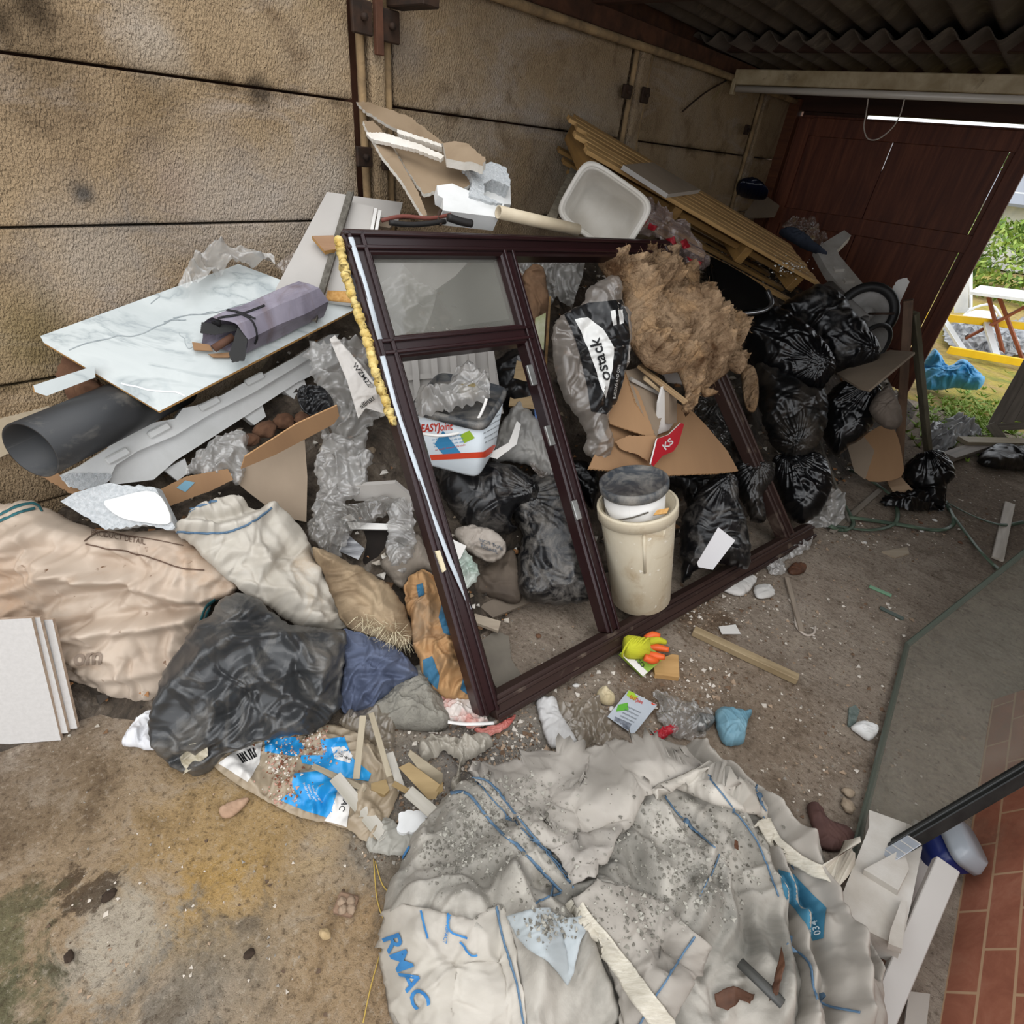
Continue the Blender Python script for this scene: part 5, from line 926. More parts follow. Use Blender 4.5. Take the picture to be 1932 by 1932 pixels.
tg(slab('wood_block', [(975, 680), (1012, 690), (1010, 772), (960, 765)], PN(988, 728, 'h', .26, up=.2), .045, wood('old chip block', 'a28a66', '7f6a4a'), None, 0, 4, CHIP), 'pale wood block standing behind the branded bucket', 'wood block')
o = pillow('grey_sack', [(945, 800), (975, 760), (990, 765), (1020, 800), (1040, 850), (1058, 905), (1030, 900), (1000, 880), (960, 870), (930, 870)], PN(995, 830, 'h', .15, up=.2), .06, mat('dusty grey sack', '8c8a87', 'a19e98', sc=6, rough=.5, dirt='6d6459', damt=.3), None, .5, 2000, 'paper', 1.3, 9); tg(o, 'dusty grey sack between the bucket and the mullion', 'sack')
tg(slab('white_offcut', [(915, 860), (960, 835), (975, 795), (983, 800), (975, 838), (938, 866)], PN(950, 835, 'h', .24, up=.2), .006, WHITEP, None, .002, 3), 'torn curved white plastic strip beside the branded bucket', 'plastic strip')
tg(slab('blue_scrap', [(1008, 770), (1020, 762), (1024, 790), (1018, 810), (1010, 800)], PN(1015, 785, 'h', .25, up=.2), .003, mat('blue film', '41639a', rough=.4)), 'blue and white plastic scrap beside the mullion', 'plastic scrap')
o = sheet('grey_film', [(990, 840), (1030, 870), (1060, 905), (1050, 915), (1020, 905), (1000, 880)], PN(1025, 880, 'h', .2, up=.2), FILMB, None, 0, 500, 'film', 1, 4); tg(o, 'grey film draped on the dusty sack', 'plastic film')
# below the black bags
o = pillow('printed_paper', [(858, 1000), (900, 990), (945, 1010), (955, 1040), (930, 1062), (900, 1050), (870, 1030)], PN(908, 1025, 'h', .1, up=.3), .035, mat('wrinkled white paper', 'a9a096', '8d8378', sc=6, rough=.7), None, .4, 1200, 'paper', 1.4, 17); tg(o, 'wrinkled printed paper below the black bag in the window', 'paper')
textpx([o], 'NOT FOR\nRESALE', (905, 1022), (10, 4.), (-3., -10), M_TX, o, 'lettering', .004, .01)
o = pillow('green_bag', [(835, 1040), (865, 1030), (895, 1060), (905, 1085), (880, 1110), (860, 1120), (845, 1080)], PN(870, 1075, 'h', .08, up=.3), .03, mat('pale green plastic', '9fb0a4', 'c2c7bf', sc=8, rough=.4, dirt='7f7a6c', damt=.3), None, .4, 1000, 'film', 1.1, 21); tg(o, 'pale green plastic bag beside the lower left stile', 'plastic bag')
tg(slab('white_card', [(838, 1010), (880, 1030), (868, 1055), (845, 1050)], PN(858, 1036, 'h', .14, up=.3), .003, WHITEP), 'small white card behind the lower left stile', 'card')
o = pillow('brown_sack', [(890, 1090), (930, 1060), (970, 1040), (985, 1120), (970, 1140), (920, 1125), (895, 1120)], PN(935, 1100, 'z', .1, up=.4), .04, mat('dark brown sack', '5f5347', '453b32', sc=5, rough=.8), None, .4, 1000, 'cloth', 1, 22); tg(o, 'dark brown sack on the floor inside the window frame', 'sack')
tg(slab('slate_board', [(900, 1140), (985, 1110), (1028, 1125), (930, 1165)], PN(960, 1138, 'z', .05, n=(0.2, -.1, 1)), .012, mat('grey brown board', '776b5e', '665b4f', sc=5, rough=.8)), 'thin grey brown board on the floor inside the window frame', 'board')
tg(slab('wood_lath', [(878, 1152), (945, 1172), (940, 1190), (885, 1170)], PN(910, 1170, 'z', .05, n=(0, 0, 1)), .012, wood('dusty lath', 'b8aa96', 'a09180')), 'short pale lath crossing the window stile near the floor', 'lath')
tg(slab('grey_membrane', [(890, 1220), (935, 1190), (960, 1200), (965, 1245), (985, 1275), (945, 1310)], PN(930, 1250, 'z', .012, n=(0, 0, 1)), .008, mat('grey membrane', '7b7468', '6b645a', sc=6, rough=.8), None, .003), 'grey membrane scrap on the floor inside the lower window corner', 'membrane')
# ================================================================== RIGHT PART OF THE HEAP
blackbag([(1470, 590), (1500, 560), (1545, 540), (1580, 555), (1615, 595), (1650, 640), (1660, 665), (1645, 690), (1600, 705), (1560, 690), (1520, 640)], (1570, 625, 'y', 3.55), .14, 'long dusty bin bag highest on the right, under the end of the slatted panel', BAGD, (1640, 668, .1, .01, 4), seed=13)
blackbag([(1395, 625), (1420, 590), (1460, 578), (1500, 600), (1550, 640), (1574, 690), (1566, 715), (1540, 740), (1490, 738), (1450, 715), (1415, 680)], (1485, 655, 'y', 3.15), .15, 'wide shiny black bag bulging beside the mineral wool', BAG, (1540, 700, .2, .012, 5), seed=5)
blackbag([(1425, 690), (1470, 700), (1530, 735), (1558, 740), (1560, 790), (1540, 845), (1500, 862), (1460, 845), (1440, 800), (1430, 750)], (1495, 785, 'y', 2.95), .13, 'shiny black bag squashed under the wide bag beside the right stile', BAGL, (1500, 850, .2, .014, 5), seed=21)
blackbag([(1555, 760), (1580, 725), (1640, 722), (1664, 740), (1660, 780), (1640, 815), (1600, 845), (1575, 860), (1550, 815)], (1605, 785, 'y', 3.3), .12, 'shiny black bag with crumpled top under the grey board on the right', BAG, (1640, 740, .16, .016, 6), seed=31)
blackbag([(1455, 870), (1490, 855), (1530, 852), (1562, 875), (1570, 915), (1560, 950), (1525, 985), (1490, 980), (1470, 940)], (1515, 920, 'z', .2), .1, 'black bag resting just outside the right window stile', BAG, (1480, 860, .2, .014, 6), seed=41)
blackbag([(1300, 955), (1330, 915), (1365, 895), (1390, 905), (1395, 945), (1412, 1000), (1416, 1060), (1400, 1072), (1340, 1060), (1300, 1090), (1285, 1090), (1283, 1000)], (1350, 1000, 'z', .22), .09, 'black bag behind the white paper card in the right light of the window', BAGD, (1370, 910, .15, .014, 5), seed=51)
blackbag([(1375, 890), (1400, 868), (1440, 870), (1462, 880), (1455, 910), (1440, 935), (1445, 980), (1420, 985), (1405, 960), (1390, 930)], (1420, 925, 'z', .27), .07, 'small knotted black bag between the cardboard box and right stile', BAGL, (1430, 880, .12, .014, 6), seed=61, n=2500)
blackbag([(1335, 780), (1365, 760), (1400, 790), (1420, 850), (1400, 870), (1385, 850), (1365, 810)], (1380, 815, 'h', .1), .07, 'black bag behind the right end of the cardboard box', BAG, None, seed=71, n=1800)
blackbag([(1140, 900), (1180, 890), (1280, 895), (1330, 890), (1340, 915), (1300, 960), (1280, 920), (1200, 905)], (1240, 905, 'h', .06), .06, 'dark bag tucked under the cardboard box behind the bin', BAGD, None, seed=81, n=1500)
blackbag([(1055, 880), (1100, 870), (1130, 900), (1120, 960), (1100, 940), (1070, 910)], (1095, 905, 'h', .1), .05, 'dark bag behind the mullion beside the bin', BAG, None, seed=82, n=1200)
blackbag([(1375, 590), (1410, 585), (1440, 640), (1440, 700), (1410, 690), (1385, 650)], (1408, 640, 'y', 3.3), .08, 'dark bag squeezed between mineral wool and the wide shiny bag', BAG, None, seed=83, n=1500)
o = pillow('wool_scrap', [(1400, 690), (1425, 700), (1432, 740), (1425, 775), (1408, 770), (1400, 730)], PN(1415, 735, 'y', 2.85), .04, M_WOOL, None, .6, 1200, 'lump', 1, 5); tg(o, 'small scrap of brown mineral wool beside the right window stile', 'insulation')
tg(slab('white_card', [(1355, 995), (1387, 1020), (1345, 1075), (1318, 1070), (1315, 1062)], P3((1355, 995, 'z', .40), (1387, 1020, 'z', .36), (1330, 1068, 'z', .22)), .003, mat('white card', 'e3e2e4', rough=.6)), 'clean white card lying on the black bag in the window', 'card')
tg(slab('grey_board', [(1578, 704), (1680, 660), (1726, 664), (1640, 735), (1620, 730)], P3((1580, 704, 'y', 3.35), (1726, 664, 'y', 3.55), (1630, 733, 'y', 3.0)), .012, CARDL), 'thin grey board sticking out towards the doorway above a shiny black bag', 'board')
e = None
tg(bar('timber_post', aY(1714, 566, 3.75), aZ(1694, 905, .03), .05, .045, wood('weathered brown timber', '6e543f', '4d3828', dirt='2d2118', damt=.3)), 'weathered brown timber upright leaning at the end of the heap', 'timber')
tg(bar('timber_post', aY(1724, 590, 3.8), aZ(1752, 858, .03), .045, .03, wood('greenish timber', '7f7967', '55503f')), 'greenish timber leaning with its white edge towards the doorway', 'timber')
tg(slab('cardboard_sheet', [(1600, 845), (1625, 825), (1670, 800), (1690, 815), (1702, 860), (1700, 900), (1640, 908), (1625, 880)], PN(1655, 860, 'z', .22, up=.2), .012, CARD, None, 0, 4, CARDE, sm=3), 'curved brown cardboard sheet at the foot of the heap by the doorway', 'cardboard')
tg(slab('cardboard_sheet', [(1595, 828), (1618, 808), (1650, 850), (1632, 905), (1612, 890)], PN(1615, 855, 'z', .22, up=.2).off(-.05), .01, CARDL, None, .002, 4), 'grey brown cardboard edge behind the curved sheet', 'cardboard')
o = pillow('cement_sack', [(1640, 770), (1670, 730), (1695, 760), (1702, 792), (1690, 810), (1660, 800)], PN(1670, 775, 'y', 3.2), .06, mat('grey brown sack', '6a5f55', '574d44', sc=5, rough=.85), None, .6, 1200, 'cloth', 1, 5); tg(o, 'grey brown sack between the shiny bag and timber upright', 'sack')
tg(slab('broken_board', [(1672, 905), (1700, 900), (1728, 930), (1725, 940), (1692, 942)], PN(1700, 922, 'z', .05, up=.6), .015, wood('splintered board', 'b09477', '8d7257'), None, .004, 3), 'splintered board under the curved cardboard', 'board')
blackbag([(1705, 880), (1730, 858), (1770, 850), (1795, 870), (1802, 895), (1785, 920), (1780, 955), (1745, 950), (1735, 925), (1710, 915)], (1752, 905, 'z', .12), .08, 'very shiny black bag alone on the floor beside the doorway', BAG, (1745, 850, .12, .016, 6), seed=91)
o = pillow('plastic_film', [(1660, 945), (1710, 930), (1760, 935), (1785, 955), (1740, 965), (1690, 962)], PN(1725, 950, 'z', .02, n=(0, 0, 1)), .025, BAG, None, .3, 1000, 'film', 1, 6); tg(o, 'torn black film spread at the foot of the shiny bag', 'plastic film')
o = sheet('plastic_sheet', [(1495, 960), (1555, 918), (1595, 930), (1592, 980), (1575, 995), (1540, 997), (1500, 985)], PN(1545, 965, 'z', .06, up=.6), FILMP, None, 0, 1500, 'film', 1.3, 7); tg(o, 'clear plastic bag lying at the right end of the window frame', 'plastic bag')
M_STRAP = mat('green strapping', '3f4f42', '586955', sc=9, rough=.5)
for i, (pts, lb) in enumerate((([(1570, 990), (1640, 1000), (1690, 985), (1685, 940), (1640, 905), (1600, 885)], 'green plastic strap looping over the floor beside the window end'), ([(1783, 945), (1800, 975), (1850, 1040), (1885, 1075)], 'straight green strap running across the floor towards the glass'),
  ([(1790, 950), (1840, 975), (1890, 990), (1932, 985)], 'dark strap crossing the floor by the doorway'), ([(1785, 945), (1800, 985), (1770, 1000), (1700, 990), (1600, 975)], 'thin green strap curling from the shiny bag along the floor'), ([(1580, 930), (1610, 985), (1590, 1000), (1560, 990)], 'narrow strap hoop beside the clear plastic bag'))):
    tg(tube('strap', [aZ(px, py, .02+.012*math.sin(k*2.1+i)) for k, (px, py) in enumerate(spline(pts, 3, False))], .011, M_STRAP, None, 6, flat=.3, sm=3), lb, 'strap')
tg(bar('metal_rod', aZ(1545, 830, .3), aZ(1602, 985, .02), .014, .014, M_ANG), 'thin grey rod leaning between the two lower black bags', 'rod')
for i, (a, b, lb) in enumerate((((1570, 1003), (1660, 925), 'grey lath on the floor behind the clear plastic bag'), ((1882, 1055), (1905, 950), 'white painted lath on the floor by the right wall'))): tg(bar('timber_lath', aZ(*a, .012), aZ(*b, .012), .03+.02*i, .014, wood('lath p%d' % i, ('8f8578', 'c8bfb2')[i], ('70675b', 'aa9f90')[i])), lb, 'lath')
# --- white bin holding a bucket, standing on the bottom rail
pb = aZ(1200, 1163, .07); M_BIN = mat('stained cream bin plastic', 'd8cdb6', 'cbbda2', sc=4, rough=.5, coord='Object', dirt='b29a78', dsc=9, damt=.36, speck=('f0eade', 40, .66))
dist = np.linalg.norm(pb-O); s_ = dist/FPX; up = unit((aZ(1200, 970, .07)-aZ(1200, 1163, .07))*0+np.array([0.02, -.03, 1])); fw = tocam(pb); fw[2] = 0; fw = unit(fw); c = pb-fw*(.10)
rt, rbm = .138, .112; hh = .42
sd = unit(np.cross((0, 0, 1), fw))
for _ in range(60):   # lean and height so that the rim meets the photograph's rim
    q = CM @ (c+up*hh-O); up = unit(up-sd*((966+FPX*q[0]/-q[2])-1202)*.0008*np.sign(sd @ CM[0]))
    top = c+up*hh+fw*rt; q = CM @ (top-O); yy = 966-FPX*q[1]/-q[2]; hh += (yy-985)*.0007
e = E('plastic_bin', 'stained cream plastic bin standing on the bottom window rail', 'bin', c); fx = frame(up)
loft('bin_body', c, (fx[1], fx[2], up), [(rbm*.86, rbm*.86, 0), (rbm, rbm, .02), (rt*.97, rt*.97, hh*.93), (rt*.97, rt*.97, hh), (rt*.93, rt*.93, hh), (rbm*.95, rbm*.95, .03)], M_BIN, e, 2, 48)
loft('rim', c, (fx[1], fx[2], up), [(rt*.98, rt*.98, hh*.90), (rt*1.035, rt*1.035, hh*.905), (rt*1.035, rt*1.035, hh*.985), (rt*1.03, rt*1.03, hh*1.0), (rt*.94, rt*.94, hh*1.0), (rt*.93, rt*.93, hh*.95)], M_BIN, e, 2, 48, (False, False))
sd = unit(np.cross(up, fw))
for a in (.35, .92): dv = fw*math.cos(a)+sd*math.sin(a); tube('rib', [c+dv*(rt*.965)+up*hh*.88, c+dv*(rt*.88)+up*hh*(.5 if a < .5 else .75)], .006, M_BIN, e, 6)
c2 = c+up*hh*.90-fw*.015-sd*.012; rk = .112; e = E('paint_bucket', 'white paint bucket with dirty black lid sitting inside the cream bin', 'bucket', c2)
kx = (fx[1], fx[2], up); loft('bucket_body', c2, kx, [(rk*.9, rk*.9, -.12), (rk*.97, rk*.97, .105)], WHITEP, e, 2, 40)
loft('lid', c2, kx, [(rk*1.02, rk*1.02, .09), (rk*1.08, rk*1.08, .1), (rk*1.08, rk*1.08, .125), (rk*1.0, rk*1.0, .128), (rk*.95, rk*.95, .115), (.005, .005, .115)], M_LID, e, 2, 40)
tube('wire_handle', [c2+fx[1]*0+sd*(-rk*1.03)+up*.05, c2+fw*rk*.85-sd*rk*.6+up*.02, c2+fw*rk*1.02+up*.035, c2+fw*rk*.85+sd*rk*.6+up*.055], .003, M_ANG, e, 6, sm=4)
tg(slab('wood_chip_piece', [(1232, 972), (1240, 962), (1262, 958), (1258, 968)], PL(c+up*hh*.98+fw*.1, up+fw), .008, CHIP), 'small orange wood offcut in the cream bin beside the paint bucket', 'wood offcut')
# ================================================================== LEFT FLOOR: TARPAULIN, SACKS, TILES
ptp = P3((0, 975, 'z', .46), (330, 1005, 'z', .42), (140, 1285, 'z', .04))
tarp = pillow('tarpaulin', [(-90, 925), (0, 950), (50, 945), (90, 958), (150, 990), (240, 1003), (330, 1000), (380, 1035), (430, 1075), (450, 1110), (400, 1140), (385, 1190), (340, 1290), (325, 1315), (230, 1318), (140, 1280), (0, 1255), (-90, 1240)], ptp, .10, WOVENP, None, .6, 12000, 'cloth', 1.15, 3, sm=4, edge=.1, folds=[
  ([(-40, 1110), (60, 1105), (160, 1075), (260, 1090), (420, 1135)], .035, .02), ([(100, 1165), (150, 1120), (270, 1100)], -.03, .018), ([(-40, 1075), (100, 1060), (220, 1085), (330, 1080)], .03, .03), ([(115, 1220), (180, 1180), (300, 1170), (370, 1160)], .04, .02), ([(110, 1190), (250, 1150), (380, 1140)], -.035, .018), ([(100, 1030), (200, 1040), (330, 1075)], -.02, .02), ([(150, 1275), (240, 1260), (330, 1250)], .02, .02), ([(-20, 1020), (60, 1020), (120, 990)], .03, .03)])
tg(tarp, 'stained pinkish white tarpaulin heaped on the floor against the left wall', 'tarpaulin')
M_TEAL = mat('teal stitching', '2f6b70', '24555c', sc=40, rough=.7); M_STB = mat('blue stitching', '5d7890', '48647e', sc=60, rough=.7); M_INKG = mat('faded grey ink', '8a7a6c', rough=.8); M_INKD = mat('dark brown ink', '5b4639', rough=.8); M_INKB = mat('blue ink print', '2a6ba3', '3a7fb5', sc=20, rough=.6)
bvt = bvh_of([tarp])
for pts in ([(0, 972), (30, 957), (62, 950), (80, 965)], [(0, 984), (35, 968), (66, 960)], [(372, 1192), (385, 1150), (405, 1130)], [(380, 1190), (392, 1152), (412, 1132)]): strip(bvt, pts, 4.5, M_TEAL, tarp, 'stitching', .003, .001, 150)
textpx(bvt, 'om', (138, 1255), (42, -3), (4, -42), M_INKG, tarp, 'lettering', .003, .03); textpx(bvt, 'PRODUCT DETAIL', (172, 1010), (12.4, 2.2), (1., -14.), M_INKD, tarp, 'lettering', .003, .0)
strip(bvt, [(163, 1026), (200, 1035), (245, 1042), (300, 1058), (340, 1072), (385, 1076)], 2.5, M_INKD, tarp, 'print_line', .003, 0, 160); strip(bvt, [(160, 1022), (190, 1004), (240, 1012), (300, 1020), (345, 1030)], 1.8, M_INKD, tarp, 'print_line', .003, 0, 160)
psk = P3((340, 1000, 'z', .46), (540, 960, 'z', .42), (610, 1180, 'z', .16))
sk = pillow('woven_sack', [(330, 1000), (345, 975), (385, 948), (440, 940), (480, 962), (515, 958), (560, 990), (600, 1060), (640, 1120), (660, 1170), (650, 1188), (590, 1192), (540, 1168), (490, 1135), (430, 1092), (380, 1045)], psk, .07, WOVEN, None, .7, 6000, 'cloth', 1.1, 12, sm=4, edge=.1, folds=[([(345, 1003), (440, 1005), (510, 960)], .03, .02), ([(440, 1020), (520, 1100), (580, 1180)], .02, .03), ([(500, 1000), (560, 1080), (630, 1150)], -.02, .02), ([(345, 975), (420, 985), (480, 968)], -.04, .02)])
tg(sk, 'white woven sack with blue seam folded over beside the broken polystyrene', 'sack'); bvk = bvh_of([sk])
strip(bvk, [(335, 1003), (380, 1005), (430, 1003), (475, 985), (512, 958)], 4., M_STB, sk, 'blue_seam', .003, .001, 200); strip(bvk, [(335, 980), (370, 958), (410, 945)], 4., M_STB, sk, 'blue_seam', .003, .001, 100)
pbk = P3((600, 1040, 'z', .34), (760, 1130, 'z', .22), (700, 1205, 'z', .14))
bk = pillow('woven_sack', [(590, 1035), (640, 1050), (690, 1075), (735, 1105), (765, 1150), (780, 1200), (760, 1222), (720, 1212), (680, 1195), (650, 1180), (625, 1120)], pbk, .07, WOVENB, None, .7, 4000, 'cloth', 1.2, 14, sm=4, edge=.1, folds=[([(610, 1045), (680, 1110), (740, 1190)], .025, .025), ([(640, 1080), (700, 1150)], -.02, .02)]); tg(bk, 'muddy brown woven sack with frayed end left of the window corner', 'sack')
rng = np.random.default_rng(21); fr = []; ff = []
for i in range(260):
    q = np.array([690, 1180])+np.array([75, 28])*rng.random()+rng.normal(size=2)*8; p, nn_ = cast(bvh_of([bk]) if i == 0 else bvf, *q) if False else (None, None)
bvf = bvh_of([bk])
for i in range(260):
    q = np.array([685, 1168])+np.array([85, 40])*rng.random()+rng.normal(size=2)*8; p, nn_ = cast(bvf, *q)
    if p is None: continue
    dd = unit(nn_*.6+rng.normal(size=3)*.6+np.array([.4, -.5, -.2]))*rng.uniform(.02, .05); s = unit(rng.normal(size=3))*.0009; b = len(fr); fr += [p-s, p+s, p+dd+s*.3, p+dd-s*.3]; ff.append((b, b+1, b+2, b+3))
tag(link('frayed_threads', fr, ff, mat('pale threads', 'd3c7a8', rough=.8), bk, False), kind='stuff')
pgb = P3((330, 1440, 'z', .02), (620, 1360, 'z', .03), (500, 1145, 'z', .30))
gb = pillow('grey_bin_bag', [(285, 1395), (300, 1300), (345, 1215), (400, 1150), (440, 1122), (480, 1128), (515, 1155), (570, 1185), (648, 1192), (645, 1300), (638, 1335), (605, 1375), (560, 1385), (500, 1392), (450, 1415), (395, 1455), (350, 1460), (310, 1432)], pgb, .10, bagmat('dusty grey polythene', '343536', '827c73', .36, .3, 5), None, .6, 10000, 'bag', 2.0, 16, sm=4, edge=.1, folds=[([(300, 1330), (380, 1240), (480, 1190), (560, 1195)], .03, .025), ([(400, 1155), (440, 1170), (500, 1175)], -.03, .02), ([(300, 1390), (400, 1400), (520, 1370), (600, 1310), (620, 1240)], .025, .02), ([(480, 1210), (500, 1260), (550, 1300)], .02, .02), ([(560, 1230), (570, 1290), (560, 1330)], -.02, .02), ([(330, 1430), (380, 1410), (420, 1400)], -.02, .015)])
tg(gb, 'big dusty dark grey bag slumped on the floor left of the window', 'bin bag')
drape('torn_patch', [gb], [(350, 1408), (375, 1400), (392, 1408), (385, 1430), (352, 1460), (345, 1440)], mat('pale rubble in sack', 'cfc7b4', '9a9078', sc=30, rough=.9, bump=.6, bsc=50, bd=.006), gb, .003, .001, 120)
o = pillow('blue_cloth', [(645, 1195), (660, 1188), (700, 1200), (745, 1220), (790, 1270), (780, 1285), (745, 1300), (705, 1345), (660, 1350), (640, 1325), (648, 1260)], P3((650, 1340, 'z', .03), (780, 1280, 'z', .05), (670, 1195, 'z', .17)), .05, mat('faded blue grey cloth', '4a5268', '5d657a', cr=(14, .014, .8), sc=6, rough=.85, dirt='8d877d', dsc=6, damt=.3), None, .6, 6000, 'cloth', 2.2, 18, sm=4, edge=.1, folds=[([(650, 1250), (700, 1240), (780, 1275)], .02, .012), ([(655, 1280), (710, 1270), (775, 1280)], -.02, .01), ([(670, 1330), (700, 1290), (770, 1278)], .015, .01)]); tg(o, 'crumpled faded blue cloth beside the dusty grey bag', 'cloth')
M_MORT = mat('grey mortar', '8f8b80', '77736a', sc=14, rough=.95, bump=.8, bsc=60, bd=.008, coord='Object')
mo = pillow('mortar_heap', [(690, 1350), (735, 1305), (765, 1280), (800, 1265), (830, 1310), (850, 1360), (830, 1380), (770, 1378), (720, 1372)], PN(775, 1330, 'z', .01, n=(0, 0, 1)), .07, M_MORT, None, .1, 3000, 'lump', 1., 19); tg(mo, 'small heap of grey mortar dust beside the paper cement sack', 'mortar', None, ); mo['kind'] = 'stuff'
M_KRAFT = mat('brown kraft paper', 'b58e62', '9f7850', cr=(14, .012, .8), sc=4, rough=.75, dirt='8b8373', dsc=4, damt=.35); pcs = P3((770, 1100, 'z', .24), (900, 1260, 'z', .10), (790, 1250, 'z', .10))
cs = pillow('cement_sack', [(762, 1130), (770, 1092), (795, 1075), (822, 1085), (832, 1110), (838, 1140), (868, 1180), (898, 1235), (906, 1285), (890, 1315), (862, 1318), (830, 1308), (800, 1275), (785, 1235), (775, 1180)], pcs, .05, M_KRAFT, None, .8, 6000, 'paper', 2.4, 20, sm=4, edge=.1, folds=[([(800, 1090), (812, 1150), (805, 1230)], .03, .015), ([(840, 1170), (850, 1240), (845, 1300)], .02, .015)]); tg(cs, 'crumpled brown and blue paper cement sack against the lower left stile', 'sack')
M_PBL = mat('blue paper print', '3f7390', '2f617f', sc=5, rough=.75, dirt='8f9290', dsc=6, damt=.25)
for k, q in enumerate(([(835, 1128), (870, 1180), (885, 1215), (838, 1195), (828, 1165)], [(862, 1235), (885, 1215), (903, 1240), (904, 1280), (885, 1312), (868, 1300), (878, 1262)], [(798, 1245), (815, 1238), (830, 1275), (825, 1300), (800, 1275)], [(785, 1105), (798, 1100), (802, 1122), (790, 1128)])): drape('blue_print', [cs], q, M_PBL, cs, .002, 0, 260)
o = pillow('plastic_bag', [(825, 1310), (870, 1320), (900, 1325), (920, 1360), (915, 1372), (870, 1368), (840, 1345)], PN(875, 1345, 'z', .02, n=(0, 0, 1)), .04, mat('white and red plastic', 'd8cfc8', 'c58f85', sc=9, rough=.4, lo=.5, hi=.62), None, .1, 1500, 'film', 1.2, 25); tg(o, 'white plastic bag with red print under the window corner', 'plastic bag')
o = pillow('plastic_film', [(895, 1375), (930, 1370), (960, 1355), (972, 1350), (950, 1378), (915, 1388)], PN(935, 1370, 'z', .012, n=(0, 0, 1)), .015, mat('red plastic', 'b8584f', 'c98c80', sc=10, rough=.4), None, .1, 500, 'film', .5, 26); tg(o, 'red plastic scrap under the lowest window corner', 'plastic film')
tg(tube('white_edge_strip', [aZ(845, 1362, .05), aZ(880, 1366, .04), aZ(932, 1364, .05)], .006, WHITEP, None, 8, flat=.5, sm=4), 'white curved edging strip crossing the window corner', 'edging strip')
# tiles against the tarpaulin
a, b = aZ(-60, 1412, 0), aZ(116, 1398, 0); ed = unit(b-a); nb = unit(np.cross(ed, (0, 0, 1))); nb = nb if nb @ (O-a) > 0 else -nb; M_TILE = mat('pale grey tile', 'b9b5b1', 'c1bdb9', sc=90, rough=.5, bump=.08, bsc=200, bd=.0005); M_TILEB = mat('tile edge', 'a58f7c', 'bda995', sc=60, rough=.9)
for i in range(3):
    upv = unit(np.array([0, 0, 1.])-nb*(.38+.02*i)); sh = ed*(.0, .016, .034)[i]-nb*(.013*i); b0 = b+sh*np.array(1.0)+np.array([0, 0, .004+.012*(i > 0)])-nb*.0; L, Ht = .40, .375-.02*i
    pl = PL(b0, np.cross(ed, upv)); q = [b0-ed*L, b0, b0+upv*Ht-ed*(.015 if i == 0 else .02), b0+upv*Ht-ed*(L+.01)]
    V = np.array(q+[v-pl.n*.011 for v in q]); o = link('floor_tile', V, [(0, 1, 2, 3), (7, 6, 5, 4), (0, 4, 5, 1), (1, 5, 6, 2), (2, 6, 7, 3), (3, 7, 4, 0)], [M_TILE, M_TILEB], None, False, np.array([(0, 0), (L, 0), (L, Ht), (0, Ht)]*2), [0, 0, 1, 1, 1, 1])
    tg(o, ('front pale grey tile leaning on the tarpaulin', 'second pale tile in the stack, half hidden by the front one', 'rearmost chipped tile in the leaning stack')[i], 'tile', 'leaning floor tiles')
o = pillow('white_wad', [(230, 1405), (250, 1370), (290, 1342), (300, 1380), (292, 1415), (260, 1410)], PN(265, 1380, 'z', .012, n=(0, 0, 1)), .03, mat('white tissue', 'e2e2e4', 'cfcfd2', sc=9, rough=.9), None, .1, 900, 'paper', 1.3, 4); tg(o, 'white crumpled tissue at the left foot of the dusty grey bag', 'tissue')
# ================================================================== FOREGROUND LEFT: BLUE PRINTED SACK AND STRIPS
M_CLR = film('dirty clear sack', 'b3a48f', .62, .3); M_AQ = mat('blue printed plastic', '1f86c4', '2f97d2', sc=5, rough=.3, dirt='8f8a7c', dsc=6, damt=.2); M_AW = mat('white printed plastic', 'd9d6d2', 'c8c4be', sc=5, rough=.35, dirt='9a8f80', dsc=8, damt=.25)
pf = PL((0, 0, .012), (0, 0, 1))
ms = pillow('aggregate_sack', [(400, 1440), (420, 1415), (480, 1385), (520, 1370), (600, 1365), (660, 1375), (705, 1395), (735, 1440), (755, 1480), (740, 1530), (725, 1560), (700, 1592), (640, 1560), (560, 1540), (500, 1510), (440, 1475)], pf, .035, mat('dirty translucent sack', 'a3947e', '8f7f69', sc=5, rough=.4, dirt='b9ae9b', dsc=6, damt=.3), None, .1, 6000, 'film', .5, 27, sm=3, edge=.12, jitter=.12); tg(ms, 'flat empty aggregate sack with blue and white print on the floor', 'sack'); bvm = bvh_of([ms])
for q in ([(500, 1395), (560, 1390), (575, 1410), (560, 1428), (500, 1418)], [(605, 1395), (650, 1390), (665, 1430), (700, 1460), (695, 1475), (640, 1465), (600, 1445), (570, 1440), (565, 1425), (610, 1425)], [(555, 1460), (600, 1455), (640, 1480), (625, 1545), (575, 1530), (530, 1510), (545, 1495), (560, 1500), (550, 1480)]): drape('blue_panel', bvm, q, M_AQ, ms, .0015, 0, 500)
for q in ([(412, 1440), (440, 1420), (495, 1400), (490, 1440), (468, 1475)], [(640, 1480), (665, 1492), (655, 1560), (612, 1548), (625, 1530)], [(625, 1410), (650, 1408), (665, 1425), (660, 1440), (632, 1432)]): drape('white_panel', bvm, q, M_AW, ms, .0018, 0, 350)
for k in range(7): drape('barcode_bar', bvm, [(445+k*5, 1424-k*2), (448+k*5, 1423-k*2), (460+k*4.4, 1440-k*2), (457+k*4.4, 1441-k*2)], M_BPR, ms, .0026, 0, 20)
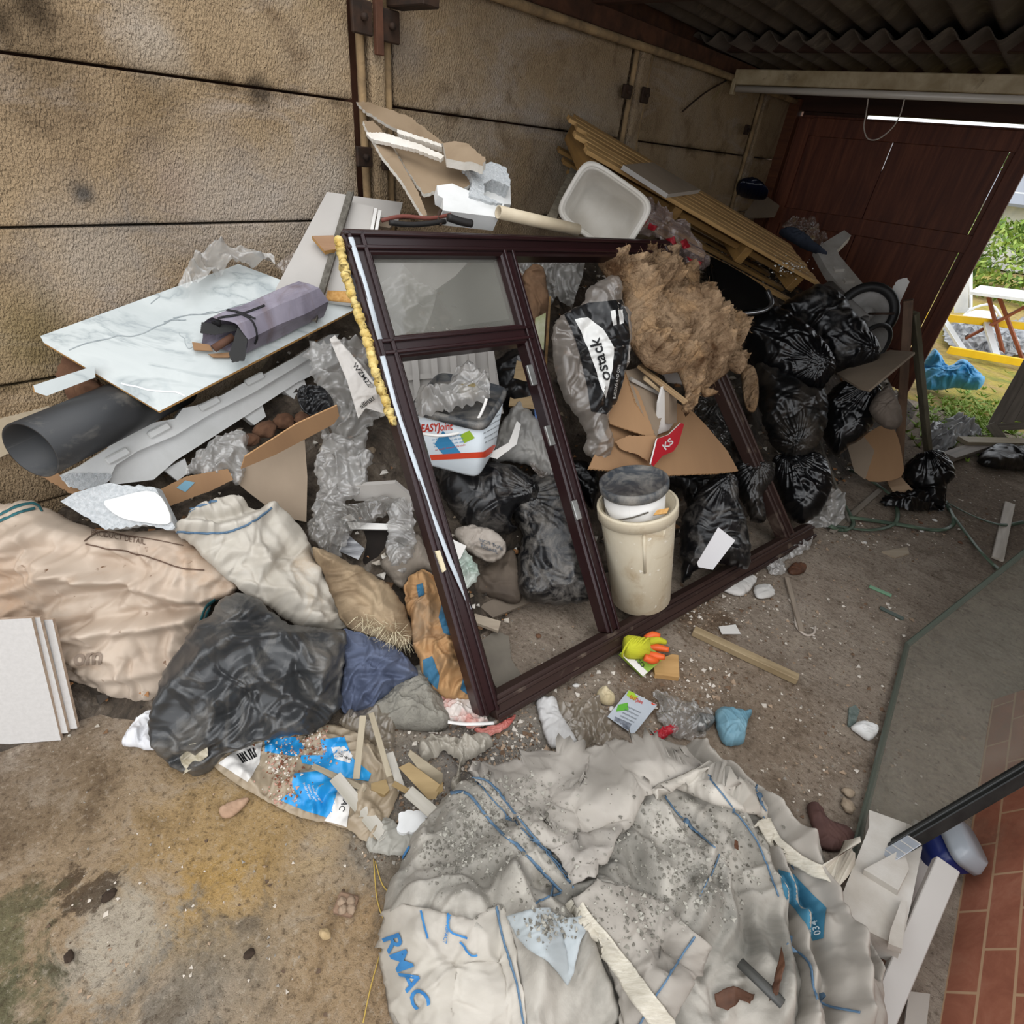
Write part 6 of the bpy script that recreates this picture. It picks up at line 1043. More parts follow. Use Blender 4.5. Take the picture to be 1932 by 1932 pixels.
textpx(bvm, 'MAC', (652, 1498), (-6, 14.), (14, 6), M_BPR, ms, 'lettering', .003, .01); textpx(bvm, 'MAC', (662, 1430), (-11, -4), (4, 9), M_BPR, ms, 'lettering', .003, .0); textpx(bvm, 'BALLAST', (616, 1412), (-5.5, -1), (1, 10), M_AW, ms, 'lettering', .003, .0)
for k in range(3): textpx(bvm, 'builders sand', (570+k*9, 1478+k*3), (3, 6.), (6, -2), M_AW, ms, 'lettering', .003, .0, 1)
rng = np.random.default_rng(31); sp = []
for cx, cy, sx, sy, n_ in ((530, 1450, 18, 30, 160), (590, 1385, 16, 22, 140), (560, 1415, 30, 25, 80), (545, 1500, 14, 10, 40)):
    for q in rng.normal((cx, cy), (sx, sy), (n_, 2)):
        p, _n = cast(bvm, *q)
        if p is not None: sp.append(p)
ch = chips('red_grit', sp, .003, .009, [mat('pink grit', 'b58c7b', rough=.9), mat('pale grit', 'd8cfc2', rough=.9), mat('brown grit', '7d4f3a', rough=.9)], 4, .8, nm=3); tag(ch, 'reddish grit spilled over the blue printed sack', 'grit', kind='stuff')
SL = [wood('pale moulding', 'a89c86', '8e826d'), wood('white moulding', 'b9b3a9', 'a09a8d'), wood('tan offcut', '9d865e', '826c47')]
for i, (a, b, w, z1_, z2_, lb) in enumerate((((685, 1350), (672, 1470), 14, .12, .04, 'upright pale lath crossing the blue printed sack'), ((700, 1345), (735, 1465), 12, .12, .05, 'second pale lath fanning right from the same spot'), ((735, 1420), (758, 1490), 16, .05, .03, 'short white tapered lath beside the blue printed sack'), ((590, 1445), (690, 1490), 11, .05, .05, 'brown torn lath lying across the blue panel'), ((632, 1465), (726, 1580), 26, .06, .03, 'long grey lath pointing down from the blue printed sack'),
    ((770, 1492), (850, 1562), 26, .07, .06, 'white lath lying on the edge of the bulk bag'), ((742, 1478), (782, 1500), 12, .05, .06, 'thin tan sliver beside the cardboard corner'))):
    A_, B_ = aZ(*a, z1_), aZ(*b, z2_); sw = np.linalg.norm((A_+B_)/2-O)/FPX*w*.8; tg(bar('lath', A_, B_, sw, .004, SL[(0, 0, 1, 0, 1, 1, 2)[i]]), lb, 'lath')
pcn = aZ(800, 1465, .03); e = E('cardboard_corner', 'tan cardboard corner protector lying open beside the bulk bag', 'cardboard corner', pcn); slab('corner_wall', [(752, 1448), (772, 1438), (832, 1482), (822, 1508), (808, 1508)], PN(790, 1475, 'z', .06, n=(.3, -.5, .8)), .006, SL[2], e); slab('corner_wall', [(770, 1425), (774, 1415), (836, 1460), (834, 1482), (800, 1465)], PN(800, 1450, 'z', .07, n=(.6, -.3, .4)), .006, SL[0], e)
slab('corner_end', [(808, 1508), (836, 1478), (836, 1492), (815, 1510)], PN(824, 1495, 'z', .05, n=(.6, -.6, .3)), .008, SL[2], e)
tg(slab('wood_offcut', [(700, 1478), (728, 1470), (735, 1490), (725, 1500), (700, 1490)], PN(716, 1486, 'z', .035, n=(0, 0, 1)), .025, SL[2]), 'small tan wood offcut on the floor between the laths', 'wood offcut')
tg(slab('plaster_piece', [(752, 1535), (775, 1528), (802, 1530), (812, 1548), (806, 1562), (762, 1572), (750, 1568)], PN(780, 1550, 'z', .035, n=(0, 0, 1)), .02, mat('white plaster', 'e4e4e3', 'd2d2d0', sc=9, rough=.8), None, .005, 4), 'broken white plaster slab on the floor at the bulk bag edge', 'plaster')
o = pillow('dusty_film', [(790, 1410), (820, 1390), (860, 1395), (900, 1385), (930, 1400), (915, 1420), (880, 1440), (862, 1490), (850, 1480), (868, 1440), (840, 1420), (820, 1430), (795, 1440)], PN(850, 1425, 'z', .02, n=(0, 0, 1)), .05, mat('dusty grey film', 'a9a296', '8f887b', sc=6, rough=.5, dirt='c5beb2', damt=.3), None, .1, 2400, 'film', .9, 28, edge=.1, jitter=.35); tg(o, 'dusty grey film curled on the floor behind the bulk bag', 'plastic film')
o = pillow('dusty_film', [(690, 1590), (720, 1545), (760, 1560), (800, 1580), (790, 1600), (760, 1615), (710, 1612)], PN(745, 1585, 'z', .012, n=(0, 0, 1)), .025, mat('grey mortar film', '8f8c83', 'a39f95', sc=9, rough=.6), None, .1, 1000, 'film', .7, 29, edge=.12, jitter=.2); tg(o, 'mortar covered film pad at the left edge of the bulk bag', 'plastic film')
o = pillow('plastic_film', [(640, 1360), (690, 1335), (740, 1345), (745, 1380), (735, 1440), (700, 1400), (660, 1380)], PN(700, 1370, 'z', .02, n=(0, 0, 1)), .05, M_CLR, None, .1, 1400, 'film', .8, 33, edge=.1, jitter=.3); tg(o, 'dirty clear film bunched between the blue cloth and laths', 'plastic film')
# ================================================================== BULK BAG IN THE FOREGROUND
M_BULK = mat('white bulk bag cloth', 'c2bbb0', 'aea79b', cr=(8, .014, .6), sc=4, rough=.75, bump=.2, bsc=220, bd=.0008, dirt='a7a096', dsc=3, damt=.45)
M_BULKD = mat('mortar dusted bulk bag cloth', 'b0aaa0', '9b958b', cr=(8, .014, .6), sc=5, rough=.85, bump=.45, bsc=90, bd=.003, dirt='75726a', dsc=5, damt=.46); M_BULKG = mat('greyish bulk bag cloth', 'a8a197', '968f86', cr=(8, .014, .6), sc=4, rough=.8, bump=.2, bsc=200, bd=.001, dirt='857f76', dsc=5, damt=.35)
e = E('bulk_bag', 'large collapsed white bulk bag with blue lettering and mortar dust', 'bulk bag', aZ(1150, 1750, 0)); pf = PL((0, 0, .015), (0, 0, 1))
f_ = [([(740, 1700), (800, 1740), (900, 1760)], .03, .03), ([(1080, 1680), (1180, 1800), (1220, 1900)], .03, .03), ([(850, 1500), (960, 1580), (1080, 1680)], .02, .025), ([(950, 1720), (985, 1800), (1000, 1900), (1000, 1990)], .05, .025), ([(900, 1720), (930, 1800), (950, 1950)], -.03, .02), ([(1300, 1750), (1250, 1850), (1200, 1960)], .03, .02), ([(1120, 1560), (1300, 1620), (1420, 1750), (1380, 1850)], .015, .04), ([(800, 1880), (900, 1850), (960, 1880)], -.02, .02), ([(740, 1800), (830, 1800), (900, 1830)], .02, .02), ([(1240, 1500), (1350, 1600), (1420, 1720), (1440, 1850), (1430, 1980)], .05, .02), ([(1200, 1540), (1300, 1640), (1370, 1760), (1380, 1900)], -.035, .02), ([(1090, 1690), (1160, 1760), (1230, 1850)], -.04, .018), ([(1300, 1640), (1290, 1700), (1240, 1800)], .03, .015), ([(900, 1500), (1000, 1590), (1075, 1665)], -.03, .015), ([(1000, 1720), (1080, 1780), (1150, 1880), (1180, 1980)], -.05, .018)]
body = pillow('bag_body', [(850, 1500), (870, 1480), (940, 1470), (1040, 1440), (1200, 1430), (1300, 1450), (1400, 1520), (1450, 1600), (1470, 1700), (1490, 1800), (1480, 1990), (1200, 2010), (900, 2000), (790, 1990), (735, 1900), (716, 1800), (722, 1720), (745, 1650), (790, 1570)], pf, .17, M_BULKD, e, .02, 22000, 'cloth', 1.25, 40, sm=4, edge=.1, rf=.8, folds=f_)
rim = pillow('side_wall', [(1240, 1440), (1330, 1425), (1400, 1500), (1450, 1540), (1500, 1620), (1560, 1690), (1600, 1770), (1628, 1850), (1640, 2000), (1470, 2010), (1475, 1850), (1440, 1720), (1400, 1620), (1330, 1520)], pf, .12, M_BULKG, e, .02, 9000, 'cloth', 1.2, 42, sm=4, edge=.1, folds=[([(1290, 1445), (1400, 1545), (1500, 1680), (1555, 1800), (1575, 1950)], .05, .016), ([(1300, 1480), (1400, 1590), (1480, 1720), (1520, 1850), (1530, 1960)], -.06, .014), ([(1255, 1465), (1370, 1570), (1445, 1690), (1480, 1810), (1490, 1950)], .06, .016), ([(1340, 1440), (1450, 1560), (1560, 1720), (1612, 1860)], -.04, .013), ([(1360, 1440), (1470, 1560), (1580, 1720), (1625, 1860)], .04, .012), ([(1250, 1500), (1350, 1590), (1420, 1700), (1450, 1830)], -.05, .014)])
bvB = bvh_of([body, rim])
lw = drape('white_corner', bvB, [(722, 1720), (760, 1705), (830, 1720), (890, 1735), (935, 1705), (952, 1712), (975, 1790), (990, 1880), (1000, 1990), (800, 1990), (740, 1900), (718, 1810)], M_BULK, e, .006, .003, 3500, 'cloth', .5, 50, dome=.008)
fl_ = drape('top_flap', bvB, [(886, 1466), (910, 1455), (1040, 1412), (1130, 1400), (1235, 1402), (1300, 1415), (1340, 1440), (1290, 1465), (1240, 1490), (1195, 1545), (1150, 1620), (1125, 1660), (1085, 1678), (1050, 1630), (985, 1560), (930, 1500)], mat('pale flap cloth', 'aaa399', '99928a', sc=4, rough=.75, bump=.2, bsc=220, bd=.0008, dirt='7e7a73', dsc=5, damt=.3), e, .022, .004, 3500, 'cloth', .5, 51, dome=.02)
bv2 = bvh_of([body, rim, lw] + ([fl_] if fl_ else []))
wrap_ = drape('rolled_edge', bv2, [(1230, 1490), (1300, 1450), (1350, 1440), (1430, 1500), (1450, 1525), (1445, 1545), (1400, 1535), (1330, 1505), (1260, 1490), (1235, 1510)], M_BULK, e, .02, .004, 900, 'cloth', .6, 52, dome=.02)
fold2 = drape('inner_flap', bv2, [(1085, 1680), (1130, 1655), (1260, 1710), (1330, 1770), (1310, 1830), (1270, 1900), (1230, 1990), (1130, 1990), (1180, 1880), (1130, 1760)], M_BULKG, e, .016, .004, 2200, 'cloth', .5, 53, dome=.012)
inn = drape('inner_flap', bv2, [(965, 1725), (1010, 1712), (1090, 1735), (1105, 1750), (1085, 1830), (1070, 1850), (1000, 1790)], mat('pale blue grey cloth', 'adb3b5', '9fa5a6', sc=5, rough=.7, dirt='7f7d77', damt=.3), e, .012, .003, 900, 'cloth', .4, 54, dome=.006)
M_WEB = mat('white webbing', 'cfc8b9', 'b9b1a0', sc=120, rough=.85, bump=.8, bsc=180, bd=.003, stretch=(.25, 1, 1), dirt='8d857a', dsc=5, damt=.3)
allb = [x for x in (body, rim, lw, fl_, wrap_, fold2, inn) if x]; bv3 = bvh_of(allb)
strip(bv3, [(1078, 1690), (1110, 1740), (1160, 1800), (1215, 1880), (1260, 1940)], [22, 30, 34, 40, 44], M_WEB, e, 'lifting_strap', .008, .003, 700)
for pts, w in (([(888, 1468), (920, 1475), (960, 1520), (1010, 1580), (1060, 1640), (1085, 1672)], 5), ([(850, 1497), (885, 1500), (935, 1560), (1000, 1620), (1060, 1680)], 7), ([(1010, 1705), (1060, 1682)], 5), ([(900, 1475), (960, 1540), (1030, 1610), (1075, 1668)], 3), ([(935, 1710), (950, 1770), (975, 1850), (990, 1940)], 5), ([(1310, 1765), (1270, 1830), (1230, 1890), (1190, 1960)], 5), ([(1335, 1465), (1380, 1520), (1430, 1590), (1470, 1690)], 4), ([(1250, 1500), (1300, 1560), (1350, 1600)], 4), ([(1355, 1610), (1340, 1650), (1320, 1690)], 2.5), ([(1485, 1780), (1530, 1820), (1545, 1890), (1625, 1910)], 6), ([(1425, 1485), (1432, 1510), (1445, 1530)], 3), ([(1440, 1540), (1475, 1600), (1500, 1640)], 3)): strip(bv3, pts, w*.75, M_STB, e, 'stitching', .004, .001, 220)
for pts in ([(795, 1720), (800, 1745), (806, 1772)], [(846, 1725), (850, 1755), (880, 1768)], [(868, 1775), (890, 1800), (900, 1800)]): strip(bv3, pts, 4, M_INKB, e, 'print_line', .004, 0, 80)
textpx(bv3, 'RMAC', (722, 1768), (23., 50.), (44, -16), M_INKB, e, 'lettering', .003, .02); textpx(bv3, 'MANUFACT', (846, 1726), (-1.5, 9.5), (9, 2), M_INKB, e, 'lettering', .004, .02)
drape('blue_mark', bv3, [(762, 1602), (772, 1590), (775, 1600), (745, 1650), (735, 1660)], M_INKB, e, .003, 0, 60)
pnl = drape('blue_panel', bv3, [(1470, 1640), (1500, 1650), (1560, 1715), (1555, 1770), (1535, 1775), (1520, 1740), (1480, 1690)], mat('teal printed cloth', '3f7a92', '336880', sc=5, rough=.7, dirt='8f8a7e', damt=.25), e, .003, 0, 400)
textpx(bvh_of(allb+[pnl]), '034', (1552, 1762), (-5., -17), (-18, 5), M_WPR, e, 'lettering', .005, .01)
strip(bvh_of([body, rim, FLO]), [(1430, 1552), (1480, 1600), (1540, 1640), (1598, 1660)], [22, 26, 26, 30], M_WEB, e, 'lifting_loop', .014, .005, 400)
rng = np.random.default_rng(41); sp = []
for cx, cy, sx, sy, n_ in ((890, 1560, 45, 40, 500), (860, 1610, 40, 30, 300), (960, 1500, 60, 25, 260), (1290, 1600, 80, 60, 700), (1330, 1660, 60, 40, 300), (1200, 1720, 60, 40, 260), (1040, 1745, 25, 18, 160), (1000, 1600, 60, 60, 300)):
    for q in rng.normal((cx, cy), (sx, sy), (n_, 2)):
        p, nn_ = cast(bv3, *q)
        if p is not None: sp.append(p)
M_CR = [mat('mortar crumb', '8b877d', rough=.95), mat('dark mortar crumb', '6f6b62', rough=.95), mat('pale mortar crumb', 'a7a398', rough=.95)]
ch = chips('mortar_crumbs', sp, .002, .009, M_CR, 6, .7, nm=3); tag(ch, 'grey mortar crumbs scattered over the bulk bag', 'mortar', kind='stuff')
# leaves and bits in the bag's mouth
M_DLEAF = mat('dead leaf', '5f3d29', '432a1c', sc=9, rough=.7)
for i, (q, lb) in enumerate((([(1345, 1875), (1380, 1860), (1415, 1870), (1410, 1895), (1390, 1885), (1370, 1905), (1350, 1900)], 'curled brown leaf in the mouth of the bulk bag'), ([(1470, 1850), (1480, 1800), (1488, 1830), (1478, 1880), (1462, 1890)], 'dark brown leaf against the bulk bag side'), ([(1378, 1585), (1385, 1590), (1385, 1605), (1378, 1602)], 'small brown leaf in the fold of the bulk bag'))): 
    o = drape('dead_leaf', bv3, q, M_DLEAF, None, .014, .001, 160, 'paper', .6, 60+i); o and tg(o, lb, 'leaf')
tg(tube('black_channel', [cast(bv3, 1390, 1822)[0]+np.array([0, 0, .02]), cast(bv3, 1470, 1900)[0]+np.array([0, 0, .02])], .012, mat('dark ribbed plastic', '3d3d3c', '55544f', sc=60, rough=.5, stretch=(.1, 1, 1)), None, 6, flat=.5), 'dark grooved plastic channel lying on the bulk bag', 'plastic channel')
# ================================================================== RIGHT FOREGROUND: GLASS, POLYSTYRENE, RED PANEL
b1, b2 = aZ(1600, 1648, .02), aZ(1712, 1216, .02); gtop = aZ(1932, 1470, 0)
M_GL = m_glass('dusty glass sheet', 'aeaa9c', .24, .12)
G0 = aZ(1602, 1655, .02); G1 = aZ(1712, 1215, .02); up_ = unit(np.array([.55, -.1, .83])); gpl = PL(G0, np.cross(G1-G0, up_))
e = E('double_glazed_pane', 'large dusty sheet of glass with black edge leaning at the right wall', 'glass pane', (G0+G1)/2)
slab('glass_sheet', [(1602, 1652), (1655, 1440), (1712, 1216), (1790, 1150), (1850, 1100), (1960, 1020), (2060, 940), (2120, 1370), (1932, 1465)], gpl, .02, M_GL, e)
ea, eb = gpl(1600, 1655), gpl(2060, 1385); M_SEAL = mat('black edge seal', '161716', '232422', sc=30, rough=.5, bump=.3, bsc=60, bd=.002); bar('edge_seal', ea+gpl.n*.002, eb+gpl.n*.002, .034, .03, M_SEAL, e, gpl.n, .002)
bar('seal_groove', ea+gpl.n*.018, eb+gpl.n*.018, .008, .004, mat('seal groove', '3a3b3a', rough=.4), e, gpl.n, .001)
ML_ = mat('silver label', 'b4bac2', 'a9afb8', sc=20, rough=.4); pl_ = gpl.off(.022); slab('label', [(1660, 1607), (1712, 1576), (1738, 1592), (1684, 1626)], pl_, .002, ML_, e)
for k in range(4): slab('label_line', [(1668+k*15, 1603-k*8.5), (1670+k*15, 1602-k*8.5), (1694+k*15, 1618-k*8.5), (1692+k*15, 1619-k*8.5)], pl_.off(.001), .0005, WHITEP, e)
bar('glass_edge', gpl(1602, 1650), gpl(1712, 1216), .008, .021, mat('green glass edge', '565d54', rough=.15), e, gpl.n, .001); bar('glass_edge', gpl(1712, 1216), gpl(1960, 1020), .008, .021, mat('green glass rim', '565d54', rough=.15), e, gpl.n, .001)
# red brick patterned panel
def m_red():
    t = NT('red brick print'); b = t.b; v = t.coord('UV'); n1 = t.noise(v, 9, 7, .7, .5); c = t.ramp(n1, [(.3, rgb('8c523d')), (.5, rgb('a0634b')), (.7, rgb('ad755d'))])
    br = t.n('TexBrick'); t.l(v, br.inputs['Vector']); br.inputs['Scale'].default_value = 3.2; br.inputs['Brick Width'].default_value = .7; br.inputs['Mortar Size'].default_value = .013; br.inputs['Mortar Smooth'].default_value = .4; br.inputs['Color1'].default_value = (0, 0, 0, 1); br.inputs['Color2'].default_value = (0, 0, 0, 1); br.inputs['Mortar'].default_value = (.8, .8, .8, 1)
    c = t.mix(br.outputs[1], c, rgb('bd9a78')); c = t.mix(t.ramp(t.noise(v, 3, 7, .7, .8), [(.52, (0, 0, 0)), (.72, (.7, .7, .7))]), c, rgb('6b4a3a')); t.l(c, b.inputs['Base Color']); b.inputs['Roughness'].default_value = .8; t.l(t.bump(n1, .3, .004), b.inputs['Normal']); return t.m
R0, R1 = aZ(1768, 1960, .0), aZ(1836, 1540, .0); upr = unit(np.array([.42, 0, 1.])); rp = PL(R0, np.cross(R1-R0, upr)); rd = unit(R1-R0); Q = [R0-rd*.5, R0+rd*1.25, R0+rd*1.25+upr*1.0, R0-rd*.5+upr*1.0]
V = np.array(Q+[q-rp.n*.03 for q in Q]); UV = np.array([(q-R0) @ np.array([rd, upr]).T for q in Q]); UV = np.vstack([UV, UV])
o = link('brick_effect_panel', V, [(0, 1, 2, 3), (7, 6, 5, 4), (0, 4, 5, 1), (1, 5, 6, 2), (2, 6, 7, 3), (3, 7, 4, 0)], m_red(), None, False, UV); tg(o, 'red brick patterned panel leaning beside the glass at the right wall', 'panel')
pp = P3((1585, 1720, 'z', .10), (1735, 1565, 'z', .13), (1690, 1780, 'z', .13)); e = E('polystyrene_block', 'white polystyrene packing block under the black edge of the glass', 'polystyrene', pp(1660, 1680))
slab('block_body', [(1590, 1685), (1608, 1640), (1640, 1560), (1640, 1528), (1735, 1562), (1740, 1600), (1720, 1700), (1700, 1788), (1580, 1728)], pp, .07, EPSD, e); slab('raised_step', [(1630, 1640), (1705, 1600), (1715, 1640), (1695, 1680)], pp.off(.02), .02, EPSD, e); slab('raised_step', [(1680, 1755), (1700, 1700), (1712, 1700), (1702, 1790), (1676, 1780)], pp.off(.018), .02, EPSD, e)
tg(bar('white_plank', aZ(1785, 1632, .16), aZ(1650, 1945, .03), .05, .03, WHITEB), 'long white plank standing beside the polystyrene block', 'plank'); tg(bar('white_plank', aZ(1745, 1560, .03), aZ(1725, 1760, .02), .06, .02, WHITEB), 'short white board behind the long white plank', 'plank')
tg(slab('grey_offcut', [(1640, 1840), (1672, 1790), (1690, 1800), (1660, 1920), (1630, 1925)], PN(1660, 1860, 'z', .02, n=(0, 0, 1)), .015, EPSD, None, .004, 2), 'dirty white offcut on the floor below the polystyrene block', 'offcut')
bx = aZ(1780, 1600, .06); e = E('blue_tub', 'clear lidded blue tub behind the white plank', 'tub', bx-np.array([0, 0, .05])); kx = frame((.5, .3, 1)); loft('tub_body', bx, (kx[1], kx[2], kx[0]), [(.05, .04, -.05), (.06, .05, .03)], mat('navy plastic', '1c2a66', rough=.3), e, 4, 32); loft('tub_lid', bx, (kx[1], kx[2], kx[0]), [(.065, .055, .03), (.065, .055, .045), (.05, .04, .075)], mat('clear tub lid', '9aa0a6', rough=.2), e, 4, 32)
tg(slab('grey_card', [(1715, 1870), (1755, 1875), (1745, 1960), (1705, 1950)], PN(1730, 1915, 'z', .03, n=(.2, 0, 1)), .004, mat('grey wet card', 'a19b92', rough=.7)), 'grey card on the floor beside the red brick panel', 'card')
# ================================================================== LOOSE THINGS ON THE FLOOR
M_YEL = mat('yellow knit', 'd8d83a', 'c7c62c', sc=8, rough=.9, bump=.9, bsc=90, bd=.004, stretch=(1, 8, 1)); M_ORA = mat('orange latex', 'e0622a', 'd2541f', sc=8, rough=.45)
gp = PN(1200, 1218, 'z', .10, n=(.3, -.5, .8)); e = E('work_gloves', 'rolled pair of yellow and orange work gloves beside the window rail', 'gloves', gp(1200, 1240))
a, b = aZ(1178, 1220, .08), aZ(1222, 1224, .08); tube('yellow_cuff', [a, a+(b-a)*.15, a+(b-a)*.5, b], [.034, .042, .041, .036], M_YEL, e, 24)
for k in range(4): tube('cuff_rib', [a+(b-a)*(.2+.2*k)+np.array([0, .042*math.cos(t), .042*math.sin(t)])*1.0 for t in np.linspace(0, 6.28, 20)[:-1]], .004, M_YEL, e, 6, True)
for k, q in enumerate([[(1218, 1205), (1232, 1198), (1245, 1200)], [(1220, 1212), (1240, 1208), (1256, 1212)], [(1222, 1222), (1240, 1222), (1262, 1226)], [(1220, 1234), (1238, 1238), (1254, 1240)], [(1216, 1240), (1230, 1246), (1240, 1246)]]): tube('glove_finger', [aZ(x, y, .08+.012*math.sin(k*2+j)) for j, (x, y) in enumerate(q)], [.013, .014, .009], M_ORA if k != 1 else M_YEL, e, 10, sm=3)
bx = P3((1175, 1235, 'z', .06), (1235, 1245, 'z', .06), (1210, 1275, 'z', .03)); e = E('small_carton', 'green and white carton under the yellow gloves', 'carton', bx(1205, 1250)); c_ = slab('carton_face', [(1170, 1232), (1215, 1275), (1255, 1240), (1215, 1215)], bx, .03, mat('green carton', '9dbb3f', '7fa42e', sc=10, rough=.5), e); slab('white_panel', [(1172, 1235), (1182, 1228), (1222, 1268), (1213, 1276)], bx.off(.001), .001, WHITEP, e); textpx([c_], 'VSO', (1196, 1244), (9, 9.), (6, -9.), M_BPR, e, 'lettering', .003, .01)
tg(slab('wood_offcut', [(1232, 1248), (1268, 1234), (1280, 1236), (1282, 1278), (1236, 1272)], PN(1260, 1258, 'z', .022, n=(0, 0, 1)), .02, wood('orange ply', 'c8a06b', 'b28a56')), 'square plywood offcut beside the green carton', 'wood offcut')
fl = slab('leaflet', [(1146, 1352), (1186, 1302), (1240, 1330), (1195, 1386)], PN(1192, 1345, 'z', .016, n=(0, 0, 1)), .0015, mat('printed leaflet paper', 'b9bfc6', 'adb4bc', sc=9, rough=.4)); tg(fl, 'printed jointing compound leaflet lying face up on the floor', 'leaflet')
bvl = bvh_of([fl]); drape('green_print', bvl, [(1186, 1303), (1207, 1312), (1196, 1322), (1182, 1312)], M_GL2, fl, .001, 0, 30); drape('green_print', bvl, [(1166, 1330), (1184, 1326), (1186, 1340), (1162, 1343)], mat('leaf green ink', '5ea838', rough=.5), fl, .001, 0, 30); drape('red_corner', bvl, [(1226, 1322), (1240, 1330), (1230, 1330)], M_RB, fl, .001, 0, 20); drape('photo_print', bvl, [(1160, 1352), (1192, 1366), (1186, 1378), (1158, 1364)], mat('dark photo ink', '4a4f5a', '8a8f98', sc=40, rough=.4), fl, .001, 0, 40)
textpx(bvl, 'EASYJoint', (1187, 1317), (5.9, 2.9), (4.5, -8.), M_RL, fl, 'lettering', .0015, .02, 1)
for k in range(4): textpx(bvl, 'paving jointing compound', (1182-k*4, 1334+k*6), (2.5, 1.2), (2.2, -4.5), M_TX, fl, 'lettering', .0015, 0, 1)
tg(slab('printed_card', [(1356, 1182), (1388, 1178), (1398, 1196), (1362, 1196)], PN(1376, 1188, 'z', .008, n=(0, 0, 1)), .0015, WHITEP), 'small white printed card on the open floor beside the batten', 'card')
tg(bar('timber_batten', aZ(1308, 1190, .016), aZ(1505, 1282, .016), .035, .028, wood('sandy batten', 'ab9878', '8f7c5d', dirt='77664d', damt=.3)), 'sandy timber batten lying on the open floor', 'batten')
tg(bar('timber_lath', aZ(1484, 1090, .012), aZ(1512, 1190, .012), .02, .012, wood('dusty thin lath', '9d8f7e', '83766a')), 'thin dusty lath pointing at the looped cord on the floor', 'lath')
tg(tube('cord', [aZ(x, y, .006) for x, y in ((1488, 1130), (1500, 1150), (1502, 1180), (1520, 1198), (1535, 1195), (1538, 1182))], .005, M_WIRE, None, 6, sm=5), 'pale looped cord on the open floor', 'cord')
def scrap(name, px, h, T, m, label, cat, seed=1, wr='film', wk=1., n=900):
    q = np.array(px, float).mean(0); o = pillow(name, px, PN(q[0], q[1], 'z', h, n=(0, 0, 1)), T, m, None, .1, n, wr, wk, seed, sm=3, edge=.12); tg(o, label, cat); return o
scrap('blue_rag', [(1350, 1345), (1365, 1335), (1395, 1345), (1418, 1345), (1410, 1360), (1405, 1390), (1400, 1405), (1370, 1408), (1352, 1380)], .01, .035, mat('light blue cloth', '5f8a9c', '7fa4b2', sc=8, rough=.6, dirt='8f8a80', damt=.25), 'crumpled light blue cloth on the floor right of the leaflet', 'cloth', 3, 'cloth', 1.4)
scrap('red_wrapper', [(1218, 1395), (1240, 1378), (1272, 1370), (1280, 1378), (1255, 1392), (1240, 1402)], .012, .018, mat('red wrapper', 'b32a35', '94202b', sc=9, rough=.35), 'red plastic wrapper at the top edge of the bulk bag', 'wrapper', 4)
scrap('plaster_scrap', [(1012, 1322), (1040, 1315), (1052, 1325), (1060, 1350), (1085, 1390), (1085, 1402), (1040, 1412), (1025, 1375), (1015, 1345)], .014, .02, mat('grey white sheet', 'c9c7c5', 'b9b6b3', sc=9, rough=.6), 'long pale grey plastic strip on the floor below the window corner', 'plastic strip', 5, 'paper', .8)
scrap('plastic_bag', [(1232, 1305), (1262, 1310), (1300, 1330), (1340, 1345), (1345, 1370), (1310, 1395), (1270, 1390), (1240, 1360), (1245, 1330)], .012, .03, FILM, 'dirty clear plastic bag beside the leaflet', 'plastic bag', 6, n=1600)
scrap('foil_wad', [(1308, 1352), (1335, 1350), (1348, 1362), (1330, 1380), (1310, 1375)], .015, .025, mat('crushed foil', '9a9a98', '55544f', sc=40, rough=.3, metal=.5), 'crushed silver foil at the corner of the clear bag', 'foil', 7, 'paper', 1.2, 500)
scrap('paper_wad', [(1125, 1310), (1140, 1300), (1160, 1318), (1155, 1330), (1135, 1328)], .01, .03, mat('cream paper wad', 'cdbf9f', 'b5a480', sc=14, rough=.9), 'crumpled cream paper wad left of the leaflet', 'paper', 8, 'paper', 1.3, 500)
scrap('dusty_film', [(1050, 1330), (1110, 1320), (1150, 1345), (1150, 1400), (1085, 1405), (1060, 1365)], .008, .015, M_CLR, 'dusty film on the floor left of the leaflet', 'plastic film', 9, n=1200)
scrap('brown_rag', [(1522, 1522), (1535, 1515), (1552, 1530), (1560, 1545), (1595, 1560), (1612, 1580), (1600, 1602), (1560, 1605), (1538, 1590), (1530, 1555)], .01, .03, mat('dark brown rag', '4e3531', '5f433c', sc=9, rough=.8), 'dark brown rag on the floor beside the lower glass edge', 'rag', 10, 'cloth', 1.1)
scrap('plaster_scrap', [(1358, 1110), (1372, 1095), (1410, 1085), (1428, 1092), (1418, 1110), (1395, 1125)], .012, .02, mat('white plaster scrap', 'd5d2ce', 'c4c0ba', sc=9, rough=.8), 'white plaster scrap on the floor in front of the bottom rail', 'plaster', 11, 'paper', .7, 600)
scrap('plaster_scrap', [(1422, 1108), (1450, 1102), (1462, 1122), (1430, 1130)], .01, .014, mat('white plaster scrap b', 'd5d2ce', 'c4c0ba', sc=9, rough=.8), 'smaller white plaster scrap beside the one in front of the bottom rail', 'plaster', 12, 'paper', .6, 400)
scrap('plastic_cup', [(1447, 1068), (1462, 1058), (1480, 1068), (1480, 1082), (1455, 1085)], .01, .03, FILMP, 'crushed clear plastic cup on the floor beside the bottom rail', 'cup', 13, n=500)
scrap('plastic_film', [(1468, 1060), (1500, 1025), (1525, 1018), (1528, 1035), (1500, 1050)], .01, .03, FILMP, 'clear film twist on the floor at the bottom rail', 'plastic film', 14, n=700)
scrap('dead_leaf', [(1485, 1075), (1500, 1062), (1520, 1066), (1518, 1080), (1495, 1085)], .008, .014, M_DLEAF, 'brown crumpled leaf beside the crushed plastic cup', 'leaf', 15, 'paper', 1, 400)
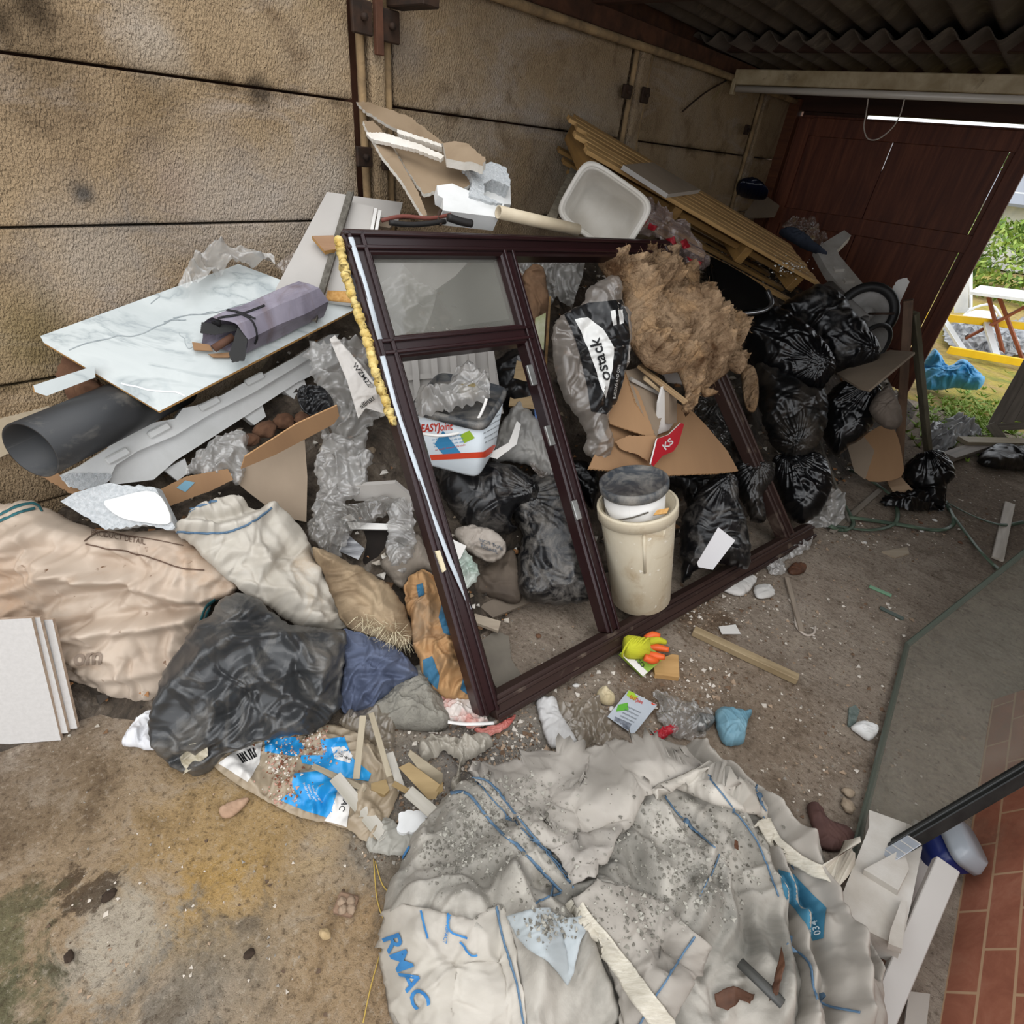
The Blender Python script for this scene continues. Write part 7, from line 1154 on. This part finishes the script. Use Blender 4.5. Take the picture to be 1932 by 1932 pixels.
scrap('tissue', [(1605, 1372), (1625, 1362), (1652, 1372), (1655, 1385), (1640, 1398), (1618, 1385)], .01, .025, mat('white tissue b', 'e3e2e0', 'cfceca', sc=9, rough=.9), 'white tissue on the floor beside the glass sheet', 'tissue', 16, 'paper', 1, 500)
tg(slab('plastic_grid', [(1602, 1335), (1614, 1330), (1622, 1340), (1612, 1372), (1600, 1368)], PN(1610, 1352, 'z', .008, n=(0, 0, 1)), .008, mat('grey green clip', '4f5a55', '707a74', sc=60, rough=.5)), 'grey green plastic packer beside the white tissue', 'packer')
tg(bar('plastic_packer', aZ(1640, 1106, .005), aZ(1682, 1124, .005), .022, .006, mat('green packer', '6f9a78', rough=.5)), 'pale green plastic packer on the open floor', 'packer'); tg(bar('plastic_packer', aZ(1660, 1146, .005), aZ(1705, 1168, .005), .022, .006, mat('dark green packer', '47524a', rough=.5)), 'dark green plastic packer on the open floor', 'packer')
tg(slab('wood_scrap', [(1664, 1040), (1712, 1032), (1716, 1044), (1690, 1052)], PN(1690, 1042, 'z', .008, n=(0, 0, 1)), .008, wood('wood scrap', 'a59680', '8c7d68'), None, .003), 'flat wood scrap on the floor between straps and bottom rail', 'wood scrap')
tg(rock('stone', aZ(1600, 1520, .012), (.018, .022, .014), mat('tan stone', 'a3927d', '8b7a66', sc=30, rough=.9, coord='Object'), None, 3), 'tan stone on the floor above the brown rag', 'stone'); tg(rock('stone', aZ(1601, 1495, .012), (.014, .018, .012), mat('tan stone b', 'a3927d', '8b7a66', sc=30, rough=.9, coord='Object'), None, 8), 'smaller tan stone just above the other one by the brown rag', 'stone')
tg(rock('stone', aZ(613, 1762, .012), (.010, .014, .011), mat('pale tan stone', 'b8a07a', '9c8560', sc=30, rough=.9, coord='Object'), None, 5), 'pale pebble on the sandy floor left of the bulk bag', 'stone')
e = E('brick_fragment', 'square broken brick fragment on the sandy floor left of the bulk bag', 'brick', aZ(653, 1707, 0)); box('brick_base', aZ(653, 1707, .008), frame((.8, .5, 0)), (.024, .022, .009), mat('dusty brick', '8f7560', '7a6250', sc=30, rough=.95, coord='Object'), e, .004)
for k, (dx, dy) in enumerate(((-8, -6), (9, -7), (-6, 9), (10, 8))): rock('brick_lump', aZ(653+dx, 1707+dy, .018), (.011, .01, .008), mat('dusty brick lump %d' % k, 'a08a74', '83705d', sc=40, rough=.95, coord='Object'), e, 30+k, fl=False)
scrap('torn_card', [(415, 1525), (440, 1512), (470, 1505), (462, 1520), (440, 1540), (420, 1542)], .008, .012, mat('pinkish torn card', 'b09178', '9a7c64', sc=9, rough=.9), 'pinkish torn card on the sandy floor', 'card', 17, 'paper', .7, 400)
for i, (p, lb) in enumerate((((130, 1805), 'small dark clod at the left of the sandy floor'), ((470, 1800), 'dark clod near the middle of the sandy floor'), ((205, 1690), 'largest dark clod of earth on the sandy floor'))): tg(rock('clod', aZ(*p, .006), (.009+.006*(i == 2), .012, .006), mat('dark earth %d' % i, '3f3227', '2c2119', sc=30, rough=1, bump=.8, bsc=60, bd=.006, coord='Object'), None, 40+i), lb, 'clod')
M_STRAW = mat('dry straw', 'b79a4e', rough=.8)
for i, (pts, lb) in enumerate((([(705, 1620), (712, 1700), (735, 1760)], 'dry straw stalk left of the bulk bag, upper one'), ([(720, 1790), (700, 1860), (685, 1930)], 'dry straw stalk left of the bulk bag, lowest one'), ([(708, 1625), (722, 1670), (745, 1690)], 'short bent straw stalk at the bulk bag edge'))): tg(tube('straw', [aZ(x, y, .006) for x, y in pts], .0016, M_STRAW, None, 5, sm=4), lb, 'straw')
# crumbs, grit and chips over the floor
rng = np.random.default_rng(51); sp = []
for cx, cy, sx, sy, n_ in ((1450, 1160, 120, 50, 420), (1330, 1150, 30, 20, 120), (1280, 1300, 80, 40, 380), (1090, 1280, 50, 40, 160), (1600, 1250, 140, 110, 300), (1560, 1400, 110, 90, 300), (1750, 1000, 90, 60, 220), (1840, 900, 60, 25, 160), (1650, 1010, 80, 30, 200), (400, 1600, 220, 130, 120), (250, 1800, 200, 90, 70), (560, 1780, 120, 90, 70), (1000, 1380, 70, 25, 260), (880, 1450, 50, 40, 300), (760, 1400, 60, 40, 220), (980, 1210, 60, 30, 100), (820, 1530, 30, 30, 150), (1000, 1420, 60, 10, 200), (720, 1600, 30, 20, 150)):
    for q in rng.normal((cx, cy), (sx, sy), (n_, 2)):
        p = aZ(q[0], q[1], 0)
        if -1.9 < p[0] < .75 and -.8 < p[1] < 5.4: sp.append(p)
ch = chips('floor_grit', sp, .002, .009, [mat('grit pale', 'cbc0b2', rough=.9), mat('grit tan', 'a38c74', rough=.9), mat('grit dark', '5c4a3b', rough=.9), mat('grit grey', '948d83', rough=.9)], 12, .55, nm=4); tag(ch, 'fine grit and plaster crumbs over the floor', 'grit', kind='stuff')
sp = []
for cx, cy, sx, sy, n_ in ((1480, 1150, 110, 45, 160), (1290, 1290, 60, 35, 130), (1100, 1330, 45, 40, 60), (1640, 1010, 70, 20, 90), (1800, 940, 70, 40, 110), (1600, 1350, 90, 110, 80), (960, 1400, 60, 20, 120), (1310, 1150, 25, 15, 50), (700, 1480, 50, 40, 60), (880, 1400, 50, 30, 120), (800, 1520, 30, 25, 80), (760, 1340, 40, 25, 50)):
    for q in rng.normal((cx, cy), (sx, sy), (n_, 2)):
        p = aZ(q[0], q[1], 0)
        if -1.9 < p[0] < .75 and -.8 < p[1] < 5.4: sp.append(p)
ch = chips('floor_rubble', sp, .005, .018, [mat('rubble pale', 'd2c9bd', rough=.9), mat('rubble tan', 'a58e77', rough=.9), mat('rubble brown', '6e5744', rough=.9)], 14, .5, nm=3); tag(ch, 'larger plaster and wood crumbs over the floor', 'rubble', kind='stuff')
for i in range(16):
    q = (1240+rng.normal()*110, 1300+rng.normal()*60) if i < 8 else (1640+rng.normal()*120, 1000+rng.normal()*25)
    rock('plaster_chip', aZ(*q, .004), (rng.uniform(.008, .016), rng.uniform(.008, .014), .006), M_AW if i % 2 else M_TERR, None, 60+i, 2); o = bpy.context.scene.collection.objects[-1]; tag(o, ('plaster or brick chip lying on the floor near the leaflet' if i < 8 else 'plaster or brick chip lying on the floor near the straps'), 'chip', 'chips on the floor near the leaflet' if i < 8 else 'chips on the floor near the straps')
# ================================================================== OUTSIDE THINGS
M_YLAD = mat('yellow fibreglass', 'f0c419', 'e3b60f', sc=5, rough=.45); M_ALU = mat('aluminium', 'd9dcdf', rough=.35, metal=.5)
la, lb_ = aZ(1700, 590, .28), aZ(2050, 628, .30); lc, ld = aZ(1790, 660, .06), aZ(2050, 705, .05); e = E('ladder', 'yellow ladder with metal rungs lying on its side outside the doorway', 'ladder', lc)
bar('rail', la, lb_, .05, .075, M_YLAD, e); bar('rail', lc, ld, .05, .075, M_YLAD, e)
for t_ in (.12, .36, .62, .9): p = la+(lb_-la)*(t_+.1); q = lc+(ld-lc)*(t_); bar('rung', p, q, .07, .03, M_ALU, e)
o = pillow('blue_tarp', [(1735, 725), (1745, 680), (1765, 660), (1790, 690), (1815, 678), (1845, 700), (1858, 715), (1845, 735), (1800, 732), (1750, 738)], PN(1795, 715, 'z', .12, up=.3), .12, mat('blue tarpaulin', '2f8fc8', '5fb0dc', sc=4, rough=.45), None, .8, 3000, 'cloth', 2., 5); tg(o, 'crumpled bright blue tarpaulin on the ground outside', 'tarpaulin')
tt = aZ(1850, 545, .62); e = E('folding_table', 'white topped folding table with brown legs outside', 'table', tt-np.array([0, 0, .6])); M_BRL = mat('brown table leg', '8a4a2a', rough=.6); slab('table_top', [(1830, 550), (1850, 538), (2000, 556), (2000, 572)], PL(tt, (0, 0, 1)), .03, M_WHITE, e)
for a, b in (((1865, 560), (1900, 690)), ((1885, 560), (1930, 680)), ((1960, 565), (1800, 650))): bar('table_leg', aY(*a, tt[1]+.1), aY(*b, tt[1]), .05, .03, M_BRL, e)
e = E('garden_chair', 'white tube framed garden chair outside beside the table', 'chair', aZ(1830, 620, 0)); yc = aZ(1830, 620, 0)[1]; tube('chair_frame', [aY(1800, 620, yc), aY(1830, 585, yc), aY(1870, 575, yc+.1), aY(1890, 600, yc+.1)], .015, M_WHITE, e, 8, sm=4); slab('chair_seat', [(1815, 598), (1840, 585), (1880, 590), (1870, 603)], PN(1845, 595, 'y', yc, n=(0, -.3, 1)), .03, M_WHITE, e, sm=3); tube('chair_leg', [aY(1830, 520, yc+.3), aY(1829, 580, yc+.3)], .015, M_WHITE, e, 8)
tg(slab('white_cabinet', [(1800, 545), (1828, 515), (1828, 590), (1800, 590)], PN(1815, 560, 'y', 10.2, n=(0, -1, 0)), .4, M_WHITE), 'white box standing by the door edge outside', 'box')
o = pillow('plastic_sheet', [(1780, 620), (1830, 605), (1932, 615), (1980, 650), (1900, 672), (1800, 655)], PN(1860, 640, 'z', .03, n=(0, 0, 1)), .06, mat('silver black sheet', '3a3c40', 'b9bcc0', sc=9, rough=.3), None, .1, 1800, 'film', 2.5, 7); tg(o, 'black and silver plastic sheet lying under the yellow ladder', 'plastic sheet')
o = pillow('plastic_sheet', [(1745, 830), (1760, 800), (1800, 790), (1840, 805), (1850, 818), (1810, 830), (1790, 850), (1760, 850)], PN(1790, 820, 'z', .02, n=(0, 0, 1)), .05, mat('white grey sheet', 'c4c4c4', '6d6e70', sc=10, rough=.35), None, .1, 2000, 'film', 2., 8); tg(o, 'grey and white plastic sheet on the ground at the doorway', 'plastic sheet')
e = E('slatted_pallet', 'grey slatted timber panel leaning at the right of the doorway', 'pallet', aZ(1900, 830, 0)); M_GRW = wood('grey weathered timber', '8d8378', '6f665c'); yp = aZ(1890, 830, 0)[1]
for k in range(5): bar('slat', aY(1874+k*26, 802-k*3, yp), aY(1950+k*26, 668-k*3, yp+.2), .07, .02, M_GRW, e, (0, -1, .2))
bar('pallet_rail', aY(1866, 806, yp-.03), aY(2010, 800, yp-.03), .05, .03, M_GRW, e, (0, -1, 0)); bar('pallet_rail', aY(1868, 800, yp-.04), aY(1896, 835, yp-.06), .06, .03, M_GRW, e, (0, -1, .2))
for i, (a, b, lb) in enumerate((((1815, 832), (2000, 836), 'pale plank lying across the doorway threshold'), ((1788, 862), (1860, 838), 'second plank end under the pale plank at the doorway'))): tg(bar('plank', aZ(*a, .07-.03*i), aZ(*b, .08-.03*i), .09, .03, SL[0] if i == 0 else M_GRW), lb, 'plank')
o = pillow('bin_bag', [(1845, 862), (1870, 848), (1932, 850), (1990, 862), (1990, 885), (1900, 885), (1855, 878)], PN(1900, 868, 'z', .03, n=(0, 0, 1)), .08, BAGL, None, .1, 2000, 'bag', 1.5, 9); tg(o, 'muddy black bag on the floor at the right of the doorway', 'bin bag')
sp = [aZ(*q, 0) for q in rng.normal((1830, 790), (60, 28), (420, 2))]; V = []; F = []
for p in sp:
    for k in range(5):
        a = rng.uniform(0, 6.28); s = rng.uniform(.015, .045); d_ = np.array([math.cos(a), math.sin(a), 0]); b = len(V); V += [p-d_*.012, p+d_*.012, p+np.array([rng.normal()*.04, rng.normal()*.04, s])]; F.append((b, b+1, b+2))
o = link('grass_tufts', np.array(V), F, M_LEAF[1], None, False); tag(o, 'short green grass and weeds outside the doorway', 'grass', kind='stuff')
